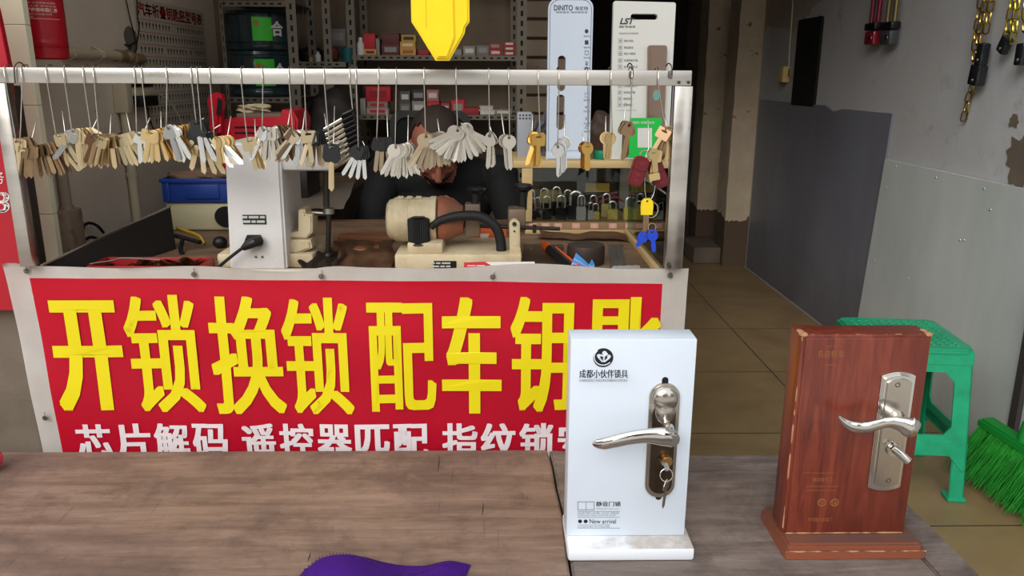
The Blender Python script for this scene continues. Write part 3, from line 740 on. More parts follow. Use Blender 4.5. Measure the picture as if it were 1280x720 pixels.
pts = [BPn.at(x, y, .040) for x, y in cl]; sp = smooth_path(pts, 5)
mb = MB(); mb.tube(sp, [r*.00124 for r in lerp_list(rp, len(sp))], 20, flat=.48, up=(0, 1, 0)); mb.build('handle', CHR, BD, smooth=60)
p = BPn.at(1116, 561, .008); mb = MB(); mb.cyl(p, p+V((0, -.006, 0)), .0105, .0095, 24, bev=.001); mb.cyl(p+V((0, -.006, 0)), p+V((.003, -.014, 0)), .0045, .004, 16)
mb.tube([p+V((-.006, -.013, .007)), p+V((.002, -.016, .001)), p+V((.014, -.019, -.010))], [.0042, .0055, .0062], 14, flat=.6, up=(0, 1, 0)); mb.build('thumb_turn', CHR, BD, smooth=50)
GD = mat('gold_print', (146, 92, 52), .5)
mb = MB(); putpx(mb, '名启橱業', BPn, 1022, 1055, 438, 447); putpx(mb, 'MING QI', BPn, 1032, 1046, 432, 434); putpx(mb, 'CHU YE', BPn, 1032, 1046, 455, 457); mb.build('lettering', GD, BD, smooth=0)
mb = MB(); rectpx(mb, BPn, 1004, 1044, 591, 591.5); putpx(mb, '静音室内门', BPn, 1016, 1040, 597, 602); putpx(mb, 'INTERIOR DOOR LOCK SERIES', BPn, 1008, 1048, 607, 609); putpx(mb, 'INTERIOR DOOR LOCK', BPn, 1008, 1046, 612, 614)
for x in (1027, 1043):
    mb.prism(circ(*BPn.ab(x, 628), .0062, 20), .0002, FB, off=.0003, holes=[circ(*BPn.ab(x, 628), .0050, 20)])
putpx(mb, '全', BPn, 1023, 1031, 624, 632); putpx(mb, '保', BPn, 1039, 1047, 624, 632)
putpx(mb, '环保室内套装门', BPn, 1010, 1040, 647, 652); mb.build('lettering', GD, BD, smooth=0)

# ================================================================== GREEN STOOL AND BROOM
GP = mat('green_plastic', (34, 168, 122), .35, noise=(14, (30, 138, 96), .4, .75), bump=.08, bscale=60)
SC = V((1.083, 2.02, 0)); ST = thing('plastic_stool', SC, 'square green plastic stool standing behind the brown lock display board', 'stool')
RZ = Matrix.Rotation(math.radians(-6), 4, 'Z'); hs = .415; tb, bt = .150, .128   # half widths bottom/top
def st(mb, nm): mb.xf(Matrix.Translation(SC) @ RZ); mb.build(nm, GP, ST, smooth=35)
mb = MB(); mb.prism(rrect(-.134, .134, -.134, .134, .03, 6), .012, ((0, 0, hs-.014), (1, 0, 0), (0, 1, 0), (0, 0, 1)), bev=.005)
for i in range(-5, 6):
    for j in range(-5, 6): mb.box((i*.02, j*.02, hs-.0015), (.010, .010, .003), .001, M=Matrix.Translation((0, 0, 0)))
st(mb, 'seat')
def wz(z): return tb+(bt-tb)*z/hs
for k in range(4):
    R4 = Matrix.Rotation(k*PI/2, 4, 'Z')
    # side frame: rim + gusseted upper opening + low rail, leaning inwards
    b0_, t0_ = .10, hs-.008
    def fr(z, x): return x
    outer = [(-wz(.14)+.012, .135), (wz(.14)-.012, .135), (bt-.004, t0_), (-bt+.004, t0_)]
    hole = [(-.096, .205), (-.078, .183), (.078, .183), (.096, .205), (.090, .325), (.066, .352), (-.066, .352), (-.090, .325)]
    n_ = V((0, -1, 0)); 
    mb = MB(); up_ = V((0, (tb-bt)/hs, 1)).normalized(); y0 = -tb
    mb.prism(outer, .005, ((0, y0+.004, 0), (1, 0, 0), up_, (0, -1, 0)), holes=[hole])
    rail = [(-.112, .150), (.112, .150), (.085, .168), (-.085, .168)]
    mb.prism([(-.135, .085), (-.098, .128), (.098, .128), (.135, .085), (.137, .16), (-.137, .16)], .007, ((0, y0+.004, 0), (1, 0, 0), up_, (0, -1, 0)))
    mb.prism([(-.128, hs-.045), (.128, hs-.045), (.130, hs-.010), (-.130, hs-.010)], .007, ((0, y0+.0045, 0), (1, 0, 0), up_, (0, -1, 0)), bev=.002)
    mb.xf(R4); st(mb, 'side_frame')
    mb = MB()
    n = 10
    for s_ in (0, 1):
        pr = []
        for zz in (0, hs-.012):
            w_ = wz(zz); pr.append((w_, zz))
        q = [V((-pr[0][0], -pr[0][0], 0)), V((-pr[1][0], -pr[1][0], pr[1][1]))]
        wb, wt = .038, .030
        if s_ == 0: vs4 = [q[0], q[0]+V((wb, 0, 0)), q[1]+V((wt, 0, 0)), q[1]]; nn = V((0, .006, 0))
        else: vs4 = [q[0], q[0]+V((0, wb, 0)), q[1]+V((0, wt, 0)), q[1]]; nn = V((.006, 0, 0))
        b = bmesh.new(); f = b.faces.new([b.verts.new(p) for p in vs4]); g_ = bmesh.ops.extrude_face_region(b, geom=[f])
        bmesh.ops.translate(b, verts=[v_ for v_ in g_['geom'] if isinstance(v_, bmesh.types.BMVert)], vec=nn)
        bmesh.ops.recalc_face_normals(b, faces=b.faces); bmesh.ops.bevel(b, geom=b.edges[:], offset=.002, segments=2, affect='EDGES'); mb._add(b)
    mb.bb(-tb-.005, -tb+.042, -tb-.005, -tb+.042, 0, .012, .004)
    mb.xf(R4); st(mb, 'leg')

BR = thing('broom', (1.36, 1.86, 0), 'green bristled broom with a red handle leaning on the right wall beside the stool', 'broom')
# head runs from far-left towards the camera on the right
h0 = V((1.335, 2.00, .155)); h1 = V((1.40, 1.66, .130)); ax = (h1-h0).normalized(); sd = V((0, 0, 1)).cross(ax).normalized()
mb = MB(); GB = mat('broom_green', (18, 128, 44), .45)
o = h0; mb.prism([(0, -.024), (.35, -.024), (.35, .024), (0, .024)], .022, (h0, ax, sd, (0, 0, 1)), bev=.006); mb.build('broom_head', GB, BR)
mb = MB(); rgb = random.Random(4)
for i in range(2000):
    s_ = rgb.uniform(.004, .346); t_ = rgb.uniform(-.022, .022); p = h0+ax*s_+sd*t_
    out_ = V((-.33 if sd.x > 0 else -.33, 0, 0))
    d = V((0, 0, -1))*rgb.uniform(.112, .128)+sd*(t_*1.6+rgb.uniform(-.014, .014))+V((-.028+rgb.uniform(-.02, .02), rgb.uniform(-.016, .016), 0))+ax*(s_-.17)*.10
    mid = p+d*.5+V((rgb.uniform(-.006, .006), rgb.uniform(-.006, .006), 0))
    mb.tube([p, mid, p+d], [.0009, .0009, .0006], 4, caps=False)
mb.build('bristles', mat('bristle_green', (44, 158, 50), .6, noise=(30, (24, 110, 30), .35, .7)), BR, smooth=0)['kind'] = 'stuff'
mb = MB(); hp = h0+ax*.13+V((0, 0, .02)); mb.tube([hp, hp+V((.004, .0, .05))], [.017, .014], 16); mb.build('socket', GB, BR)
mb = MB(); mb.tube([hp+V((.004, 0, .03)), hp+V((.035, -.02, 1.0))], .0115, 16); mb.build('handle', mat('red_handle', (196, 26, 44), .35), BR)
# ================================================================== HOOKS AND KEYS
KM = dict(
 silver=mat('nickel_silver', (214, 208, 196), .26, 1), steel=mat('key_steel', (226, 226, 224), .22, 1),
 brass=mat('key_brass', (226, 198, 144), .3, 1), bronze=mat('key_bronze', (156, 130, 100), .35, 1),
 gold=mat('key_gold', (244, 200, 112), .28, 1), pale=mat('key_pale_brass', (218, 198, 158), .3, 1),
 dim=mat('key_dull', (176, 160, 134), .38, 1))
HEADB = mat('key_head_black', (26, 26, 29), .45)
PROTO = {}
def key(kind, m, pos, ang=0, yaw=0, label='', group=None, sc=1, pitch=0):
    k = (kind, m)
    black = kind == 'black'
    if k not in PROTO:
        if black:
            root = thing('key', (0, 0, 0), None, 'key')
            key_mb('blade').build('blade', KM[m], root, smooth=30); key_mb('head').build('head', HEADB, root, smooth=30)
        else:
            root = key_mb(kind).build('key', KM[m], smooth=30, base=(0, 0, 0)); tag(root, None, 'key')
        PROTO[k] = root; o = root
    else:
        src = PROTO[k]; o = src.copy(); COL.objects.link(o)
        for ch in list(src.children):
            c = ch.copy(); COL.objects.link(c); c.parent = o
        if 'group' in o: del o['group']
    o.matrix_world = Matrix.Translation(pos) @ Matrix.Rotation(math.radians(-ang), 4, 'Y') @ Matrix.Rotation(math.radians(pitch), 4, 'X') @ Matrix.Rotation(math.radians(yaw), 4, 'Z') @ Matrix.Scale(sc, 4)
    o['label'] = label; o['category'] = 'key'
    if group: o['group'] = group
    return o
rk = random.Random(11)
def hook(xt, xb, yb, L, drift, tipdx, tiph, label, drop=0, back=False, over=True):
    """returns the line on which keys hang: start, end"""
    yf = 1.3865
    t = U(xt, 96, Y=yf); b = U(xb, yb, Y=yf); e = U(xb+drift, yb+drop, Y=yf); e = V((e.x, yf+.004+L, e.z)); tp = V((e.x+tipdx*.00136, e.y+.004, e.z+tiph*.00136))
    top = [V((t.x-.004, 1.417, zr1-.012)), V((t.x-.003, 1.4165, zr1-.002)), V((t.x-.001, 1.409, zr1+.0045)), V((t.x, 1.396, zr1+.004)), V((t.x, yf, zr1-.001))]
    pts = top+[V((t.x, yf, zr0+.004))]+[V((t.x, yf, zr0+.004)).lerp(b, q) for q in (.33, .66)]+[b+V((0, 0, .004)), b+V((0, .0025, -.0005)), b.lerp(e, .5)+V((0, .002, -.001)), e+V((0, -.001, 0)), e+V((.0005, .003, .004)), tp]
    mb = MB(); mb.tube(pts, .0010, 6)
    h = mb.build('wire_hook', STEEL, smooth=80); tag(h, label, 'hook', 'wire hooks on the rail of the frame')
    return b+V((0, .004, -.0005)), e
def bunch(xt, xb, yb, segs, drift, where, keyword, tipdx=9, tiph=26, drop=0, sp=.0027, sc=1):
    n = sum(s[0] for s in segs); L = n*sp+.002
    a, b = hook(xt, xb, yb, L, drift, tipdx, tiph, 'steel wire hook carrying '+keyword+' '+where, drop)
    i = 0; grp = keyword+' '+where
    for (cnt, kind, m, a0, a1, word) in segs:
        for j in range(cnt):
            f = (i+.5)/n; p = a.lerp(b, f); ang = a0+(a1-a0)*(j/max(1, cnt-1))+rk.uniform(-3.5, 3.5)
            first = i == 0
            lab = ('frontmost ' if first else '' if cnt == 1 else 'rear ')+word+' '+where
            if len(lab.split()) > 16: print('LONG', len(lab.split()), lab)
            key(kind, m, p, ang, rk.uniform(-34, 34) if kind not in ('black', 'round') else rk.uniform(-13, 13), lab, None if (first or cnt == 1) else word+' '+where, sc=sc*rk.uniform(.95, 1.05), pitch=rk.uniform(-5, 5))
            i += 1
W = 'on the %s hook from the left'
B = bunch
B(6, 20, 176, [(1, 'square', 'pale', -8, -8, 'cream-coloured wide-headed key blank'), (5, 'clover', 'bronze', -6, 14, 'dull bronze key blank')], 10, 'beside the left post of the frame', 'a few dull keys')
B(27, 25, 186, [(10, 'square', 'bronze', -14, 26, 'brown square-headed car key blank'), (1, 'black', 'pale', 40, 40, 'black-headed key with a pale blade')], 32, 'below the curled hook at the far left', 'brown square-headed blanks', tipdx=3, tiph=12, drop=-3, sp=.0034)
B(58, 70, 170, [(2, 'square', 'pale', 8, 26, 'pale brass blank')], 6, 'left of the big silver clover key', 'two pale brass blanks', tipdx=0, tiph=30)
B(80, 90, 165, [(1, 'clover', 'steel', -38, -38, 'large shiny silver clover-headed key tilted to the left'), (8, 'clover', 'pale', -6, 26, 'pale brass key blank')], 14, 'behind the big silver clover key', 'brass blanks', sc=1.12, tiph=18)
B(104, 115, 171, [(6, 'square', 'bronze', -30, 6, 'brown key blank with slotted head')], 14, 'left of the white pipe', 'slotted brown blanks', tipdx=4, tiph=26)
B(117, 124, 173, [(10, 'square', 'pale', -22, 36, 'golden car key blank in a wide fan')], 28, 'in front of the white wall pipe', 'a fan of golden blanks', tipdx=-3, tiph=30, drop=-1)
B(168, 171, 168, [(2, 'clover', 'steel', -4, 6, 'small white-silver key with notched head')], 5, 'just left of the poster of key shapes', 'two white-silver keys', tiph=20, sc=.85)
B(177, 185, 165, [(7, 'square', 'brass', -14, 26, 'brass key blank in the small low bunch')], 8, 'below the black plug adapter', 'a small brass bunch', tipdx=2, tiph=24)
B(208, 208, 160, [(3, 'clover', 'steel', 12, 24, 'silver car key blank'), (8, 'square', 'brass', -2, 18, 'brass car key blank'), (4, 'clover', 'dim', -38, -10, 'dull tilted blank')], 22, 'in front of the key poster', 'mixed silver and brass car blanks', sp=.0036, tiph=10, sc=1.05)
B(239, 245, 152, [(3, 'black', 'steel', 6, 34, 'steel car key with black plastic head'), (5, 'black', 'pale', -34, 30, 'pale car key with black plastic head')], -4, 'above the blue crate', 'black-headed car keys', drop=26, sp=.0048, sc=1.1, tiph=4)
B(246, 252, 165, [(3, 'blade', 'steel', 34, 42, 'long bare steel key blade')], 10, 'between the black-headed keys and the small brass bunch', 'long steel blades', sp=.004, tiph=8, sc=1.25)
B(262, 268, 173, [(7, 'smile', 'brass', 4, 30, 'small brass motorbike key blank')], 10, 'at the left edge of the grey machine', 'small brass blanks', tipdx=6, tiph=26, sc=1.0)
B(301, 309, 176, [(4, 'square', 'pale', 12, 20, 'pale golden slotted key blank')], 6, 'in front of the grey machine top', 'pale golden slotted blanks', tipdx=1, tiph=26, sc=.95)
B(328, 328, 162, [(1, 'clover', 'steel', -28, -28, 'silver key swung to the left'), (5, 'square', 'silver', -12, 22, 'silver slotted car key blank'), (6, 'clover', 'bronze', -4, 26, 'bronze car key blank')], 22, 'in front of the red machine', 'a thick silver and bronze bunch', sp=.0036, tipdx=5, tiph=24, sc=1.05)
B(361, 366, 167, [(2, 'square', 'dim', -48, -36, 'grey key blank swung far to the left'), (1, 'square', 'steel', -30, -30, 'bright square key head'), (3, 'clover', 'steel', -8, 14, 'toothed steel key')], 7, 'right of the red machine slots', 'a few grey and steel keys', tipdx=5, tiph=28, sp=.0034)
B(380, 383, 166, [(1, 'square', 'pale', 4, 4, 'cream round-headed blank'), (8, 'black', 'dim', -16, 18, 'dull key with wide dark plastic head')], 18, 'left of the single long black-headed key', 'dark-headed dull keys', sp=.0046, drop=2, tipdx=-2, tiph=24)
B(405, 412, 184, [(1, 'black', 'pale', -4, -4, 'single long black-headed key with pale blade')], 3, 'in front of the black lever rod', 'one black-headed key', tipdx=4, tiph=50, sc=1.22)
# stack of tilted black-headed keys on a sloping hook
a, b = hook(437, 441, 141, .046, 6, -1, 6, 'steel wire hook carrying the slanted stack of black-headed keys', drop=54)
for i in range(9):
    p = a.lerp(b, i/8.6)
    key('black', 'silver', p, -62+rk.uniform(-2, 2)+i*.6, 60, 'black-headed key topmost in the slanted stack' if i == 0 else 'black-headed key with blade pointing left in the slanted stack', None if i == 0 else 'black-headed keys in the slanted stack', sc=1.0)
a, b = hook(445, 448, 186, .014, 5, -2, 8, 'short steel hook carrying the lowest keys of the slanted stack')
for i in range(4):
    key('black', 'steel', a.lerp(b, i/4), -34+12*i, 0, 'front black-headed key with bright steel blade below the slanted stack' if i == 0 else 'black-headed key below the slanted stack', None if i == 0 else 'keys below the slanted stack', sc=.9)
B(473, 471, 175, [(3, 'black', 'dim', -12, 4, 'dark-headed key with brown blade')], 12, 'left of the front silver fan', 'dark-headed keys', tipdx=0, tiph=34, sc=.9)
B(495, 494, 184, [(13, 'round', 'silver', -27, 34, 'round silver key blank in the lowest fan')], 12, 'left of the seated person', 'a fan of round silver blanks', tipdx=2, tiph=38)
B(530, 532, 171, [(18, 'round', 'dim', -34, 38, 'grey round key blank in the middle fan')], 14, 'in front of the seated person', 'a wide fan of grey blanks', tipdx=-2, tiph=20, sc=1.05)
B(570, 572, 163, [(24, 'round', 'silver', -66, 68, 'silver key blank in the widest fan')], 4, 'right of the seated person', 'the widest fan of silver blanks', tipdx=-2, tiph=6, sc=1.05)
B(611, 612, 169, [(5, 'clover', 'silver', -4, 3, 'silver clover-headed key blank in the straight row')], 2, 'beside the widest fan', 'a straight row of silver blanks', tipdx=-3, tiph=14)
B(636, 637, 172, [(5, 'round', 'silver', 2, 7, 'cream silver round blank')], -7, 'left of the golden keys', 'a straight bunch of round blanks', tipdx=-4, tiph=34, sp=.0036)
B(673, 675, 170, [(3, 'square', 'gold', -6, 6, 'golden key blank with dented head'), (4, 'clover', 'gold', -14, 8, 'golden clover-headed key blank')], -9, 'at the left of the first white sample board', 'shiny golden keys', tipdx=1, tiph=26, sp=.005)
B(699, 697, 184, [(9, 'round', 'steel', -1, 3, 'bright silver round key blank')], 11, 'in front of the slotted white sample board', 'bright silver blanks', tipdx=0, tiph=30, sp=.004, drop=-9, sc=.98)
B(735, 735, 180, [(4, 'smile', 'gold', -1, 1, 'golden round-headed key blank')], -4, 'right edge of the slotted white sample board', 'golden round-headed blanks', tipdx=-2, tiph=12, sc=1.0)
B(764, 765, 168, [(4, 'smile', 'brass', -3, 1, 'brass key blank with a smile-shaped slot')], -6, 'left of the green payment card', 'brass blanks with a curved slot', tipdx=0, tiph=22, sp=.004)
B(790, 788, 156, [(8, 'clover', 'bronze', -8, 5, 'dark brass key blank')], -4, 'overlapping the left of the green payment card', 'dark brass blanks', tipdx=2, tiph=26, sc=1.05, sp=.004)
B(823, 832, 163, [(3, 'square', 'bronze', -26, -4, 'dark brass blank'), (1, 'round', 'brass', 58, 58, 'brass blank sticking out to the right'), (3, 'clover', 'brass', -10, 14, 'brass key blank')], 6, 'beside the right post of the frame', 'brass blanks', tipdx=-2, tiph=18, sp=.004)
# small S hooks with nothing on them
for px, lab in ((789, 'short empty S-shaped hook on the rail between the two right bunches'), (838, 'short dark empty hook on the rail nearest the right post')):
    t_ = U(px, 92, Y=1.386); MBh = MB(); pts = [t_+V((-.002, .003, .004)), t_+V((-.001, 0, -.004)), t_+V((.0015, -.002, -.008)), t_+V((.003, 0, -.002)), t_+V((.002, .001, .010)), t_+V((0, .006, .0155)), t_+V((-.002, .016, .0165)), t_+V((-.003, .024, .012))]
    tag(MBh.tube(smooth_path(pts, 4), .0011, 6).build('wire_hook', mat('hook_dark', (90, 82, 74), .4, .9), smooth=80), lab, 'hook', 'wire hooks on the rail of the frame')
# big curled wire end at the far left
t_ = U(24, 85, Y=1.386); mb = MB(); mb.tube(smooth_path([U(19, 104, Y=1.386), U(18, 84, Y=1.386), U(24, 78, Y=1.39), U(31, 84, Y=1.4), U(34, 101, Y=1.417)], 5), .0012, 6)
tag(mb.build('wire_hook', MC['hook_dark'], smooth=80), 'curled dark wire loop over the rail at the far left', 'hook')

# remote fobs and tags at the right
RED = mat('fob_red', (100, 18, 26), .35); 
def fob(px, py, ang, lab, Y=1.375):
    p = U(px, py, Y=Y); T = thing('car_remote', p, lab, 'remote', 'dark red car remotes by the right post')
    M = Matrix.Translation(p) @ Matrix.Rotation(math.radians(-ang), 4, 'Y')
    mb = MB(); mb.prism(rrect(-.0135, .0135, -.026, .026, .010, 6), .012, ((0, .006, 0), (1, 0, 0), (0, 0, 1), (0, -1, 0)), bev=.003); mb.xf(M); mb.build('body', RED, T)
    mb = MB(); mb.tube([(-.0136, -.0062, .004), (0, -.0064, .001), (.0136, -.0062, .004)], .0006, 6); mb.xf(M); mb.build('seam', mat('fob_seam', (70, 12, 18), .5), T)
    for k, z in enumerate((.014, -.006, -.016)):
        mb = MB(); mb.cyl((0, -.005, z), (0, -.0072, z), .0042, .0038, 14, bev=.0005); mb.xf(M); mb.build('button', mat('fob_button', (112, 26, 32), .4), T)
    mb = MB(); mb.tube([V((.007*math.cos(a), 0, .030+.007*math.sin(a))) for a in [2*PI*i/20 for i in range(20)]], .0009, 6, closed=True); mb.xf(M); mb.build('ring', STEEL, T)
fob(798, 214, -17, 'dark red car remote with rounded ends, left one of the pair by the right post', 1.372)
fob(822, 217, 22, 'dark red car remote behind the brass tag, nearest the right post', 1.398)
a_ = U(810, 150, Y=1.3865); mb = MB(); mb.tube([a_+V((0, 0, .0)), U(811, 185, Y=1.38), U(806, 200, Y=1.372), U(802, 203, Y=1.372)], .0009, 6)
tag(mb.build('wire_hook', STEEL, smooth=80), 'thin wire in front of the green card carrying the left dark red remote', 'hook')
key('square', 'brass', U(819, 190, Y=1.384), -6, 0, 'long brass blank lying over the right dark red remote', None, sc=1.0)
key('smile', 'brass', U(817, 188, Y=1.380), 8, 12, 'short brass blank in front of the right dark red remote', None, sc=.9)
mb = MB(); q = U(818, 221, Y=1.376); mb.prism(rrect(-.009, .009, -.006, .006, .001, 2), .0015, (q, V((1, 0, .2)), V((-.2, 0, 1)), (0, -1, 0))); tag(mb.build('brass_tag', KM['brass']), 'small square brass tag hanging over the right dark red remote', 'tag')
# wire down to the yellow key
mb = MB(); mb.tube(smooth_path([U(807, 205, Y=1.38), U(806, 225, Y=1.384), U(807, 245, Y=1.384), U(812, 250, Y=1.386), U(817, 243, Y=1.388), U(819, 232, Y=1.39)], 4), .0008, 6)
tag(mb.build('wire_loop', STEEL, smooth=80), 'thin steel wire loop holding the yellow-headed key', 'wire')
p = U(809, 250, Y=1.386); T = thing('key', p, 'key with bright yellow plastic head hanging near the right post', 'key')
M = Matrix.Translation(p)
mb = MB(); mb.prism([(-.010, -.002), (-.005, .003), (.005, .003), (.010, -.002), (.011, -.012), (.010, -.026), (-.010, -.026), (-.011, -.012)][::-1], .004, ((0, .002, 0), (1, 0, 0), (0, 0, 1), (0, -1, 0)), holes=[circ(0, -.002, .002, 8)]); mb.xf(M); mb.build('head', mat('yellow_plastic', (232, 200, 22), .35), T)
mb = MB(); mb.prism([(-.0055, -.026), (-.0055, -.060), (0, -.064), (.0045, -.060), (.0045, -.026)], .002, ((0, .001, 0), (1, 0, 0), (0, 0, 1), (0, -1, 0))); mb.bb(-.001, .0012, -.0015, .0015, -.058, -.027); mb.xf(M); mb.build('blade', KM['bronze'], T)
mb = MB(); c_ = U(814, 262, Y=1.396); mb.tube([c_+V((.012*math.cos(a), .0, .014*math.sin(a))) for a in [2*PI*i/24 for i in range(24)]], .0011, 6, closed=True)
tag(mb.build('key_ring', STEEL), 'steel split ring behind the yellow key head', 'ring')
BLU = mat('blue_plastic', (24, 64, 186), .35)
for (px, py, an, lab) in ((807, 291, -30, 'blue plastic key head, upper one below the yellow key'), (815, 288, 8, 'blue key with long blue blade, lower one below the yellow key')):
    p = U(px, py, Y=1.384 if an < 0 else 1.378); T = thing('key', p, lab, 'key', 'blue keys below the yellow key'); M = Matrix.Translation(p) @ Matrix.Rotation(math.radians(-an), 4, 'Y')
    mb = MB(); mb.prism(circ(0, -.009, .0095, 20, .0105), .003, ((0, .0015, 0), (1, 0, 0), (0, 0, 1), (0, -1, 0)), holes=[circ(0, -.003, .0022, 10)]); mb.xf(M); mb.build('head', BLU, T)
    mb = MB(); mb.prism([(-.0038, -.0185), (-.0038, -.036 if an > 0 else -.026), (0, -.040 if an > 0 else -.030), (.0038, -.036 if an > 0 else -.026), (.0038, -.0185)], .002, ((0, .001, 0), (1, 0, 0), (0, 0, 1), (0, -1, 0))); mb.xf(M); mb.build('blade', BLU, T)
mb = MB(); c_ = U(815, 284, Y=1.381); mb.tube([c_+V((.007*math.cos(a), .0, .007*math.sin(a))) for a in [2*PI*i/20 for i in range(20)]], .0008, 6, closed=True)
tag(mb.build('key_ring', STEEL), 'small steel ring joining the blue keys', 'ring')

# ---- big yellow key hanging from above
yk = thing('giant_yellow_key', (-.09, 1.30, 1.10), 'oversized bright yellow plastic key hanging blade down above the rail', 'key sign')
YP = PL((0, 1.30, 0), (1, 0, 0), (0, 0, 1)); FY = (YP.o, YP.a, YP.b, YP.n)
M_Y = mat('giant_key_yellow', (248, 214, 12), .4, noise=(8, (240, 198, 8), .4, .8))
ab = lambda x, y: YP.ab(x, y)
tip = [ab(545, 76), ab(562, 76), ab(581, 42), ab(582, 35), ab(587, 28)]; tipl = [ab(515, 28), ab(523, 40), ab(524, 41)]
xr_ = ab(587, 0)[0]; xl_ = ab(514.5, 0)[0]; zt_ = 1.62
mb = MB(); mb.prism([tip[0], tip[1], tip[2], tip[3], tip[4], (xr_, 1.25), (xr_, 1.44), (xl_, 1.44), (xl_, 1.25), tipl[0], tipl[1]], .012, FY, bev=.003); mb.build('blade', M_Y, yk)
mb = MB()
r1 = [ab(529, 8), ab(532, 5), ab(532, 38), ab(546, 66), ab(542, 66), ab(528, 38)]
mb.prism([ab(547, 72), ab(560, 72), ab(569, 48), (ab(566, 30)[0], 1.40), (ab(549, 30)[0], 1.40), ab(541, 48)], .004, FY, off=.0119, bev=.0018)
mb.prism([ab(532, 34), ab(534, 36), (ab(534, 0)[0], 1.36), (ab(529, 0)[0], 1.36), ab(529, 14)], .002, FY, off=.0119, bev=.001)
mb.build('ridge', M_Y, yk)
mb = MB(); xm = (xl_+xr_)/2; mb.prism(circ(xm, 1.53, .11, 40), .014, FY, holes=[circ(xm, 1.58, .03, 20)]); mb.build('bow', M_Y, yk)
mb = MB(); mb.tube([(xm, 1.293, 1.60), (xm, 1.30, 1.7), (xm, 1.30, 2.5)], .0015, 6); tag(mb.build('hanging_cord', mat('cord_grey', (90, 86, 80), .8)), 'thin cord holding the giant yellow key', 'cord')
# ================================================================== INSIDE THE SHOP
CREAM = mat('machine_cream', (206, 190, 156), .45, noise=(16, (166, 144, 112), .45, .8)); GREYM = mat('machine_grey', (214, 211, 208), .4, noise=(10, (186, 180, 172), .5, .85))
IRON = mat('dark_iron', (58, 54, 50), .45, .7); RUB = mat('rubber_black', (20, 20, 21), .6, bump=.1)
def slab(pts, th, n=(0, 0, -1)):
    """flat piece through 3-D corner points, with thickness"""
    b = bmesh.new(); f = b.faces.new([b.verts.new(p) for p in pts]); g_ = bmesh.ops.extrude_face_region(b, geom=[f])
    bmesh.ops.translate(b, verts=[v_ for v_ in g_['geom'] if isinstance(v_, bmesh.types.BMVert)], vec=V(n)*th)
    bmesh.ops.recalc_face_normals(b, faces=b.faces); mb = MB(); mb._add(b); return mb
def fplane(Y): return PL((0, Y, 0), (1, 0, 0), (0, 0, 1))

# ---- grey upright key machine
Y1 = 1.53; P1 = fplane(Y1); F1 = (P1.o, P1.a, P1.b, P1.n)
gm = thing('key_cutting_machine', U(325, 335, Y=Y1+.06)*1, 'tall light grey upright key machine with a black plug in its front', 'machine')
gm['_o'] = tuple(V((gm.location.x, gm.location.y, ZC))); gm.location.z = ZC
tl = P1.ab(280, 178); tr = P1.ab(349, 178); bl = P1.ab(286, 336); br = P1.ab(360, 336)
zb = ZC
mb = slab([V((tl[0], Y1, tl[1])), V((tr[0], Y1, tr[1])), V((br[0]-.002, Y1, zb+.001)), V((bl[0]+.002, Y1, zb+.001))], .15, (0, 1, 0))
bmesh.ops.bevel(mb.bm, geom=mb.bm.edges[:], offset=.005, segments=3, affect='EDGES'); mb.build('housing', GREYM, gm)
MB().bb(tl[0]+.01, tr[0]+.10, Y1+.01, Y1+.13, tl[1]-.055, tl[1]-.004, .01).build('head', GREYM, gm)
MB().bb(bl[0]-.03, br[0]+.045, Y1+.022, Y1+.22, ZC+.0005, ZC+.030, .006).build('base', CREAM, gm)
mb = MB(); mb.prism(rrect(P1.ab(314, 275)[0]-.028+.012, P1.ab(333, 275)[0], P1.ab(0, 280)[1], P1.ab(0, 268)[1], .001, 2), .001, F1, off=.0002); npl = mb.build('name_plate', BLK, gm)
mb = MB(); putpx(mb, '▬ ▬▬ ▬', P1, 303, 331, 270, 273, off=.0015); putpx(mb, '▬▬ ▬ ▬▬', P1, 303, 331, 275.5, 278.5, off=.0015); mb.build('plate_lettering', mat('plate_silver', (190, 190, 186), .4), npl, smooth=0)
q = P1.ab(318, 301)
mb = MB(); mb.prism([(q[0]-.014, q[1]-.010), (q[0]+.014, q[1]-.010), (q[0]+.018, q[1]), (q[0]+.013, q[1]+.012), (q[0]-.012, q[1]+.012), (q[0]-.018, q[1])], .006, F1, bev=.001); mb.build('socket', BLK, gm)
for px in (320, 328): mb = MB(); p = P1.at(px, 321, 0); mb.cyl(p+V((0, .002, 0)), p+V((0, -.002, 0)), .0026, .0022, 12).build('bolt', M_ZN, gm)
pc = thing('electric_cable', P1.at(316, 303, .01), 'black plug and cable running down left from the grey key machine', 'cable')
mb = MB(); p = P1.at(322, 301, .008); mb.tube([p+V((.006, 0, 0)), p+V((-.004, -.010, -.001)), p+V((-.018, -.012, -.007)), p+V((-.026, -.012, -.013))], [.0095, .010, .0085, .005], 14); mb.build('plug', BLK, pc)
mb = MB(); mb.tube(smooth_path([P1.at(306, 308, .02), P1.at(295, 316, .022), P1.at(280, 328, .024), P1.at(262, 343, .020), P1.at(240, 352, .005)], 5), .0032, 10); mb.build('cable', BLK, pc)
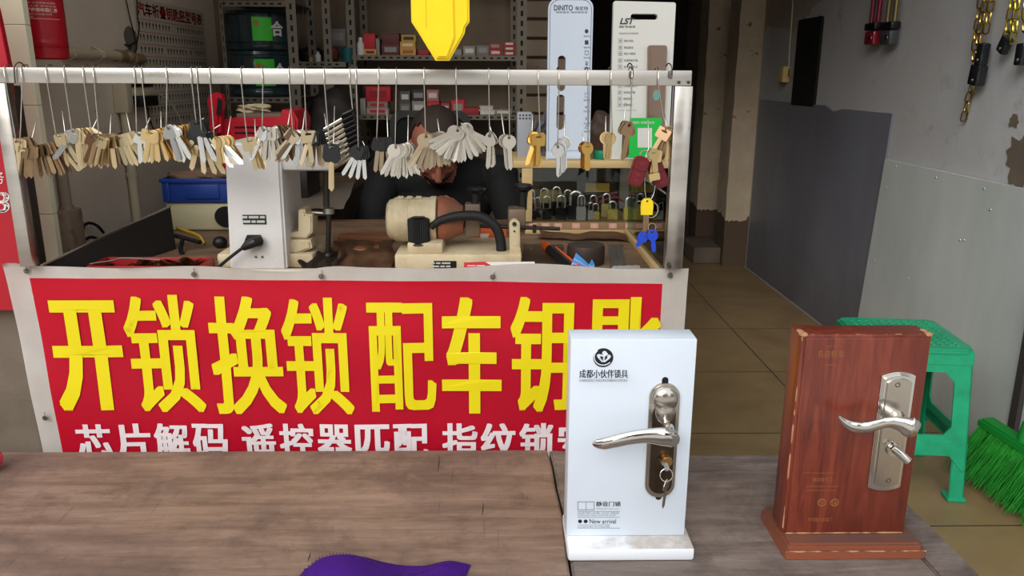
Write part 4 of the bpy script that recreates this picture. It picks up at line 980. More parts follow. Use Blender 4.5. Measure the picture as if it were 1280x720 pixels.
# clamp of the grey machine with lever
mb = MB(); Yc = 1.62; Pc = fplane(Yc); fc = (Pc.o, Pc.a, Pc.b, Pc.n)
mb.prism([Pc.ab(*c) for c in ((366, 286), (380, 284), (380, 258), (388, 257), (389, 263), (397, 263), (397, 285), (390, 292), (366, 292))][::-1], .05, fc, bev=.003)
mb.prism([Pc.ab(*c) for c in ((364, 293), (396, 293), (398, 303), (380, 310), (364, 309))][::-1], .06, fc, bev=.004)
mb.build('clamp', CREAM, gm)
mb = MB(); a = U(391, 266, Y=1.60); mb.cyl(a, U(411, 267, Y=1.60), .005, .005, 14); mb.cyl(U(411, 260, Y=1.585), U(411, 267, Y=1.585), .011, .012, 20, bev=.001); mb.build('lever_bracket', M_ZN, gm)
mb = MB(); mb.tube([U(408, 200, Y=1.585), U(408, 258, Y=1.585)], .0062, 14); mb.tube([U(411, 268, Y=1.585), U(410, 318, Y=1.585)], .0050, 14); mb.ball(U(410, 320, Y=1.585), .009); mb.build('lever', IRON, gm)

# ---- cream machine with motor
Y2 = 1.52; P2 = fplane(Y2); F2 = (P2.o, P2.a, P2.b, P2.n)
cm = thing('key_cutting_machine', V((U(590, 330, Y=Y2).x, Y2+.08, ZC)), 'low cream key machine with a round motor lying on its base', 'machine')
a = P2.ab(493, 318); b_ = P2.ab(652, 318); 
MB().bb(a[0], b_[0], Y2, Y2+.17, ZC+.0005, a[1], .004).build('base', CREAM, cm)
MB().bb(P2.ab(499, 0)[0], P2.ab(547, 0)[0], Y2+.01, Y2+.14, a[1], P2.ab(0, 305)[1], .003).build('motor_mount', CREAM, cm)
Ym = 1.60; Pm = fplane(Ym); ml = Pm.at(484, 274); mr = Pm.at(549, 274); R = .0445
mb = MB(); mb.lathe([(.001, 0), (R*.72, .001), (R*.88, .006), (R*.93, .014), (R, .018), (R, .045), (R*.985, .0455), (R*.985, .047), (R, .0475), (R, .088), (R*1.05, .089), (R*1.05, .100), (R*.9, .102), (.001, .1025)], ml, (1, 0, 0), 48)
for k in range(3): mb.box((ml.x+.03+.018*k, ml.y-.01, ml.z+R+.001), (.012, .01, .006), .002)
mb.build('motor', CREAM, cm)
mb = MB(); mb.lathe([(R*.95, 0), (R*1.06, .002), (R*1.06, .012), (R*.95, .022), (R*.62, .050), (R*.3, .052), (.004, .053)], ml+V((.1035, 0, 0)), (1, 0, 0), 40); mb.build('shroud', mat('shroud_orange', (150, 84, 58), .5, noise=(18, (112, 84, 66), .4, .65)), cm)
p = P2.at(522, 305, 0); p = V((p.x, Y2+.030, p.z)); kt = P2.ab(522, 270)[1]
mb = MB(); n_ = 32; prof = [(.0215 if i % 2 else .0200) for i in range(n_*2)]
o = [(p.x+prof[i]*math.cos(2*PI*i/(n_*2)), p.y+prof[i]*math.sin(2*PI*i/(n_*2))) for i in range(n_*2)]
mb.prism(o, .049, ((0, 0, a[1]+.017), (1, 0, 0), (0, 1, 0), (0, 0, 1)), bev=.002); mb.lathe([(.001, .049), (.012, .049), (.014, .051), (.010, .052), (.001, .0505)], (p.x, p.y, a[1]+.017), seg=24); mb.build('ribbed_knob', RUB, cm)
mb = MB(); mb.lathe([(.022, .0), (.0225, .001), (.0225, .003), (.02, .004)], (p.x, p.y, a[1]+.0142), seg=30); mb.build('knob_ring', M_ZN, cm)
hp = [U(538, 284, Y=1.55), U(552, 275, Y=1.552), U(575, 270, Y=1.555), U(600, 271, Y=1.556), U(618, 282, Y=1.556), U(625, 298, Y=1.556), U(627, 317, Y=1.556)]
mb = MB(); sp = smooth_path(hp, 14); mb.tube(sp, [.0062+.0035*min(1, i/30)+(.0006 if i % 2 else 0) for i in range(len(sp))], 16); mb.build('hose', RUB, cm)
Pb = fplane(1.55); fb = (Pb.o, Pb.a, Pb.b, Pb.n); c_ = Pb.ab(643, 279)
o = [Pb.ab(637, 319), Pb.ab(650, 319), Pb.ab(649.5, 280)]+[(c_[0]+.0102*math.cos(t_), c_[1]+.0102*math.sin(t_)) for t_ in [math.radians(10+20*i) for i in range(9)]]+[Pb.ab(636.5, 280)]
mb = MB(); mb.prism(o, .02, fb, bev=.002); mb.prism([Pb.ab(636, 319), Pb.ab(652, 319), Pb.ab(650, 307), Pb.ab(638, 307)], .005, fb, off=.020, bev=.002); br_ = mb.build('bracket', CREAM, cm)
mb = MB(); q = Pb.at(643, 280, .0205); mb.cyl(q+V((0, .002, 0)), q+V((0, -.003, 0)), .0045, .004, 14); q = Pb.at(643, 289, .0205); mb.cyl(q+V((0, .002, 0)), q+V((0, -.001, 0)), .002, .002, 10); mb.build('bolt', IRON, br_)
MB().bb(Pb.ab(636, 0)[0], Pb.ab(660, 0)[0], 1.565, 1.61, Pb.ab(0, 292)[1], Pb.ab(0, 262)[1], .004).build('vice', mat('vice_brown', (118, 100, 82), .5, .3), cm)
MB().bb(Pb.ab(577, 0)[0], Pb.ab(598, 0)[0], 1.585, 1.62, Pb.ab(0, 300)[1], Pb.ab(0, 258)[1], .003).build('vice', MC['vice_brown'], cm)
mb = MB(); mb.cyl(U(580, 282, Y=1.6), U(700, 286, Y=1.6), .004, .004, 12); mb.cyl(U(640, 284, Y=1.56), U(684, 286, Y=1.56), .003, .003, 10); mb.cyl(U(668, 281, Y=1.56), U(668, 291, Y=1.56), .004, .004, 8); mb.build('spindle', IRON, cm)
for (px, py, ph) in ((595, 258, 234), (654, 262, 230)):
    b0 = U(px-1, py, Y=1.6); t0 = U(px, ph, Y=1.6); h_ = (t0-b0).length
    mb = MB(); mb.lathe([(.009, 0), (.009, h_*.45), (.0105, h_*.7), (.0185, h_*.82), (.020, h_*.92), (.017, h_), (.001, h_*1.02)], b0, (t0-b0), 28); mb.build('lever_knob', BLK, cm)
mb = MB(); mb.prism(rrect(P2.ab(535, 0)[0], P2.ab(566, 0)[0], P2.ab(0, 336.5)[1], P2.ab(0, 326)[1], .0015, 3), .001, F2); npl = mb.build('name_plate', BLK, cm)
mb = MB(); putpx(mb, '▬ ▬ ▬▬', P2, 538, 563, 328, 330, off=.0015); putpx(mb, '▬▬ ▬ ▬', P2, 538, 563, 332, 334, off=.0015); mb.build('plate_lettering', MC['plate_silver'], npl, smooth=0)
# orange box behind the hose
MBo = MB(); x0 = U(590, 0, Y=1.70).x; x1 = U(634, 0, Y=1.70).x; ob = thing('orange_box', ((x0+x1)/2, 1.72, ZC), 'small orange cardboard box behind the black hose', 'box')
MBo.bb(x0, x1, 1.70, 1.74, ZC+.0005, U(600, 288, Y=1.7).z, .001).build('body', mat('card_orange', (214, 92, 44), .6), ob)
PO = fplane(1.6995); mb = MB(); mb.quad([PO.at(603, 302), PO.at(608, 303), PO.at(612, 292), PO.at(599, 292)]); mb.build('label', mat('card_cream', (228, 210, 190), .6), ob, smooth=0)

# ---- leaflet standing against the cream machine
q0 = U(580, 338, Y=1.492); lf = thing('leaflet', (U(625, 338, Y=1.492).x, 1.492, ZC), 'red and white folded leaflet leaning on the cream key machine', 'leaflet')
PF = PL(U(620, 338, Y=1.492), (1, 0, 0), (0, .18, 1)); ffr = (PF.o, PF.a, PF.b, PF.n)
mb = MB(); mb.prism([PF.ab(581, 352), PF.ab(672, 352), PF.ab(668, 327), PF.ab(619, 327.5), PF.ab(581, 328)], .0008, ffr); mb.build('sheet', mat('paper_white', (222, 218, 216), .6), lf)
mb = MB(); mb.prism([PF.ab(580, 352), PF.ab(612, 350), PF.ab(618, 334), PF.ab(606, 327), PF.ab(580, 328)], .0008, ffr, off=.001); mb.build('cover', mat('paper_red', (196, 34, 52), .5), lf)
mb = MB(); putpx(mb, '—— ——', PF, 584, 606, 331.5, 332.5, off=.0022); putpx(mb, '—— ——', PF, 584, 606, 337, 338, off=.0022); mb.build('print', MC['paper_white'], lf, smooth=0)
mb = MB(); rectpx(mb, PF, 630, 660, 332, 333, .001); rectpx(mb, PF, 622, 655, 335, 336, .001); mb.build('print', MC['paper_red'], lf, smooth=0)

# ---- left part of the worktop: black flap, crate, old machine
mb = slab([U(50, 334, Y=1.46), U(213, 259, Y=1.76), U(220, 311, Y=1.735), U(120, 335, Y=1.50)], .010, (-.9, .1, 0))
tag(mb.build('tilted_board', mat('panel_black', (34, 30, 28), .4)), 'black sloping panel with a worn edge at the left of the workbench', 'panel')
mb = MB(); mb.tube([U(52, 332, Y=1.459), U(130, 296, Y=1.61), U(213, 258, Y=1.76)], .0028, 8); mb.build('edge', mat('panel_edge', (120, 106, 92), .6), bpy.data.objects['tilted_board'])
YO = 1.95; PO_ = fplane(YO)
om = thing('old_printer', (U(232, 300, Y=YO).x, YO+.1, ZC), 'yellowed white office machine under the blue crate', 'printer')
x0 = U(179, 0, Y=YO).x; x1 = U(310, 0, Y=YO).x; z1 = U(230, 253, Y=YO).z
MB().bb(x0, x1, YO, YO+.20, ZC+.0005, z1, .008).build('body', mat('old_white', (196, 188, 152), .45), om)
mb = MB(); q = PO_.ab(283, 271); mb.prism(circ(q[0], q[1], .028, 24, .026), .004, (PO_.o, PO_.a, PO_.b, PO_.n), bev=.001); mb.build('vent', BLK, om)
for i in range(4): mb = MB(); mb.cyl(PO_.at(190+28*i, 298, -.02), PO_.at(190+28*i, 294, -.02), .008).build('foot', BLK, om)
cr_ = thing('storage_crate', ((x0+U(284, 0, Y=YO).x)/2, YO+.08, z1), 'blue plastic storage crate on the yellowed machine', 'crate')
xa, xb = U(178, 0, Y=YO).x, U(284, 0, Y=YO).x; zt = U(230, 223, Y=YO).z; BC = mat('crate_blue', (30, 62, 140), .4)
mb = MB(); T_ = .004
mb.bb(xa, xb, YO-.005, YO-.001, z1+.001, zt, .0008); mb.bb(xa, xb, YO+.16, YO+.164, z1+.001, zt, .0008); mb.bb(xa, xa+T_, YO-.001, YO+.16, z1+.001, zt); mb.bb(xb-T_, xb, YO-.001, YO+.16, z1+.001, zt); mb.bb(xa, xb, YO-.001, YO+.16, z1+.001, z1+.004)
mb.build('body', BC, cr_)
mb = MB(); mb.bb(xa-.004, xb+.004, YO-.010, YO-.004, zt-.010, zt, .002); mb.bb(xa-.004, xb+.004, YO+.163, YO+.169, zt-.010, zt, .002); mb.build('rim', BC, cr_)
mb = MB(); mb.bb(xa+.055, xb-.055, YO-.009, YO-.0045, z1+.010, zt-.014, .002); mb.bb(xa+.010, xa+.018, YO-.009, YO-.0045, z1+.002, zt-.010, .001); mb.bb(xb-.018, xb-.010, YO-.009, YO-.0045, z1+.002, zt-.010, .001); mb.build('grip_panel', BC, cr_)
# cardboard and cloth in the crate
def lump(name, fn_c, r, m, lab, cat, seed=1, amp=.25):
    rg_ = random.Random(seed); ph = [rg_.uniform(0, 6) for _ in range(6)]
    b = bmesh.new(); bmesh.ops.create_icosphere(b, subdivisions=4, radius=1)
    for v_ in b.verts:
        c = v_.co; k = 1+amp*(math.sin(3*c.x+ph[0])*math.cos(4*c.y+ph[1])+.5*math.sin(7*c.z+5*c.x+ph[2])+.3*math.sin(13*c.y+9*c.z+ph[3]))
        v_.co = V((c.x*r[0], c.y*r[1], c.z*r[2]))*k+V(fn_c)
    mb = MB(); mb._add(b); return tag(mb.build(name, m, smooth=60), lab, cat)
lump('crumpled_cloth', (U(232, 216, Y=YO).x, YO+.08, zt-.012), (.075, .06, .026), mat('cloth_brown', (118, 92, 74), .9), 'crumpled brown cloth heaped in the blue crate', 'cloth', 2)

# tin tray with gold foil at the front left of the bench
tt = thing('tin_tray', (U(180, 335, Y=1.50).x, 1.50, ZC), 'red and gold tin tray lying behind the top of the banner', 'tray')
x0, x1 = U(118, 334, Y=1.50).x, U(257, 334, Y=1.50).x
mb = MB(); zt_ = U(180, 333, Y=1.47).z
mb.bb(x0, x1, 1.47, 1.474, ZC+.008, zt_, .001); mb.bb(x0, x1, 1.548, 1.552, ZC+.008, zt_, .001); mb.bb(x0, x0+.004, 1.474, 1.548, ZC+.008, zt_); mb.bb(x1-.004, x1, 1.474, 1.548, ZC+.008, zt_); mb.bb(x0, x1, 1.47, 1.552, ZC, ZC+.008)
mb.build('tray', mat('tin_red', (150, 34, 36), .35), tt)
mb = MB(); mb.grid(lambda u, v: V((x0+.07+(x1-x0-.09)*u, 1.478+.066*v, zt_-.004+.003*math.sin(20*u)+.003*math.sin(9*v+7*u))), 40, 12, .0008); mb.build('foil', mat('foil_gold', (190, 150, 70), .2, 1, noise=(40, (120, 60, 30), .4, .6)), tt)
mb = MB(); mb.tube(smooth_path([U(112, 330, Y=1.49), U(140, 326, Y=1.50), U(155, 323, Y=1.5), U(200, 325, Y=1.505)], 4), .0016, 6); mb.build('handle', M_ZN, tt)
# yellow and black clamp behind the tray
cl_ = thing('bar_clamp', U(240, 300, Y=1.78), 'black and yellow hand clamp lying beside the grey key machine', 'clamp')
mb = MB(); mb.tube(smooth_path([U(222, 286, Y=1.78), U(235, 290, Y=1.77), U(250, 296, Y=1.75), U(256, 305, Y=1.74)], 5), [.007]*16, 10, flat=.5); mb.build('handle', mat('clamp_yellow', (176, 140, 40), .5), cl_)
mb = MB(); mb.tube(smooth_path([U(216, 294, Y=1.76), U(232, 298, Y=1.75), U(250, 303, Y=1.73)], 5), .005, 10); mb.tube(smooth_path([U(228, 300, Y=1.74), U(226, 312, Y=1.70), U(229, 320, Y=1.68)], 5), .005, 10); mb.ball(U(275, 303, Y=1.75), (.016, .014, .014)); mb.build('jaw', BLK, cl_)

# ---- crumpled leather and scraps on the bench
def sheet3(name, pts_uv, m, lab, cat, amp=.004, seed=1, th=.0012, n=(26, 14), k=9):
    a, b, c, d = [V(p) for p in pts_uv]; rg_ = random.Random(seed); f1, f2, f3 = [rg_.uniform(0, 6) for _ in range(3)]
    mb = MB(); mb.grid(lambda u, v: (a*(1-u)+b*u)*(1-v)+(d*(1-u)+c*u)*v+V((amp*math.sin(k*v+f3), amp*math.sin(k*u+f1), amp*(math.sin(k*u+f1)*math.sin(k*.8*v+f2)+.5*math.sin(2.3*k*u+f3)+.4*math.sin(2*k*v+f2)+1.6))), n[0], n[1], th)
    return tag(mb.build(name, m, smooth=50), lab, cat)
def onz(px, py, z=ZC): return U(px, py, z=z)
LEA = mat('leather_brown', (138, 100, 72), .6, noise=(12, (98, 72, 54), .4, .7), bump=.5, bscale=60)
sheet3('leather_sheet', [onz(425, 352, ZC+.003), onz(492, 352, ZC+.003), onz(492, 304, ZC+.02), onz(418, 304, ZC+.02)], LEA, 'crumpled brown leather sheet between the two key machines', 'leather', .0035, 3)
sheet3('dark_cloth', [onz(372, 350, ZC+.003), onz(424, 350, ZC+.003), onz(430, 318, ZC+.012), onz(380, 320, ZC+.008)], mat('cloth_dark', (60, 48, 38), .9), 'dark crumpled rag to the right of the grey machine base', 'rag', .006, 8)
tag(MB().bb(onz(425, 302).x, onz(492, 302).x, 1.79, 1.84, ZC, ZC+.018, .003).build('wood_strip', mat('wood_orange', (150, 96, 62), .6, noise=(20, (120, 74, 46), .3, .7), stretch=(.3, 3, 3))), 'orange brown wooden strip behind the leather sheet', 'wood')
tag(MB().bb(onz(470, 300).x-.02, onz(470, 300).x+.035, 1.64, 1.69, ZC, ZC+.022, .004).build('wood_block', MC['wood_orange']), 'small wooden block at the left end of the cream machine', 'wood')

# round dark stump
p0 = onz(735, 342); a0_ = U(711, 318, Y=1.56).x; a1_ = U(759, 318, Y=1.56).x; r_ = (a1_-a0_)/2; cx = (a0_+a1_)/2; zt_ = U(735, 306, Y=1.60).z
mb = MB(); mb.lathe([(r_*.97, 0), (r_, .004), (r_*1.01, (zt_-ZC)*.6), (r_, zt_-ZC-.004), (r_*.96, zt_-ZC), (.001, zt_-ZC+.001)], (cx, 1.60, ZC+.0005), seg=40)
tag(mb.build('wood_stump', mat('stump_dark', (66, 50, 42), .6, noise=(14, (40, 30, 26), .4, .7))), 'short round dark wooden block behind the blue cards', 'block')
# orange handled tool
tl_ = thing('cutter_tool', onz(695, 325), 'orange and black handled tool lying left of the round dark block', 'tool')
A_ = U(679, 305, Y=1.66); B_ = U(718, 337, Y=1.50)
mb = MB(); mb.tube([A_, A_.lerp(B_, .12), A_.lerp(B_, .25)], [.006, .0115, .011], 14); mb.build('grip_end', mat('tool_orange', (216, 88, 30), .4), tl_)
mb = MB(); mb.tube([A_.lerp(B_, .24), A_.lerp(B_, .6), B_], [.0112, .010, .009], 14); mb.build('grip', BLK, tl_)
mb = MB(); off_ = V((.008, 0, .007)); mb.tube([A_.lerp(B_, .3)+off_, B_+off_], .003, 8); mb.build('stripe', MC['tool_orange'], tl_)
# blue cards
for i, (pp, lab, sd) in enumerate((([(712, 336), (729, 338), (737, 331), (720, 316)], 'blue and white card leaning in front of the round dark block', 1), ([(728, 345), (744, 345), (743, 330), (740, 324)], 'second blue card peeping over the banner right of the larger one', 2))):
    cdt = thing('card', U(pp[0][0], pp[0][1], Y=1.50-.008*i), lab, 'card', 'blue cards in front of the round block')
    yy = 1.50-.008*i
    mb = slab([U(*c, Y=yy+(.012 if k > 1 else 0)) for k, c in enumerate(pp)], .0008, (0, 1, 0)); mb.build('card', mat('card_blue', (62, 140, 206), .35), cdt, smooth=0)
    c0, c1, c2, c3 = [V(U(*c, Y=yy+(.012 if k > 1 else 0)))+V((0, -.0006, 0)) for k, c in enumerate(pp)]
    mb = MB(); mb.quad([c0.lerp(c3, .25), c1.lerp(c2, .25), c1.lerp(c2, .40), c0.lerp(c3, .40)]); mb.quad([c0.lerp(c3, .6), c1.lerp(c2, .6), c1.lerp(c2, .68), c0.lerp(c3, .68)]); mb.build('stripe', mat('card_lilac', (176, 160, 206), .4), cdt, smooth=0)
sheet3('grey_card', [onz(762, 336), onz(784, 334), onz(778, 306), onz(760, 306)], mat('card_grey', (128, 120, 110), .6), 'grey cardboard tag lying right of the round dark block', 'cardboard', .0006, 5)
sheet3('paper_scrap', [onz(756, 345, ZC+.012), onz(802, 345, ZC+.012), onz(800, 332, ZC+.012), onz(768, 333, ZC+.012)], MC['paper_white'], 'white paper scrap just behind the banner near the right post', 'paper', .0008, 6)
sheet3('cardboard_sheet', [onz(652, 332, ZC), onz(706, 332, ZC), onz(704, 306, ZC), onz(654, 306, ZC)], mat('card_brown', (120, 96, 74), .8), 'brown cardboard sheet under the orange handled tool', 'cardboard', .0008, 9)
sheet3('leather_sheath', [onz(672, 300), onz(785, 303), onz(786, 293, ZC+.004), onz(676, 292, ZC+.004)], LEA, 'long brown leather sheath lying in front of the padlock case', 'sheath', .003, 4)
sheet3('leather_sheath', [onz(790, 305), onz(818, 306), onz(812, 293, ZC+.004), onz(794, 293, ZC+.004)], LEA, 'short dark leather piece right of the long sheath', 'leather', .003, 5)

# ================================================================== PADLOCK CASE
CW = mat('pine_trim', (206, 178, 128), .55, noise=(8, (188, 158, 108), .3, .7), stretch=(1, 4, 4)); LB_ = mat('ledge_brown', (158, 126, 92), .6)
GL = thin_glass('clear_glass', (246, 250, 247))
YC = 1.91; xL = U(641, 250, Y=YC).x; xRr = U(789, 280, Y=YC).x; zT0 = U(700, 210, Y=YC).z; zT1 = U(700, 201, Y=YC).z
cs = thing('glass_case', ((xL+xRr)/2, YC+.1, ZC), 'small pine-framed glass case full of padlocks', 'display case')
xE = U(838, 205, Y=YC).x
zl0 = U(700, 293, Y=YC).z; zl1 = U(700, 287.5, Y=YC).z; zl2 = U(700, 277, Y=YC).z
MB().bb(xL+.03, xRr, YC, YC+.22, ZC+.0005, zl1, .001).build('bottom_rail', CW, cs)
MB().bb(xL+.03, xRr, YC+.004, YC+.22, zl1+.0003, zl2, .001).build('ledge', LB_, cs)
MB().bb(xL, xE, YC-.004, YC+.24, zT0, zT1, .002).build('top_board', CW, cs)
MB().bb(U(654, 0, Y=YC).x, U(668, 0, Y=YC).x, YC-.003, YC+.012, zl2, zT0-.0005, .001).build('post', CW, cs)
MB().bb(xE-.02, xE-.002, YC+.2, YC+.22, ZC, zT0-.0005, .001).build('post', CW, cs)
MB().bb(xL+.03, xE, YC+.215, YC+.225, zl2, zT0-.0005).build('back', mat('case_back', (70, 60, 52), .7), cs)
MB().bb(xRr-.001, xE-.004, YC+.2, YC+.214, zl2, zT0-.001).build('inner_board', mat('board_grey', (150, 144, 134), .7), cs)
MB().bb(U(668, 0, Y=YC).x, xRr+.001, YC+.001, YC+.003, zl2+.0005, zT0-.0008).build('glass', GL, cs, smooth=0)
PT = mat('tag_pink', (222, 168, 150), .6); PCs = fplane(YC+.004)
for px in (666, 682, 697.5, 720, 743, 766, 784.5):
    w_ = 4.8 if px not in (784.5,) else 2.8
    mb = MB(); mb.quad([PCs.at(px-w_, 285.5, .0006), PCs.at(px+w_, 285.5, .0006), PCs.at(px+w_, 279, .0006), PCs.at(px-w_, 279, .0006)]); tg = mb.build('price_tag', PT, cs, smooth=0)
    mb = MB(); putpx(mb, '￥', PCs, px-2, px+2, 280, 284.5, off=.001); mb.build('lettering', MC['card_cream'], tg, smooth=0)
# glass wing on the right side of the bench
gw = thing('glass_partition', (.315, 1.68, ZC), 'upright glass pane with a pine foot strip along the right end of the workbench', 'glass')
MB().bb(.306, .336, 1.455, YC-.006, ZC+.0005, ZC+.014, .001).build('foot_strip', CW, gw)
MB().bb(.314, .319, 1.46, YC-.006, ZC+.0145, zT0-.001, .0005).build('pane', thin_glass('green_glass', (214, 238, 226), 1.7), gw, smooth=0)

def padlock(px, py, w, hb, hs_, body, lab, Y=YC+.03, grp='padlocks in the glass case'):
    s = (Y*.967+.08)/1000; base = U(px, 277, Y=YC+.03); x = U(px, py, Y=Y).x; zb = zl2+.0004+max(0, 0)
    T = thing('padlock', (x, Y, zb), lab, 'padlock', grp)
    W_ = w*s; hb = hb*s; hs_ = hs_*s
    mb = MB(); mb.prism(rrect(x-W_/2, x+W_/2, zb, zb+hb, .003, 3), W_*.42, ((0, Y+W_*.21, 0), (1, 0, 0), (0, 0, 1), (0, -1, 0)), bev=.0012); mb.build('body', body, T)
    r = W_*.34; top = zb+hb; st_ = max(.002, hs_-r)
    pts = [V((x-r, Y, top-.004)), V((x-r, Y, top+st_))]+[V((x+r*math.cos(math.radians(a)), Y, top+st_+r*math.sin(math.radians(a)))) for a in range(160, 10, -20)]+[V((x+r, Y, top+st_)), V((x+r, Y, top-.004))]
    mb = MB(); mb.tube(pts, W_*.085, 10); mb.build('shackle', LSH, T)
BKM = mat('lock_black', (44, 46, 50), .22, .5, coat=.6); LBR = mat('lock_brass', (226, 202, 108), .35, .3); LSH = mat('lock_shackle', (236, 236, 236), .2, .75); LCH = mat('lock_chrome', (222, 224, 228), .2, .6)
LK = [(665, 11, 12, 15, BKM, 'black padlock at the left end of the glass case', .02), (672, 10, 11, 14, BKM, 'black padlock second from the left end of the case', .05), (683, 12, 14, 15, BKM, 'black padlock third from the left end of the case', .02),
      (680, 13, 16, 18, BKM, 'tall-shackled black padlock behind the third one', .075), (701, 14, 15, 15, BKM, 'glossy black padlock left of the largest chrome one', .02), (695, 13, 18, 18, BKM, 'black padlock with high shackle behind the glossy one', .075),
      (726, 12, 17, 14, LCH, 'square chrome padlock in the middle of the case', .012), (719, 20, 17, 17, BKM, 'largest padlock of the case, black with tall bright shackle', .032), (738, 7, 12, 10, LCH, 'slim chrome padlock between the largest and the small brass one', .014),
      (744, 10, 10, 10, LBR, 'smallest brass padlock right of the slim chrome one', .02), (741, 11, 15, 11, BKM, 'dark padlock behind the smallest brass one', .07), (765, 13, 13, 10, LBR, 'brass padlock second from the right with a key on it', .02),
      (757, 12, 16, 13, LBR, 'brass padlock half hidden behind the keyed one', .06), (787-.5, 16, 16, 12, LBR, 'largest brass padlock at the right end of the case', .02), (664, 11, 15, 16, BKM, 'black padlock in the back row at the left end', .09), (709, 12, 16, 15, BKM, 'black padlock in the back row left of the largest', .09)]
for px, w, hb, hs_, m_, lab, dy in LK: padlock(px, 277, w, hb, hs_, m_, lab, YC+dy+.008)
for (px, lab) in ((757.5, 'small pale key standing before the keyed brass padlock'), (676, 'small chrome key hanging before the left black padlocks')):
    key('round', 'steel', U(px, 266, Y=YC+.006)+V((0, 0, .004)), -6 if px > 700 else 10, 0, lab, None, sc=.34)
# goods at the back of the case
lump('yellow_pouch', (U(690, 248, Y=YC+.16).x, YC+.16, zl2+.03), (.035, .02, .026), mat('pouch_olive', (170, 150, 84), .7), 'olive yellow pouch at the back left of the case', 'pouch', 5, .08)
MBb = MB(); x0 = U(738, 0, Y=YC+.13).x; x1 = U(770, 0, Y=YC+.13).x; tb_ = thing('yellow_box', ((x0+x1)/2, YC+.15, zl2), 'black and yellow narrow box standing at the back of the case', 'box')
MBb.bb(x0, x1, YC+.13, YC+.17, zl2+.0005, U(750, 229, Y=YC+.13).z, .001).build('body', mat('box_black', (34, 30, 28), .5), tb_)
MB().bb(x0, x1, YC+.1285, YC+.1298, U(750, 240, Y=YC+.13).z, U(750, 229, Y=YC+.13).z).build('band', mat('box_yellow', (196, 160, 50), .5), tb_)
for i, (pa, pb, pc_) in enumerate((((722, 262), (750, 246), (772, 240)), ((728, 266), (755, 250), (774, 246)), ((735, 258), (760, 244), (780, 252)))):
    mb = MB(); mb.tube(smooth_path([U(*pa, Y=YC+.11+.004*i), U(*pb, Y=YC+.10+.004*i), U(*pc_, Y=YC+.10+.004*i)], 6), .0028, 8)
    tag(mb.build('cable_lock', mat('cable_wine', (128, 44, 54), .35)), ('wine red cable', 'wine red cable', 'wine red cable')[i]+(' lying highest behind the padlocks', ' lying lowest behind the padlocks', ' curling down at the right behind the padlocks')[i], 'cable', 'wine red cables behind the padlocks')

# ---- sample boards on the case
WB = mat('sample_white', (196, 206, 220), .35); WB2 = mat('sample_white_warm', (206, 206, 200), .4); PD = mat('print_dark', (48, 50, 56), .6); PLn = mat('print_faint', (118, 122, 128), .6)
YD = 1.93; PD1 = PL((0, YD, zT1), (1, 0, 0), (0, .03, 1)); FD = (PD1.o, PD1.a, PD1.b, PD1.n)
z_ = zT1
dn = thing('fingerprint_lock_board', (U(712, 195, Y=YD).x, YD+.03, z_), 'narrow bluish white sample board with rounded top and two slots', 'sample board', 'lock sample boards on the glass case')
x0, y0 = PD1.ab(683, 196); x1, y1 = PD1.ab(742, -3); y0 = .014; 
sl = lambda a, b, c, d, r: rrect(PD1.ab(a, 0)[0], PD1.ab(b, 0)[0], PD1.ab(0, d)[1], PD1.ab(0, c)[1], r, 5)
o = [(x0, y0), (x1, y0), (x1, y1-.024)]+[(x1-.024+.024*math.cos(t_), y1-.024+.024*math.sin(t_)) for t_ in [math.radians(10*i) for i in range(1, 10)]]+[(x0+.024+.024*math.cos(t_), y1-.024+.024*math.sin(t_)) for t_ in [math.radians(90+10*i) for i in range(0, 10)]]
mb = MB(); mb.prism(o, .022, FD, off=-.022, holes=[sl(698.5, 708.5, 66, 111, .0085), sl(698, 708, 115.5, 160, .0085)]); mb.build('board', WB, dn)
mb = MB(); mb.prism([(x0-.001, .001), (x1+.001, .001), (x1+.001, .014), (x0-.001, .014)], .034, FD, off=-.026, bev=.003); mb.build('base', WB, dn)
mb = MB(); ins = .0042
oi = [(x0+ins, y0+.008), (x1-ins, y0+.008), (x1-ins, y1-.026)]+[(x1-ins-.021+.021*math.cos(t_), y1-.026+.021*math.sin(t_)) for t_ in [math.radians(10*i) for i in range(1, 10)]]+[(x0+ins+.021+.021*math.cos(t_), y1-.026+.021*math.sin(t_)) for t_ in [math.radians(90+10*i) for i in range(0, 10)]]
mb.tube([PD1.pt(p_[0], p_[1], .0003) for p_ in oi], .0006, 4, closed=True); mb.build('border_line', PD, dn, smooth=0)
mb = MB(); putpx(mb, 'DINITO', PD1, 692.5, 717.5, 5.8, 13.5, off=.001, **{}) if False else None
put(mb, 'DINITO', (PD1.at(692.5, 13.2, .0008), PD1.at(716, 13.2, .0008), PD1.at(692.5, 6.2, .0008), PD1.at(716, 6.2, .0008)), off=.012)
put(mb, '帝尼特', (PD1.at(719, 13.2, .0008), PD1.at(735, 13.2, .0008), PD1.at(719, 8, .0008), PD1.at(735, 8, .0008)))
put(mb, '智能安全 指纹锁专家', (PD1.at(695, 16.4, .0008), PD1.at(734.5, 16.4, .0008), PD1.at(695, 14.2, .0008), PD1.at(734.5, 14.2, .0008)))
mb.build('lettering', PD, dn, smooth=0)
mb = MB()
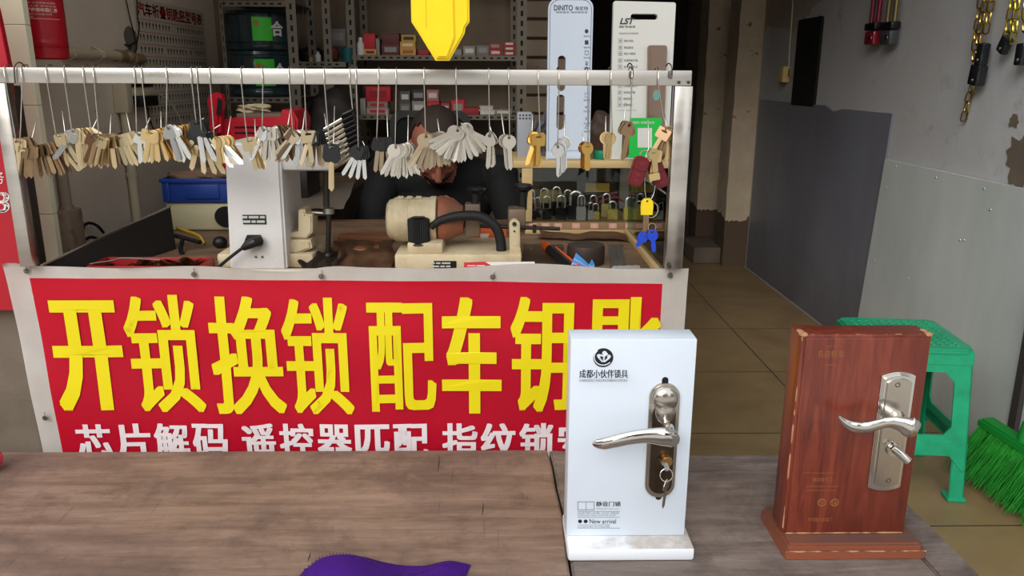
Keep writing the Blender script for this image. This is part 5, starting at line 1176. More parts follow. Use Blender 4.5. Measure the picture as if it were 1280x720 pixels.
for i, (py, ch) in enumerate(((39, '指'), (53, '码'), (66, '卡'), (79, '匙'), (93, '全'), (119, '静'), (133, '盗'), (148, '报'), (158, '远'))):
    f = i < 3
    put(mb, ('●', '■', '☐', '☎', '⚙', '☐', '✓', '☆', '△')[i], (PD1.at(731, py+2.6, .0008), PD1.at(735.5, py+2.6, .0008), PD1.at(731, py-2.6, .0008), PD1.at(735.5, py-2.6, .0008)))
    put(mb, ('指纹开锁', '密码开锁', '刷卡开锁', '钥匙开锁', '全网监控', '静音离合', '防盗锁芯', '低压报警', '远程遥控')[i], (PD1.at(729.5, py+7.3, .0008), PD1.at(737.5, py+7.3, .0008), PD1.at(729.5, py+5.2, .0008), PD1.at(737.5, py+5.2, .0008)))
mb.build('icons', PD, dn, smooth=0)
# second board
PD2 = PL((0, YD+.005, zT1), (1, 0, -.0), (0, .03, 1)); FD2 = (PD2.o, PD2.a, PD2.b, PD2.n)
ls = thing('fingerprint_lock_board', (U(800, 195, Y=YD).x, YD+.03, z_), 'wide off-white sample board with a carrying slot and a tall bronze lock on it', 'sample board', 'lock sample boards on the glass case')
bl_ = PD2.ab(762, 196); br2 = PD2.ab(835, 196); tl2 = PD2.ab(767, 1); tr2 = PD2.ab(845, 3)
def quadcurve(c, r=.006):
    out = []
    n = len(c)
    for i in range(n):
        p = V((*c[i], 0)); a = V((*c[i-1], 0)); b = V((*c[(i+1) % n], 0)); d1 = (a-p).normalized()*r; d2 = (b-p).normalized()*r
        for k in range(5):
            t = k/4; q = (p+d1)*(1-t)**2+p*2*t*(1-t)+(p+d2)*t*t; out.append((q.x, q.y))
    return out
mb = MB(); mb.prism(quadcurve([(bl_[0], .001), (br2[0], .001), tr2, tl2]), .018, FD2, off=-.018, holes=[rrect(PD2.ab(789, 0)[0], PD2.ab(823, 0)[0], PD2.ab(0, 20)[1], PD2.ab(0, 12.5)[1], .0068, 6)]); mb.build('board', WB2, ls)
mb = MB(); lo = quadcurve([(PD2.ab(806, 200)[0], PD2.ab(0, 165)[1]), (PD2.ab(827, 200)[0], PD2.ab(0, 165)[1]), PD2.ab(832.5, 57), PD2.ab(809, 57)], .006); mb.prism(lo, .016, FD2, bev=.003); lk = mb.build('lock_body', mat('bronze_satin', (156, 134, 120), .3, .9), ls)
mb = MB(); c4 = [(PD2.ab(810, 200)[0], PD2.ab(0, 160)[1]), (PD2.ab(823, 200)[0], PD2.ab(0, 160)[1]), PD2.ab(829, 60.5), PD2.ab(812, 60.5)]; mb.prism(quadcurve(c4, .004), .002, FD2, off=.0155, bev=.001); mb.build('lock_face', MC['bronze_satin'], ls)
mb = MB(); q = PD2.ab(818.5, 119); mb.prism(circ(q[0], q[1], .009, 24, .0125), .003, FD2, off=.0172, bev=.001); mb.build('sensor_ring', CHR, ls)
mb = MB(); mb.prism(circ(q[0], q[1]-.002, .0065, 24, .0085), .001, FD2, off=.0202); mb.build('sensor', mat('sensor_teal', (90, 160, 150), .3), ls)
mb = MB(); put(mb, 'LST', (PD2.at(774.5, 30.5, .0008), PD2.at(792.5, 30.5, .0008), PD2.at(775.5, 22.5, .0008), PD2.at(793.5, 22.5, .0008)), off=.03, shear=.2)
put(mb, '智能门锁 指纹锁', (PD2.at(774, 34.8, .0008), PD2.at(794, 34.8, .0008), PD2.at(774, 32, .0008), PD2.at(794, 32, .0008)), off=.01)
mb.build('lettering', PD, ls, smooth=0)
mb = MB(); put(mb, '科技生活 安全到家', (PD2.at(774, 43, .0008), PD2.at(798, 43, .0008), PD2.at(774, 40.4, .0008), PD2.at(798, 40.4, .0008))); mb.build('tagline', PLn, ls, smooth=0); mb = MB()
for i, py in enumerate((51, 59.5, 67, 75.5, 83.5, 107.5, 115.5, 123.5, 131)):
    x_ = 775.5-.010*(py-50)*1.0
    framepx(mb, PD2, x_-2.5, x_+2.5, py-2.6, py+2.6, .4); rectpx(mb, PD2, x_-1, x_+1, py-1, py+1)
    s_ = ('指纹识别', '密码解锁', '感应卡解锁', '机械钥匙开锁', '虚位密码技术', '防撬报警提示', '低电压提醒', '语音导航', '静音锁体')[i]
    put(mb, s_, (PD2.at(x_+4.5, py+1.5, .0008), PD2.at(x_+4.5+2.9*len(s_), py+1.5, .0008), PD2.at(x_+4.5, py-1.5, .0008), PD2.at(x_+4.5+2.9*len(s_), py-1.5, .0008)), off=.01)
rectpx(mb, PD2, 771, 796, 137.6, 138); mb.build('icons', PLn, ls, smooth=0)
# green payment card
PG_ = PL((0, YD-.06, zT1), (1, 0, -.0), (0, .12, 1)); FG_ = (PG_.o, PG_.a, PG_.b, PG_.n)
gc = thing('payment_card', PG_.at(806, 198), 'bright green payment card with a white square leaning on the right sample board', 'card')
o = quadcurve([PG_.ab(784, 197), PG_.ab(827, 197), PG_.ab(827, 147.5), PG_.ab(787, 147.5)], .003); mb = MB(); mb.prism(o, .003, FG_, bev=.0008); mb.build('card', mat('card_green', (0, 172, 58), .35), gc)
mb = MB(); rectpx(mb, PG_, 797, 815, 160, 184.5, .0035); mb.build('white_panel', mat('card_white', (196, 194, 188), .5), gc, smooth=0)
mb = MB(); put(mb, '推荐使用微信支付', (PG_.at(791, 155, .0036), PG_.at(818, 155, .0036), PG_.at(791, 151.6, .0036), PG_.at(818, 151.6, .0036)), off=.01); mb.build('lettering', MC['card_white'], gc, smooth=0)
# green tape roll between the boards
mb = MB(); rc = U(753, 190, Y=1.95); mb.lathe([(.010, 0), (.020, 0), (.0205, .001), (.0205, .019), (.020, .020), (.010, .020)], (rc.x, 1.955, zT1+.0005), seg=30); tag(mb.build('tape_roll', mat('tape_green', (16, 118, 84), .35)), 'dark green tape roll between the two sample boards', 'tape')
# small power box left of the boards
pb = thing('junction_box', U(674, 160, Y=2.0), 'pale grey notched plastic box hanging left of the slotted sample board', 'box'); PJ = fplane(2.0)
x0, z0_ = PJ.ab(646.5, 160); x1, z1_ = PJ.ab(665, 140)
MB().bb(x0, x1, 2.0, 2.03, z0_-.10, z1_, .002).build('body', mat('box_palegrey', (150, 152, 158), .5), pb)
for i in range(4):
    for j in range(2): MB().cyl(PJ.at(650+4*i, 144+4*j, .001), PJ.at(650+4*i, 144+4*j, -.001), .0022, .0022, 8).build('port', BLK, pb)
sheet3('plastic_bag', [U(652, 198, Y=2.02), U(683, 198, Y=2.02), U(684, 146, Y=2.0), U(664, 158, Y=2.0)], mat('bag_grey', (150, 150, 156), .3), 'crumpled grey plastic bag left of the slotted sample board', 'bag', .006, 12, k=12)
lump('clear_bag', (U(752, 155, Y=2.12).x, 2.12, zT1+.05), (.035, .03, .055), mat('bag_brown', (104, 84, 74), .5), 'brownish bag standing behind the gap between the sample boards', 'bag', 7, .12)
MB_ = MB(); MB_.bb(U(740, 0, Y=2.12).x-.02, U(765, 0, Y=2.12).x+.02, 2.05, 2.16, zT1-.012, zT1-.0006); MB_.build('shelf_extension', CW, cs)
# red key machine and things behind the grey machine
YR = 2.12; PR_ = fplane(YR); fR = (PR_.o, PR_.a, PR_.b, PR_.n)
desk = thing('side_desk', (U(400, 240, Y=2.4).x, 2.45, 0), 'dark brown wooden desk standing behind the workbench', 'desk')
zd = .735
x0d, x1d = -.80, -.52+.26
MB().bb(-.82, -.47, 2.19, 2.9, zd-.03, zd, .004).build('top', MC['worktop_wood'], desk)
DK = mat('desk_dark', (52, 40, 32), .6, noise=(8, (74, 56, 44), .4, .7))
MB().bb(-.51, -.48, 2.21, 2.88, 0, zd-.031, .002).build('side_panel', DK, desk); MB().bb(-.81, -.78, 2.21, 2.88, 0, zd-.031, .002).build('side_panel', DK, desk); MB().bb(-.779, -.511, 2.86, 2.88, .1, zd-.031).build('back_panel', DK, desk)
rm = thing('engraving_machine', (U(325, 200, Y=YR).x, 2.3, zd), 'bright red machine with vent slots and a red lever behind the grey key machine', 'machine')
RD = mat('machine_red', (196, 26, 44), .35)
YR = 2.24; PR_ = fplane(YR)
a = PR_.ab(268, 200); b2 = PR_.ab(352, 146)
mb = MB(); o = [PR_.ab(270, 215), PR_.ab(368, 215), PR_.ab(372, 150), PR_.ab(366, 139), PR_.ab(352, 137), PR_.ab(350, 146), PR_.ab(282, 148), PR_.ab(270, 150)]
mb.prism(o, .16, (PR_.o+V((0, .16, 0)), PR_.a, PR_.b, PR_.n), bev=.006); mb.build('housing', RD, rm)
MB().bb(PR_.ab(272, 0)[0], PR_.ab(370, 0)[0], YR+.002, YR+.16, zd, PR_.ab(0, 212)[1], .002).build('base', IRON, rm)
for py in (158, 165): MB().bb(PR_.ab(280, 0)[0], PR_.ab(332, 0)[0], YR-.0015, YR+.001, PR_.ab(0, py+1.4)[1], PR_.ab(0, py-1)[1]).build('vent_slot', BLK, rm)
mb = MB(); mb.prism([PR_.ab(266, 165), PR_.ab(280, 165), PR_.ab(281, 140), PR_.ab(283, 128), PR_.ab(281, 118), PR_.ab(274, 115), PR_.ab(266, 118), PR_.ab(263, 126), PR_.ab(266, 140)], .03, (PR_.o+V((0, -.004, 0)), PR_.a, PR_.b, PR_.n), bev=.008); mb.build('lever', RD, rm)
mb = MB(); mb.prism([PR_.ab(276, 142), PR_.ab(282, 142), PR_.ab(283, 124), PR_.ab(278, 122)], .003, (PR_.o+V((0, -.034, 0)), PR_.a, PR_.b, PR_.n)); mb.build('lever_grip', BLK, rm)
MB().bb(PR_.ab(282, 0)[0], PR_.ab(350, 0)[0], YR+.01, YR+.14, PR_.ab(0, 147)[1], PR_.ab(0, 141)[1], .002).build('top_tray', mat('tray_dusty', (120, 96, 84), .7), rm)
lump('wire_scraps', (U(315, 133, Y=YR+.07).x, YR+.08, PR_.ab(0, 139)[1]+.006), (.036, .03, .011), mat('scrap_cream', (200, 186, 150), .6), 'heap of cream wire scraps on top of the red machine', 'scraps', 9, .4)
# papers on the desk
zp = zd+.001
def dz(px, py): return U(px, py, z=zp)
sheet3('paper_sheet', [dz(366, 262), dz(430, 262), dz(444, 228), dz(378, 232)], mat('paper_grey', (150, 138, 124), .7), 'loose grey paper lying on the dark desk', 'paper', .0015, 21)
# black office chair + person
# ================================================================== PERSON ON AN OFFICE CHAIR
chx, chy = -.17, 2.66
oc = thing('office_chair', (chx, chy, 0), 'black high-backed office chair behind the seated person', 'chair')
M_CH = mat('chair_black', (13, 12, 12), .5)
PCb = PL((0, chy+.20, 0), (1, 0, 0), (0, .12, 1)); fcb = (PCb.o, PCb.a, PCb.b, PCb.n)
z_t = PCb.ab(540, 138)[1]; x_l = PCb.ab(487, 150)[0]; x_r = PCb.ab(588, 150)[0]
mb = MB(); mb.prism(rrect(x_l, x_r, .50, z_t, .045, 7), .03, fcb, holes=[rrect(x_l+.022, x_r-.022, .53, z_t-.025, .035, 6)], off=-.03); mb.build('back_frame', M_CH, oc)
mb = MB(); mb.prism(rrect(x_l+.02, x_r-.02, .52, z_t-.02, .035, 6), .012, fcb, off=-.024); mb.build('backrest', mat('mesh_black', (14, 13, 13), .8), oc)
MB().box((chx, chy-.06, .44), (.46, .46, .07), .03).build('seat', M_CH, oc)
MB().cyl((chx, chy-.06, .09), (chx, chy-.06, .41), .025).build('column', M_CH, oc)
for k in range(5):
    a = 2*PI*k/5+.3; e = V((chx+.26*math.cos(a), chy-.06+.26*math.sin(a), .055))
    mb = MB(); mb.tube([(chx, chy-.06, .10), (V((chx, chy-.06, .10))+e)/2, e], [.022, .018, .014], 10); mb.ball(e+V((0, 0, -.028)), .027); mb.build('leg', M_CH, oc)
mb = MB(); mb.tube([PCb.pt(chx, .50, -.02), (chx, chy+.16, .46), (chx, chy+.05, .42)], .02, 10); mb.build('back_bar', M_CH, oc)

def person():
    mb = MB(); hx = U(545, 170, Y=2.38).x; hc = V((hx, 2.38, .868))
    hips = V((chx, 2.58, .535)); chest = V((chx, 2.53, .70)); nb = V((chx-.005, 2.475, .825))
    def el(c, r, M=None): mb.ball(c, r, M, 24)
    el(hips, (.165, .125, .10)); el(hips.lerp(chest, .5), (.150, .105, .12)); el(chest, (.165, .110, .13)); el(chest+V((0, -.015, .06)), (.180, .095, .085))
    for s in (-1, 1):
        sh = V((chx+s*.175, 2.50, .775)); el(sh, (.062, .062, .062))
        elb = V((chx+s*.235, 2.40, .585)); wr = V((hx-.03, 2.28, .690)) if s < 0 else V((hx+.085, 2.27, .64))
        mb.tube([sh, sh.lerp(elb, .5), elb], [.056, .052, .044], 16); el(elb, .045)
        mb.tube([elb, elb.lerp(wr, .4), wr], [.045, .042, .029], 16)
        # palm and fingers, loosely closed
        d = (wr-elb).normalized(); side = V((-s, 0, 0)); nrm = d.cross(side).normalized(); side = nrm.cross(d).normalized()
        pm = wr+d*.045; 
        mb.tube([wr, wr+d*.03, wr+d*.085], [.026, .034, .030], 14, flat=.5, up=nrm)
        for k, (o_, L1) in enumerate(((-.027, .066), (-.009, .076), (.009, .072), (.026, .058))):
            b = wr+d*.082+side*o_; cur = nrm*(1 if nrm.y < 0 else -1)
            mb.tube([b-d*.02, b, b+d*L1*.42+cur*L1*.08, b+d*L1*.66+cur*L1*.34, b+d*L1*.62+cur*L1*.62], [.0095, .0092, .0085, .0078, .0062], 10)
        tb0 = wr+d*.03+side*.026; mb.tube([tb0, tb0+side*.018+d*.02, tb0+side*.026+d*.045, tb0+side*.020+d*.062], [.012, .0115, .0098, .0075], 10)
        th0 = hips+V((s*.085, -.02, -.01)); kn = V((chx+s*.13, 2.245, .515)); an = V((chx+s*.13, 2.27, .09))
        mb.tube([th0, th0.lerp(kn, .5), kn], [.088, .080, .060], 16); el(kn, .060); mb.tube([kn, kn.lerp(an, .35), an], [.058, .056, .038], 16)
        mb.tube([an+V((0, .03, -.035)), an+V((0, -.04, -.045)), an+V((0, -.14, -.058))], [.042, .044, .030], 14, flat=.8, up=(0, 0, 1))
    mb.tube([nb+V((0, .02, -.04)), nb, hc+V((0, .03, -.055))], [.062, .054, .050], 16)
    # head: tipped forward, looking down at the hands
    Mh = Matrix.Translation(hc) @ Matrix.Rotation(.16, 4, 'Z') @ Matrix.Rotation(.72, 4, 'X') @ Matrix.Translation(-hc)
    def h(dx, dy, dz): return hc+V((dx, dy, dz))
    el(h(0, .012, .030), (.072, .090, .082), Mh); el(h(0, -.018, -.03), (.058, .066, .078), Mh); el(h(0, -.040, -.088), (.032, .030, .022), Mh)
    el(h(0, -.050, .040), (.054, .036, .034), Mh)
    b2 = MB(); b2.tube([h(0, -.078, .020), h(0, -.094, -.012), h(0, -.103, -.030), h(0, -.086, -.036)], [.007, .010, .013, .008], 10)
    b2.ball(h(-.012, -.088, -.034), .0075); b2.ball(h(.012, -.088, -.034), .0075)
    b2.tube([h(-.042, -.072, .022), h(-.02, -.083, .026), h(.02, -.083, .026), h(.042, -.072, .022)], .0075, 8)
    b2.tube([h(-.022, -.078, -.058), h(0, -.087, -.055), h(.022, -.078, -.058)], [.004, .0062, .004], 8); b2.tube([h(-.018, -.078, -.066), h(0, -.085, -.067), h(.018, -.078, -.066)], [.004, .0065, .004], 8)
    for s in (-1, 1): b2.ball(h(s*.030, -.060, -.022), (.022, .018, .018)); b2.ball(h(s*.075, .008, -.008), (.010, .018, .030))
    b2.xf(Mh); me = bpy.data.meshes.new('t'); b2.bm.to_mesh(me); mb.bm.from_mesh(me)
    SK = mat('skin', (150, 92, 72), .55); BL = mat('black_clothes', (13, 13, 14), .85, bump=.3, bscale=60)
    ob = mb.build('person', [BL, SK], smooth=60)
    md = ob.modifiers.new('r', 'REMESH'); md.mode = 'VOXEL'; md.voxel_size = .0048; md.use_smooth_shade = True
    sm = ob.modifiers.new('s', 'SMOOTH'); sm.iterations = 4; sm.factor = .5
    sc = bpy.data.scenes['lettering']; sc.collection.objects.link(ob); vl = sc.view_layers[0]; vl.update()
    m2 = bpy.data.meshes.new_from_object(ob.evaluated_get(vl.depsgraph)); sc.collection.objects.unlink(ob)
    ob.modifiers.clear(); ob.data = m2
    m2.materials.clear(); m2.materials.append(BL); m2.materials.append(SK)
    o = ob.location
    wrs = [V((hx-.03, 2.28, .690)), V((hx+.085, 2.27, .64))]
    nz_ = Mh.inverted()
    for p in m2.polygons:
        c = p.center+o; q = nz_ @ c
        if q.z > hc.z-.105 and (V((q.x, q.y, 0))-V((hc.x, hc.y, 0))).length < (.125 if q.z > hc.z-.05 else .066): p.material_index = 1
        for w_ in wrs:
            if (c-(w_+V((0, -.07, .03)))).length < .095 and (c.y < w_.y-.004) and c.z > w_.z-.02: p.material_index = 1
    m2.shade_smooth()
    tag(ob, 'person in black clothes sitting with lowered head behind the hanging key fans', 'person')
    # hair, eyes and brows ride on the head
    mb = MB(); b = bmesh.new(); bmesh.ops.create_uvsphere(b, u_segments=40, v_segments=28, radius=1)
    for v_ in b.verts:
        c = v_.co; k = 1+.012*math.sin(40*c.x+9*c.y)*math.sin(33*c.y); v_.co = V((c.x*.078*k, c.y*.096*k, c.z*.088*k))
    dl = [v_ for v_ in b.verts if (v_.co.z < -.045 or (v_.co.y < -.012 and v_.co.z < .064) or (v_.co.y < -.060) or (v_.co.y < -.0 and v_.co.z < -.0))]
    bmesh.ops.delete(b, geom=dl, context='VERTS'); bmesh.ops.solidify(b, geom=b.faces[:], thickness=.008); b.transform(Mh @ Matrix.Translation(hc+V((0, .014, .030)))); mb._add(b)
    mb.build('hair', mat('hair_dark', (46, 34, 28), .7, bump=.6, bscale=400), ob, smooth=80)
    for s in (-1, 1):
        mb = MB(); mb.ball(h(s*.030, -.074, .004), (.011, .009, .0055)); mb.xf(Mh); mb.build('eye', mat('eye_shut', (150, 96, 76), .5), ob)
        mb = MB(); mb.tube([h(s*.014, -.088, .030), h(s*.030, -.085, .034), h(s*.046, -.074, .029)], [.002, .003, .0015], 8); mb.xf(Mh); mb.build('eyebrow', MC['hair_dark'], ob)
person()

# ================================================================== BACK SHELVES
AI = mat('angle_iron', (112, 104, 92), .55, .3); AID = mat('slot_shade', (20, 18, 16), .9)
def rack(name, label, posts, shelves):
    T = thing(name, (0, 0, 0), label, 'shelf')
    xs = [p_[0] for p_ in posts]; T.location = ((min(xs)+max(xs))/2, posts[0][1], 0); T['_o'] = tuple(T.location)
    for x, y, w_ in posts:
        p = MB(); p.bb(x, x+w_, y, y+.002, 0, 1.9); p.bb(x, x+.002, y+.002, y+w_, 0, 1.9); po = p.build('post', AI, T)
        mb = MB(); z = .6
        while z < 1.85: mb.bb(x+w_*.38, x+w_*.62, y-.0006, y+.0001, z, z+.018); z += .034
        mb.build('slots', AID, po, smooth=0)
    for (x0, x1, y0, y1, z) in shelves:
        p = MB(); p.bb(x0, x1, y0, y1, z-.003, z); p.bb(x0, x1, y0, y0+.002, z-.018, z-.0031); p.bb(x0, x1, y1-.002, y1, z-.018, z-.0031); sh = p.build('shelf_board', AI, T)
        mb = MB(); x = x0+.01
        while x < x1-.012: mb.bb(x, x+.012, y0-.0006, y0+.0001, z-.012, z-.006); x += .026
        mb.build('slots', AID, sh, smooth=0)
YS = 3.02; S = fplane(YS)
z1s = U(520, 69, Y=YS).z; z2s = U(520, 143.5, Y=YS).z
xa, xb = U(438, 70, Y=YS).x, U(646, 70, Y=YS).x
rack('metal_rack', 'grey slotted angle iron rack with two shelves along the back wall', [(U(435, 40, Y=YS).x-.005, YS, .03), (U(646, 40, Y=YS).x, YS, .036), (xa, YS+.24, .03), (xb-.02, YS+.24, .03)], [(xa, xb, YS+.003, YS+.268, z1s), (xa, xb, YS+.003, YS+.268, z2s), (xa, xb, YS+.003, YS+.268, .35), (xa, xb, YS+.003, YS+.268, 1.48)])
YL = 2.93; z3 = U(400, 77, Y=YL).z; zb_ = U(320, 121, Y=2.85).z; xl_, xr2 = -1.07, U(372, 40, Y=YL).x
xm_ = U(408, 40, Y=YS).x
rack('metal_rack', 'slotted angle iron rack in the left back corner carrying the water jugs', [(U(359, 40, Y=2.78).x, 2.78, .032), (U(276, 40, Y=2.78).x, 2.78, .012), (U(360, 40, Y=2.78).x, 3.06, .03), (U(276, 40, Y=2.78).x, 3.06, .03)], [(U(276, 40, Y=2.78).x, U(366, 40, Y=2.78).x, 2.783, 3.10, zb_), (U(276, 40, Y=2.78).x, U(366, 40, Y=2.78).x, 2.783, 3.10, U(300, 8, Y=2.78).z+.018)])
rack('metal_rack', 'narrow slotted rack with one shelf between the water jugs and the long rack', [(xm_, YS-.06, .028)], [(U(366, 40, Y=2.96).x+.004, xa-.006, 2.955, 3.25, z3)])
# water jugs
JG = mat('jug_blue', (34, 50, 54), .2, coat=.3); LG = mat('label_green', (56, 190, 36), .4)
def jug(z0_, hh, lab, ch):
    x, y, r = U(321, 40, Y=2.92).x, 2.935, .118
    T = thing('water_jug', (x, y, z0_), lab, 'water jug', 'stacked water jugs in the left back corner')
    pr = [(.001, 0), (r*.97, 0), (r, .004), (r, hh*.14), (r*.97, hh*.16), (r*.97, hh*.19), (r, hh*.21), (r, hh*.86), (r*.97, hh*.88), (r*.97, hh*.90), (r, hh*.92), (r*.97, hh*.99), (r*.30, hh), (.001, hh)]
    mb = MB(); mb.lathe(pr, (x, y, z0_), seg=48); mb.build('bottle', JG, T, smooth=50)
    def pol(a, z, o=.0012): return V((x+(r+o)*math.sin(a), y-(r+o)*math.cos(a), z))
    mb = MB(); mb.grid(lambda u, v: pol(.12+.55*u, z0_+hh*(.24+.58*v)), 14, 3); mb.build('label', LG, T)
    mb = MB()
    put(mb, ch, (V((.62, 0, .36)), V((1.02, 0, .36)), V((.62, 0, .74)), V((1.02, 0, .74))), fn=lambda p: pol(p.x, z0_+hh*p.z, .003), off=.03, shifts=(0, .04)); mb.build('lettering', mat('jug_white', (206, 208, 200), .5), T, smooth=0)
    mb = MB(); put(mb, '农家水', (V((.16, 0, .60)), V((.34, 0, .60)), V((.16, 0, .74)), V((.34, 0, .74))), fn=lambda p: pol(p.x, z0_+hh*p.z, .003), off=.02); mb.build('lettering', mat('jug_red', (196, 60, 40), .5), T, smooth=0)
zmid = U(321, 63, Y=2.82).z
jug(zb_+.0005, zmid-zb_-.001, 'lower dark blue water jug with green label', '合')
jug(zmid+.0005, U(321, 12, Y=2.82).z-zmid, 'upper dark blue water jug with green label and white mark', '合')

# small goods on the shelves
def carton(px0, px1, py0, py1, Y, z, c, lc, lab, grp=None, depth=.08, cat='box', name='carton', rough=.6):
    s = U(px1, 60, Y=Y).x-U(px0, 60, Y=Y).x; x0 = U(px0, 60, Y=Y).x; h_ = U(px0, py0, Y=Y).z-U(px0, py1, Y=Y).z
    T = thing(name, (x0+s/2, Y+depth/2, z), lab, cat, grp)
    key_ = 'card_%d_%d_%d' % c
    MB().bb(x0, x0+s, Y, Y+depth, z+.0004, z+h_-.0035, .0008).build('body', mat(key_, c, rough), T)
    MB().bb(x0-.0008, x0+s+.0008, Y-.0008, Y+depth+.0008, z+h_-.0033, z+h_, .0006).build('lid', mat(key_, c, rough), T)
    if lc:
        mb = MB(); mb.bb(x0+s*.16, x0+s*.84, Y-.0012, Y-.0004, z+h_*.28, z+h_*.72); mb.build('label', mat('card_%d_%d_%d' % lc, lc, .6), T)
    return z+h_
RE, GO, DR, GR, WH, BK_ = (188, 34, 44), (204, 156, 84), (96, 50, 44), (140, 136, 130), (200, 194, 184), (52, 48, 50)
G1 = 'small boxes on the upper back shelf'; G2 = 'small boxes on the lower back shelf'
Yb = YS+.02
z = carton(455, 470, 60, 67.5, Yb, z1s, GO, DR, 'flat golden box under the red box on the upper back shelf', G1)
carton(455, 469, 40.5, 60, Yb, z, RE, None, 'upright bright red box on the upper back shelf', G1)
carton(470, 474.5, 41, 62, Yb+.01, z1s, GR, None, 'thin grey box right of the upright red box', G1)
z = carton(477, 499, 54, 68, Yb, z1s, DR, GR, 'lower dark red box of the pair on the upper back shelf', G1)
carton(478, 499, 40, 54, Yb, z, DR, None, 'upper dark red box of the pair on the upper back shelf', G1)
z = carton(500, 519.5, 60, 69, Yb, z1s, GO, (160, 96, 50), 'golden box at the bottom of its stack left of the yellow key', G1)
z = carton(500, 519, 52, 60, Yb, z, GO, (226, 200, 150), 'golden box in the middle of its stack left of the yellow key', G1)
carton(502, 520, 43.5, 52, Yb, z, (190, 150, 60), BK_, 'golden box topmost of its stack left of the yellow key', G1)
carton(522, 536, 60, 68, Yb, z1s, (150, 46, 50), None, 'low red box just behind the tip of the yellow key', G1)
carton(568, 577, 60, 68, Yb, z1s, GR, None, 'small grey box right behind the yellow key tip', G1)
carton(579, 594, 56, 68, Yb, z1s, GR, WH, 'grey box with pale label right of the yellow key', G1)
carton(596, 611, 55, 68, Yb, z1s, (120, 116, 116), GR, 'darker grey box second right of the yellow key', G1)
z = carton(612, 627, 59, 67, Yb, z1s, (150, 60, 56), WH, 'lower red and white box left of the rightmost stack', G1)
carton(612, 626, 51, 59, Yb, z, (160, 54, 52), GR, 'upper red and grey box left of the rightmost stack', G1)
z = z1s
for k in range(3): z = carton(630, 643.5, 49+6*(2-k)-.2, 55+6*(2-k)-.2, Yb, z, (168, 52, 54), WH, 'red striped box, %s of the rightmost stack on the upper shelf' % ('bottom', 'middle', 'top')[k], G1)
z = carton(455, 483, 135, 143, Yb, z2s, (170, 150, 140), RE, 'pale box at the bottom under the red plastic case', G2)
z = carton(456, 482, 127, 135, Yb, z, (150, 130, 122), RE, 'pale box directly under the red plastic case', G2)
carton(455, 486, 108, 127, Yb, z, RE, (150, 24, 34), 'large red plastic case on two pale boxes on the lower shelf', G2)
carton(447, 454, 122, 142, Yb, z2s, GR, None, 'narrow grey box left of the pale boxes', G2)
z = carton(497, 511, 127, 142, Yb, z2s, (100, 92, 86), GR, 'dim brown box left of the black-topped box', G2)
carton(498, 511, 113, 127, Yb, z, (92, 84, 78), WH, 'dim brown box stacked on the other dim brown box', G2)
z = carton(513, 530, 121, 138, Yb, z2s, GR, WH, 'grey box under the black one on the lower shelf', G2)
carton(513, 530, 107, 121, Yb, z, BK_, GR, 'black box on the grey one on the lower shelf', G2)
z = carton(532, 548, 121, 138, Yb, z2s, RE, WH, 'red box with white label, lower of its pair', G2)
carton(532, 547, 107, 121, Yb, z, (170, 110, 106), WH, 'pinkish box on the red box with white label', G2)
carton(550, 561, 123, 138, Yb, z2s, (160, 60, 60), WH, 'small red box with white front behind the person', G2)
carton(563, 580, 120, 139, Yb, z2s, RE, GR, 'red box with grey front right of the small one', G2)
carton(580, 600, 134, 143, Yb, z2s, (150, 36, 40), None, 'flat dark red box on the lower shelf', G2)
z = carton(598, 618, 138, 144, Yb, z2s, WH, None, 'flat white box at the bottom of its pair on the lower shelf', G2)
carton(599, 616, 133, 138, Yb, z, (190, 184, 174), None, 'flat white box on top of its pair on the lower shelf', G2)
carton(618, 640, 138, 145, Yb, z2s, (130, 124, 118), WH, 'flat grey box at the right end of the lower shelf', G2)
# small bottles and jars
def bottle(px, py0, py1, r, Y, z, m, lab, cap=None, name='small_bottle', cat='bottle', grp=None):
    x = U(px, 60, Y=Y).x; h_ = U(px, py0, Y=Y).z-U(px, py1, Y=Y).z; T = thing(name, (x, Y, z), lab, cat, grp)
    mb = MB(); mb.lathe([(.001, 0), (r*.95, 0), (r, .002), (r, h_*.62), (r*.45, h_*.8), (r*.42, h_*.86), (.001, h_*.86)], (x, Y, z+.0003), seg=24); mb.build('bottle', m, T)
    mb = MB(); mb.cyl((x, Y, z+h_*.84), (x, Y, z+h_), r*.5, r*.46, 16); mb.build('cap', cap or m, T)
WP_ = mat('white_plastic', (206, 204, 198), .4)
bottle(451, 46, 68, .016, Yb+.01, z1s, WP_, 'small white bottle at the left end of the upper back shelf', grp='small bottles on the shelves')
bottle(397, 61, 74, .010, 2.985, z3, WP_, 'tiny white bottle on the short shelf right of the jugs', grp='small bottles on the shelves')
bottle(388, 68, 74, .008, 2.985, z3, mat('tan_plastic', (170, 140, 100), .5), 'tiny tan bottle left of the tiny white bottle', grp='small bottles on the shelves')
x_ = U(432, 60, Y=3.0).x; tp_ = thing('teal_cup', (x_, 3.03, z3), 'teal cup with a clear bag in it on the short shelf', 'cup')
mb = MB(); mb.lathe([(.001, 0), (.020, 0), (.024, .05), (.022, .05), (.019, .003), (.001, .003)], (x_, 3.03, z3+.0003), seg=28); mb.build('cup', mat('teal', (24, 84, 92), .4), tp_)
lump('red_bag', (U(412, 60, Y=3.05).x, 3.07, z3+.03), (.03, .03, .03), mat('bag_rust', (110, 54, 40), .7), 'rust red bag behind the tiny white bottle', 'bag', 31, .1)
lump('black_bag', (U(388, 55, Y=3.1).x, 3.10, z3+.026), (.050, .035, .030), mat('bag_black', (24, 24, 24), .6), 'black bag right beside the water jugs on the short shelf', 'bag', 32, .14)
carton(413, 433, 37, 57, 3.06, z3+.062, (126, 118, 118), GR, 'grey plastic box above the rust red bag', None, .06)
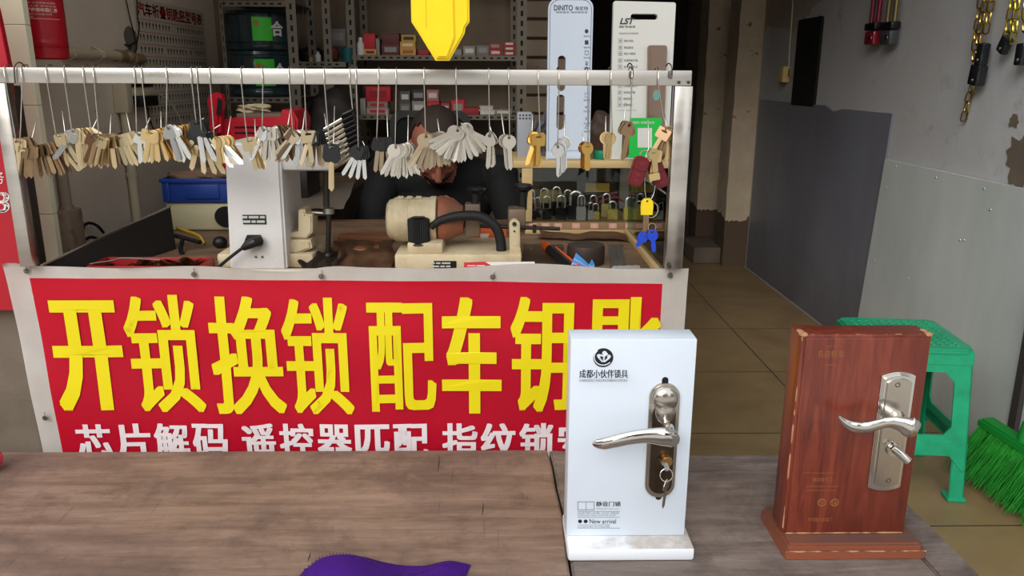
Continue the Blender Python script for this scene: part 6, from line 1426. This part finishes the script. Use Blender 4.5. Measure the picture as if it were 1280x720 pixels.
MB0 = MB(); MB0.bb(U(413, 0, Y=3.06).x-.01, U(433, 0, Y=3.06).x+.005, 3.055, 3.13, z3+.056, z3+.0618); tag(MB0.build('small_shelf', AI), 'little metal ledge under the grey plastic box', 'shelf')
lump('dark_bag', (U(412, 150, Y=2.93).x, 2.95, zd+.14), (.10, .09, .15), mat('bag_dark', (44, 38, 34), .6), 'large dark bag standing on the side desk behind the slanted key stack', 'bag', 33, .08)
# cord hanging by the jugs
mb = MB(); mb.tube([U(383, -30, Y=2.9), U(378, 20, Y=2.9), U(373, 50, Y=2.9)], .0012, 6); tag(mb.build('hanging_cord', MC['cord_grey'] if 'cord_grey' in MC else BLK), 'thin dark cord hanging beside the water jugs', 'cord')

# ================================================================== LEFT WALL
XL = -1.0995; LW = PL((XL, 2, 0), (0, 1, 0), (0, 0, 1)); FLW = (LW.o, LW.a, LW.b, LW.n)
c4 = [LW.at(165, -14), LW.at(252, 8), LW.at(264, 168), LW.at(186, 182)]
y0, y1 = LW.ab(176, 80)[0]-.01, LW.ab(258, 80)[0]+.01; zt_, zb2 = LW.ab(176, -2)[1], LW.ab(186, 182)[1]
ps = thing('key_chart_poster', (XL, 2+(y0+y1)/2, zb2), 'key blank chart poster with red heading on the left wall', 'poster')
mb = MB(); mb.prism([(y0, zb2), (y1, zb2), (y1, zt_), (y0, zt_)], .0012, FLW, off=.0006); mb.build('sheet', mat('poster_paper', (196, 184, 166), .55), ps)
mb = MB(); LQ = lambda a, b, c, d, o=.0024: (LW.pt(a, c, o), LW.pt(b, c, o), LW.pt(a, d, o), LW.pt(b, d, o))
Wp = y1-y0
put(mb, '汽车折叠钥匙胚型号表', LQ(y0+.02, y1-.02, zt_-.052, zt_-.010), off=.02, shifts=(0, .03)); mb.build('heading', mat('poster_red', (178, 44, 46), .6), ps, smooth=0)
mb = MB(); rows_ = 10; rh = (zt_-.065-zb2-.01)/rows_; rng = random.Random(2)
for r_ in range(rows_):
    zt2 = zt_-.065-r_*rh
    for c_ in range(22):
        if rng.random() < .05: continue
        x = y0+.02+(Wp-.045)*c_/21.5; h_ = rh*.62; s_ = rng.uniform(-.002, .002)
        mb.quad([LW.pt(x, zt2-h_, .0024), LW.pt(x+.0055, zt2-h_*.97, .0024), LW.pt(x+.0075+s_, zt2-.012, .0024), LW.pt(x+.0015+s_, zt2-.012, .0024)])
        mb.quad([LW.pt(x-.001+s_, zt2-.013, .0024), LW.pt(x+.010+s_, zt2-.013, .0024), LW.pt(x+.009+s_, zt2-.004, .0024), LW.pt(x+s_, zt2-.004, .0024)])
mb.build('key_drawings', mat('poster_ink', (66, 58, 52), .6), ps, smooth=0)
mb = MB()
for r_ in range(rows_+1):
    zt2 = zt_-.065-r_*rh+.004; mb.quad(list(LQ(y0+.01, y1-.01, zt2-.0014, zt2))[:2]+[LW.pt(y1-.01, zt2, .0024), LW.pt(y0+.01, zt2, .0024)])
mb.build('row_lines', MC['poster_red'], ps, smooth=0)
# extinguisher
ex = U(53.5, 40, Y=1.86); r_ = .0475; zb3 = U(55, 74, Y=1.82).z
fe = thing('fire_extinguisher', (ex.x, 1.86, zb3), 'red fire extinguisher with white printing on the left wall', 'fire extinguisher')
mb = MB(); mb.lathe([(.001, .002), (r_*.9, 0), (r_*.98, .003), (r_*.98, .030), (r_, .032), (r_, .036), (r_*.985, .038), (r_, .045), (r_, .36), (r_*.8, .40), (r_*.35, .42), (.001, .42)], (ex.x, 1.86, zb3), seg=44); mb.build('cylinder', mat('extinguisher_red', (178, 20, 36), .3), fe)
mb = MB(); mb.cyl((ex.x, 1.86, zb3+.42), (ex.x, 1.86, zb3+.45), .014); mb.bb(ex.x-.015, ex.x+.06, 1.85, 1.87, zb3+.45, zb3+.462, .002); mb.bb(ex.x-.015, ex.x+.055, 1.85, 1.87, zb3+.475, zb3+.485, .002); mb.build('valve', BLK, fe)
mb = MB()
def exf(p): return V((ex.x+(r_+.0006)*math.sin(p.x), 1.86-(r_+.0006)*math.cos(p.x), p.z))
def exl(s, a0, a1, za, zc_, o=0): put(mb, s, (V((a0, 0, za)), V((a1, 0, za)), V((a0, 0, zc_)), V((a1, 0, zc_))), fn=exf, off=o)
zz = lambda py: U(55, py, Y=1.815).z
exl('灭火器使用年限保养', -.42, 1.25, zz(15), zz(9.5), .03); exl('生产日期标记位置说明', -.42, .95, zz(18.5), zz(16.5)); exl('检验合格', -.42, .2, zz(22), zz(20)); 
exl('注意事项 请勿倒置或横卧', -.4, 1.2, zz(4.5), zz(2)); exl('干粉灭火器 适用范围', -.4, 1.2, zz(8.4), zz(6)); exl('————————————', -.5, 1.3, zz(23.6), zz(23))
mb.build('lettering', mat('ext_white', (214, 190, 180), .5), fe, smooth=0)
mb = MB(); mb.tube([V((ex.x+(r_+.001)*math.cos(a), 1.86+(r_+.001)*math.sin(a), zz(58))) for a in [2*PI*i/32 for i in range(32)]], .0008, 6, closed=True); mb.build('seam', MC['extinguisher_red'], fe)
mb = MB(); mb.bb(XL, ex.x-.03, 1.85, 1.87, zb3+.28, zb3+.30); mb.build('bracket', IRON, fe)
# pipes
CP_ = mat('pipe_cream', (196, 182, 154), .4); VB = mat('valve_brass', (150, 128, 96), .5, .3)
pw = lambda px, py, o: LW.at(px, py, o)
pi = thing('water_pipe', pw(110, 68, 0), 'cream plastic pipe running level along the left wall to a valve', 'pipe')
pi['_o'] = tuple(pi.location)
A_ = pw(82, 66, .018); B_ = pw(146, 66, .018); B_ = V((B_.x, B_.y, A_.z)); mb = MB(); mb.cyl(A_, B_, .0125, seg=20); mb.build('pipe', CP_, pi)
for f in (.08, .62): mb = MB(); c_ = A_.lerp(B_, f); mb.tube([c_+V((-.018, 0, -.014)), c_+V((0, 0, -.0145)), c_+V((.0135, 0, -.004)), c_+V((.0135, 0, .006)), c_+V((0, 0, .0145)), c_+V((-.018, 0, .022))], .003, 8); mb.build('clip', CP_, pi)
mb = MB(); C_ = B_+V((0, .10, -.006)); mb.cyl(B_, B_+V((0, .035, 0)), .017, seg=16); mb.cyl(B_+V((0, .035, 0)), C_, .012); mb.ball(B_+V((0, .07, 0)), .019); mb.cyl(C_, C_+V((0, .06, 0)), .016); mb.build('valve', VB, pi)
mb = MB(); t_ = B_+V((.012, .055, .018)); mb.tube([t_, t_+V((.005, 0, .012)), t_+V((.008, .03, .022))], .0035, 8); mb.tube([t_+V((.005, 0, .010)), t_+V((.005, -.035, .012))], .003, 8); mb.build('tap_lever', BLK, pi)
vp = thing('wall_pipe', pw(165, 200, .016), 'cream vertical pipe on the left wall below the power strip', 'pipe')
A_ = pw(152, 105, .018); D_ = pw(176, 262, .018); yv = A_.y
mb = MB(); mb.cyl((A_.x, yv, .60), (A_.x, yv, A_.z), .0135, seg=20); mb.bb(XL+.0005, XL+.04, yv-.024, yv+.016, pw(158, 140, 0).z, pw(155, 104, 0).z, .003); mb.build('pipe', CP_, vp)
mb = MB(); c_ = V((A_.x, yv, pw(168, 218, 0).z)); mb.cyl(c_, c_+V((0, 0, .012)), .017, seg=16); mb.build('clip', CP_, vp)
MBx = MB(); yy_ = pw(159, 175, 0).y; tag(MB().bb(XL+.0005, XL+.006, yy_-.055, yy_+.03, pw(160, 203, 0).z, pw(157, 165, 0).z, .001).build('brown_plate', mat('plate_brown', (98, 76, 58), .8)), 'small brown plate on the wall behind the cream vertical pipe', 'plate')
# power strip with plugs
psr = thing('power_strip', pw(176, 115, 0), 'cream power strip with black adapter on the left wall beside the poster', 'power strip')
ya, yb2 = pw(161, 115, .02).y, pw(189, 115, .02).y; zc2 = pw(170, 114, .02).z
MB().bb(XL+.0005, XL+.032, ya, yb2, zc2-.014, zc2+.012, .004).build('strip', mat('strip_cream', (214, 202, 168), .4), psr)
MB().bb(XL+.002, XL+.046, ya+.025, yb2-.012, zc2-.045, zc2-.0145, .004).build('adapter', BLK, psr)
MB().bb(XL+.002, XL+.040, ya-.008, yb2-.02, zc2+.0125, zc2+.028, .004).build('plug', BLK, psr)
mb = MB(); s_ = V((XL+.03, (ya+yb2)/2+.01, zc2-.045)); mb.tube(smooth_path([s_, s_+V((.004, .004, -.04)), s_+V((.006, .03, -.09)), s_+V((.006, .06, -.12))], 5), .0022, 8); mb.build('cable', BLK, psr)
mb = MB(); mb.tube(smooth_path([V((XL+.025, yb2, zc2)), pw(203, 120, .03), pw(216, 133, .03), pw(224, 146, .03), pw(230, 160, .03)], 6), .0028, 8); mb.build('cable', mat('cable_white', (210, 202, 186), .4), psr)
# thin wires from above
for (pp, lab) in (([(156, -8), (162, 20), (168, 44), (171, 58)], 'left thin black wire running down the wall to the valve'), ([(171, -8), (172, 20), (174, 36), (171, 56), (169, 80), (178, 82)], 'right thin black wire curving down the wall to the valve')):
    mb = MB(); mb.tube(smooth_path([pw(a, b, .006) for a, b in pp], 5), .0018, 6); tag(mb.build('wall_wire', BLK), lab, 'wire', 'thin wires on the left wall')
mb = MB(); q = LW.ab(163, 50); out = [(q[0]+.042*(1+.25*rng.uniform(-1, 1))*math.cos(2*PI*i/18), q[1]+.034*(1+.25*rng.uniform(-1, 1))*math.sin(2*PI*i/18)) for i in range(18)]
mb.prism(out, .0015, FLW, off=.0005); struct('trim_8', mb, M_CEM)
# lower pipe stub with box and black plugs
lp = thing('pipe_stub', pw(80, 240, 0), 'short grey pipe above a rough painted box at the left end', 'pipe')
yv = pw(80, 240, .016).y; xo = XL+.018
mb = MB(); mb.cyl((xo, yv, pw(80, 262, .016).z), (xo, yv, pw(80, 200, .016).z), .0125, seg=18); mb.cyl((xo, yv, pw(80, 263, .016).z), (xo, yv, pw(80, 258, .016).z), .016, seg=18); mb.build('pipe', mat('pipe_grey', (156, 142, 124), .5), lp)
MB().bb(XL+.0005, XL+.04, yv-.035, yv+.03, .60, pw(80, 263, .02).z-.0, .004).build('box', mat('box_flaky', (150, 128, 108), .8, noise=(16, (112, 84, 66), .5, .62)), lp)
for (px, py, r_, lab) in ((97, 284, .017, 'black plug with a cable on the wall above the black panel'), (99, 302, .014, 'second black plug just below the first one above the panel')):
    T = thing('wall_plug', pw(px, py, .0), lab, 'plug', 'black plugs low on the left wall'); p = pw(px, py, .014)
    mb = MB(); mb.ball(p, (.014, r_*1.7, r_*1.15)); mb.bb(XL+.0005, XL+.012, p.y-r_, p.y+r_, p.z-r_, p.z+r_, .003); mb.build('plug', BLK, T)
    mb = MB(); mb.tube(smooth_path([p+V((.006, .012, 0)), p+V((.008, .045, .003)), p+V((.008, .085, -.012)), p+V((.01, .11, -.035))], 5), .0042, 8); mb.build('cable', BLK, T)

# ================================================================== RIGHT WALL
rw = lambda px, py, o: RW.at(px, py, o)
def ulock(px, m1, m2, lab, bow):
    b = rw(px, 56, .03); T = thing('u_lock', b, lab, 'bicycle lock', 'u-shaped bicycle locks on the right wall')
    wy = .040
    mb = MB(); mb.bb(b.x-.017, b.x+.017, b.y-wy, b.y+wy, b.z, b.z+.050, .007); mb.build('body', m1, T)
    MB().bb(b.x-.019, b.x+.018, b.y-wy-.006, b.y+wy+.006, b.z+.052, b.z+.080, .006).build('collar', BLK, T)
    mb = MB(); top = b.z+.36
    mb.tube([(b.x, b.y-wy+.012, b.z+.075), (b.x, b.y-wy+.012, top)]+[(b.x, b.y-(wy-.012)*math.cos(math.radians(a)), top+(wy-.012)*math.sin(math.radians(a))) for a in range(20, 180, 20)]+[(b.x, b.y+wy-.012, top), (b.x, b.y+wy-.012, b.z+.075)], .0085, 14); mb.build('shackle', m2, T)
    mb = MB(); mb.cyl((b.x-.017, b.y-.018, b.z+.024), (b.x-.0205, b.y-.018, b.z+.024), .009, seg=18); mb.build('keyhole', KM['silver'], T)
    mb = MB(); mb.tube([(b.x+.003, b.y, top+(wy-.012)), (b.x+.004, b.y, top+.04), (RW.o.x-.0, b.y, top+.04)], .002, 6); mb.build('nail', IRON, T)
ulock(1090, mat('lock_wine', (138, 26, 44), .3, coat=.5), mat('shackle_wine', (150, 60, 80), .2, .6), 'wine red U-shaped bicycle lock on the right wall', 0)
ulock(1110, mat('lock_grey', (70, 72, 76), .35), mat('shackle_olive', (146, 132, 88), .25, .7), 'dark grey U-shaped bicycle lock on the right wall', 0)
GC = mat('chain_gold', (178, 148, 78), .25, 1); GC2 = mat('chain_yellow', (206, 186, 70), .25, 1)
def link_chain(mb, pts, pitch=.030, w_=.0085, wire=.0028):
    pts = [V(p) for p in pts]; L = [0]
    for i in range(1, len(pts)): L.append(L[-1]+(pts[i]-pts[i-1]).length)
    n = int(L[-1]/pitch)
    def at(s):
        for i in range(1, len(pts)):
            if s <= L[i] or i == len(pts)-1: return pts[i-1].lerp(pts[i], (s-L[i-1])/max(1e-6, L[i]-L[i-1]))
    for k in range(n):
        a = at(k*pitch); b = at((k+1)*pitch); d = (b-a).normalized(); c = (a+b)/2; s1 = V((1, 0, 0)) if k % 2 else V((0, 1, 0)); s1 = (s1-d*s1.dot(d)).normalized(); h_ = pitch*.5+wire*.6
        lp_ = [c+d*((h_-w_)*(1 if math.sin(t_) > 0 else -1)+w_*math.sin(t_))+s1*w_*math.cos(t_) for t_ in [2*PI*(i+.5)/12 for i in range(12)]]
        mb.tube(lp_, wire, 6, closed=True)
def chainlock(name, strands, bodies, m, lab, tail=None):
    T = thing(name, bodies[0][0], lab, 'chain lock', 'chain locks on the right wall')
    for s_ in strands+([tail] if tail else []):
        mb = MB(); link_chain(mb, s_); mb.build('chain', m, T)
    for k, (c, d, an) in enumerate(bodies):
        mb = MB(); mb.box((0, 0, 0), d, .006); mb.xf(Matrix.Translation(c) @ Matrix.Rotation(an, 4, 'X')); mb.build('lock_body', BKM, T)
        mb = MB(); mb.cyl((-d[0]/2, 0, -d[2]*.25), (-d[0]/2-.003, 0, -d[2]*.25), .006, seg=14); mb.xf(Matrix.Translation(c) @ Matrix.Rotation(an, 4, 'X')); mb.build('keyhole', KM['silver'], T)
    mb = MB(); top = strands[0][0]; mb.cyl(V(top)+V((-.005, 0, 0)), (RW.o.x, top[1], top[2]), .003, seg=8); mb.build('nail', IRON, T)
r3 = lambda px, py, o=.022: rw(px, py, o)
chainlock('chain_lock', [[r3(1234, -70), r3(1226, 0), r3(1220, 45, .02), r3(1216, 85, .02)], [r3(1238, -66, .034), r3(1232, 0, .034), r3(1226, 30, .034), r3(1222, 56, .034)], [r3(1244, -66, .025), r3(1240, 0, .025), r3(1234, 30, .03), r3(1230, 54, .03)]],
          [(r3(1228, 68, .03), (.026, .034, .066), .12), (r3(1222, 94, .03), (.03, .050, .060), .12)], GC, 'golden chain with two black lock barrels and a hanging tail on the right wall', tail=[r3(1216, 104, .02), r3(1209, 128, .015), r3(1204, 152, .012)])
chainlock('chain_lock', [[r3(1272, -60, .02), r3(1266, 0, .02), r3(1260, 34, .02), r3(1254, 60, .02)], [r3(1276, -60, .03), r3(1272, 0, .03), r3(1268, 40, .03), r3(1262, 66, .03)]],
          [(r3(1256, 56, .028), (.022, .036, .048), .5)], GC2, 'yellow gold chain with one small black lock on the right wall')
chainlock('chain_lock', [[r3(1286, -60, .02), r3(1283, 0, .02), r3(1280, 50, .02)]], [(r3(1279, 68, .028), (.03, .034, .060), 0)], GC, 'black lock cut by the right edge of the photo on the right wall')
# black ribbed mat
bm_ = thing('black_mat', rw(1006, 132, .0), 'black ribbed strip mat hanging on the right wall beside the switch', 'mat')
q = [RW.ab(*c) for c in ((1001, 25), (1031, 19), (1021, 134), (992, 131))]
mb = MB(); n = 14; rgm = random.Random(6)
for i in range(n):
    f0, f1 = i/n, (i+.86)/n; top = lambda f: (q[0][0]+(q[1][0]-q[0][0])*f, max(q[0][1], q[1][1])-.004*rgm.random()); bot = lambda f: (q[0][0]+(q[1][0]-q[0][0])*f, (q[2][1]+q[3][1])/2)
    mb.prism([bot(f0), bot(f1), top(f1), top(f0)], .008, (RW.o, RW.a, RW.b, RW.n), off=.0035, bev=.001)
mb.prism([(q[0][0], (q[2][1]+q[3][1])/2), (q[1][0], (q[2][1]+q[3][1])/2), (q[1][0], q[0][1]-.006), (q[0][0], q[0][1]-.006)], .003, (RW.o, RW.a, RW.b, RW.n), off=.0006)
mb.build('mat', mat('mat_black', (12, 12, 12), .7), bm_)
for px in (1006, 1018): mb = MB(); mb.tube([rw(px, 131, .005), rw(px, 143, .004)], .003, 6); mb.build('strap', BLK, bm_)
# old switch
sw = thing('wall_switch', rw(984, 102, 0), 'old cream pull switch with a cord on the right wall', 'switch')
c_ = rw(984, 92, 0); MB().bb(XR-.035, XR-.0006, c_.y-.04, c_.y+.04, rw(984, 103, 0).z, rw(984, 83, 0).z, .005).build('switch_box', mat('switch_cream', (212, 186, 122), .5), sw)
MB().bb(XR-.012, XR-.0006, c_.y-.075, c_.y-.042, rw(990, 96, 0).z, rw(990, 86, 0).z, .002).build('side_plate', VB, sw)
mb = MB(); mb.tube([rw(986, 83, .012), rw(987, 60, .010), rw(990, 20, .010), rw(992, -20, .010)], .004, 8); mb.build('conduit', CP_, sw)
# twisted strap by the fob
s_ = bpy.data.scenes.get('lettering')
if s_: bpy.data.scenes.remove(s_)
for o in bpy.data.objects:
    if '_o' in o: del o['_o']
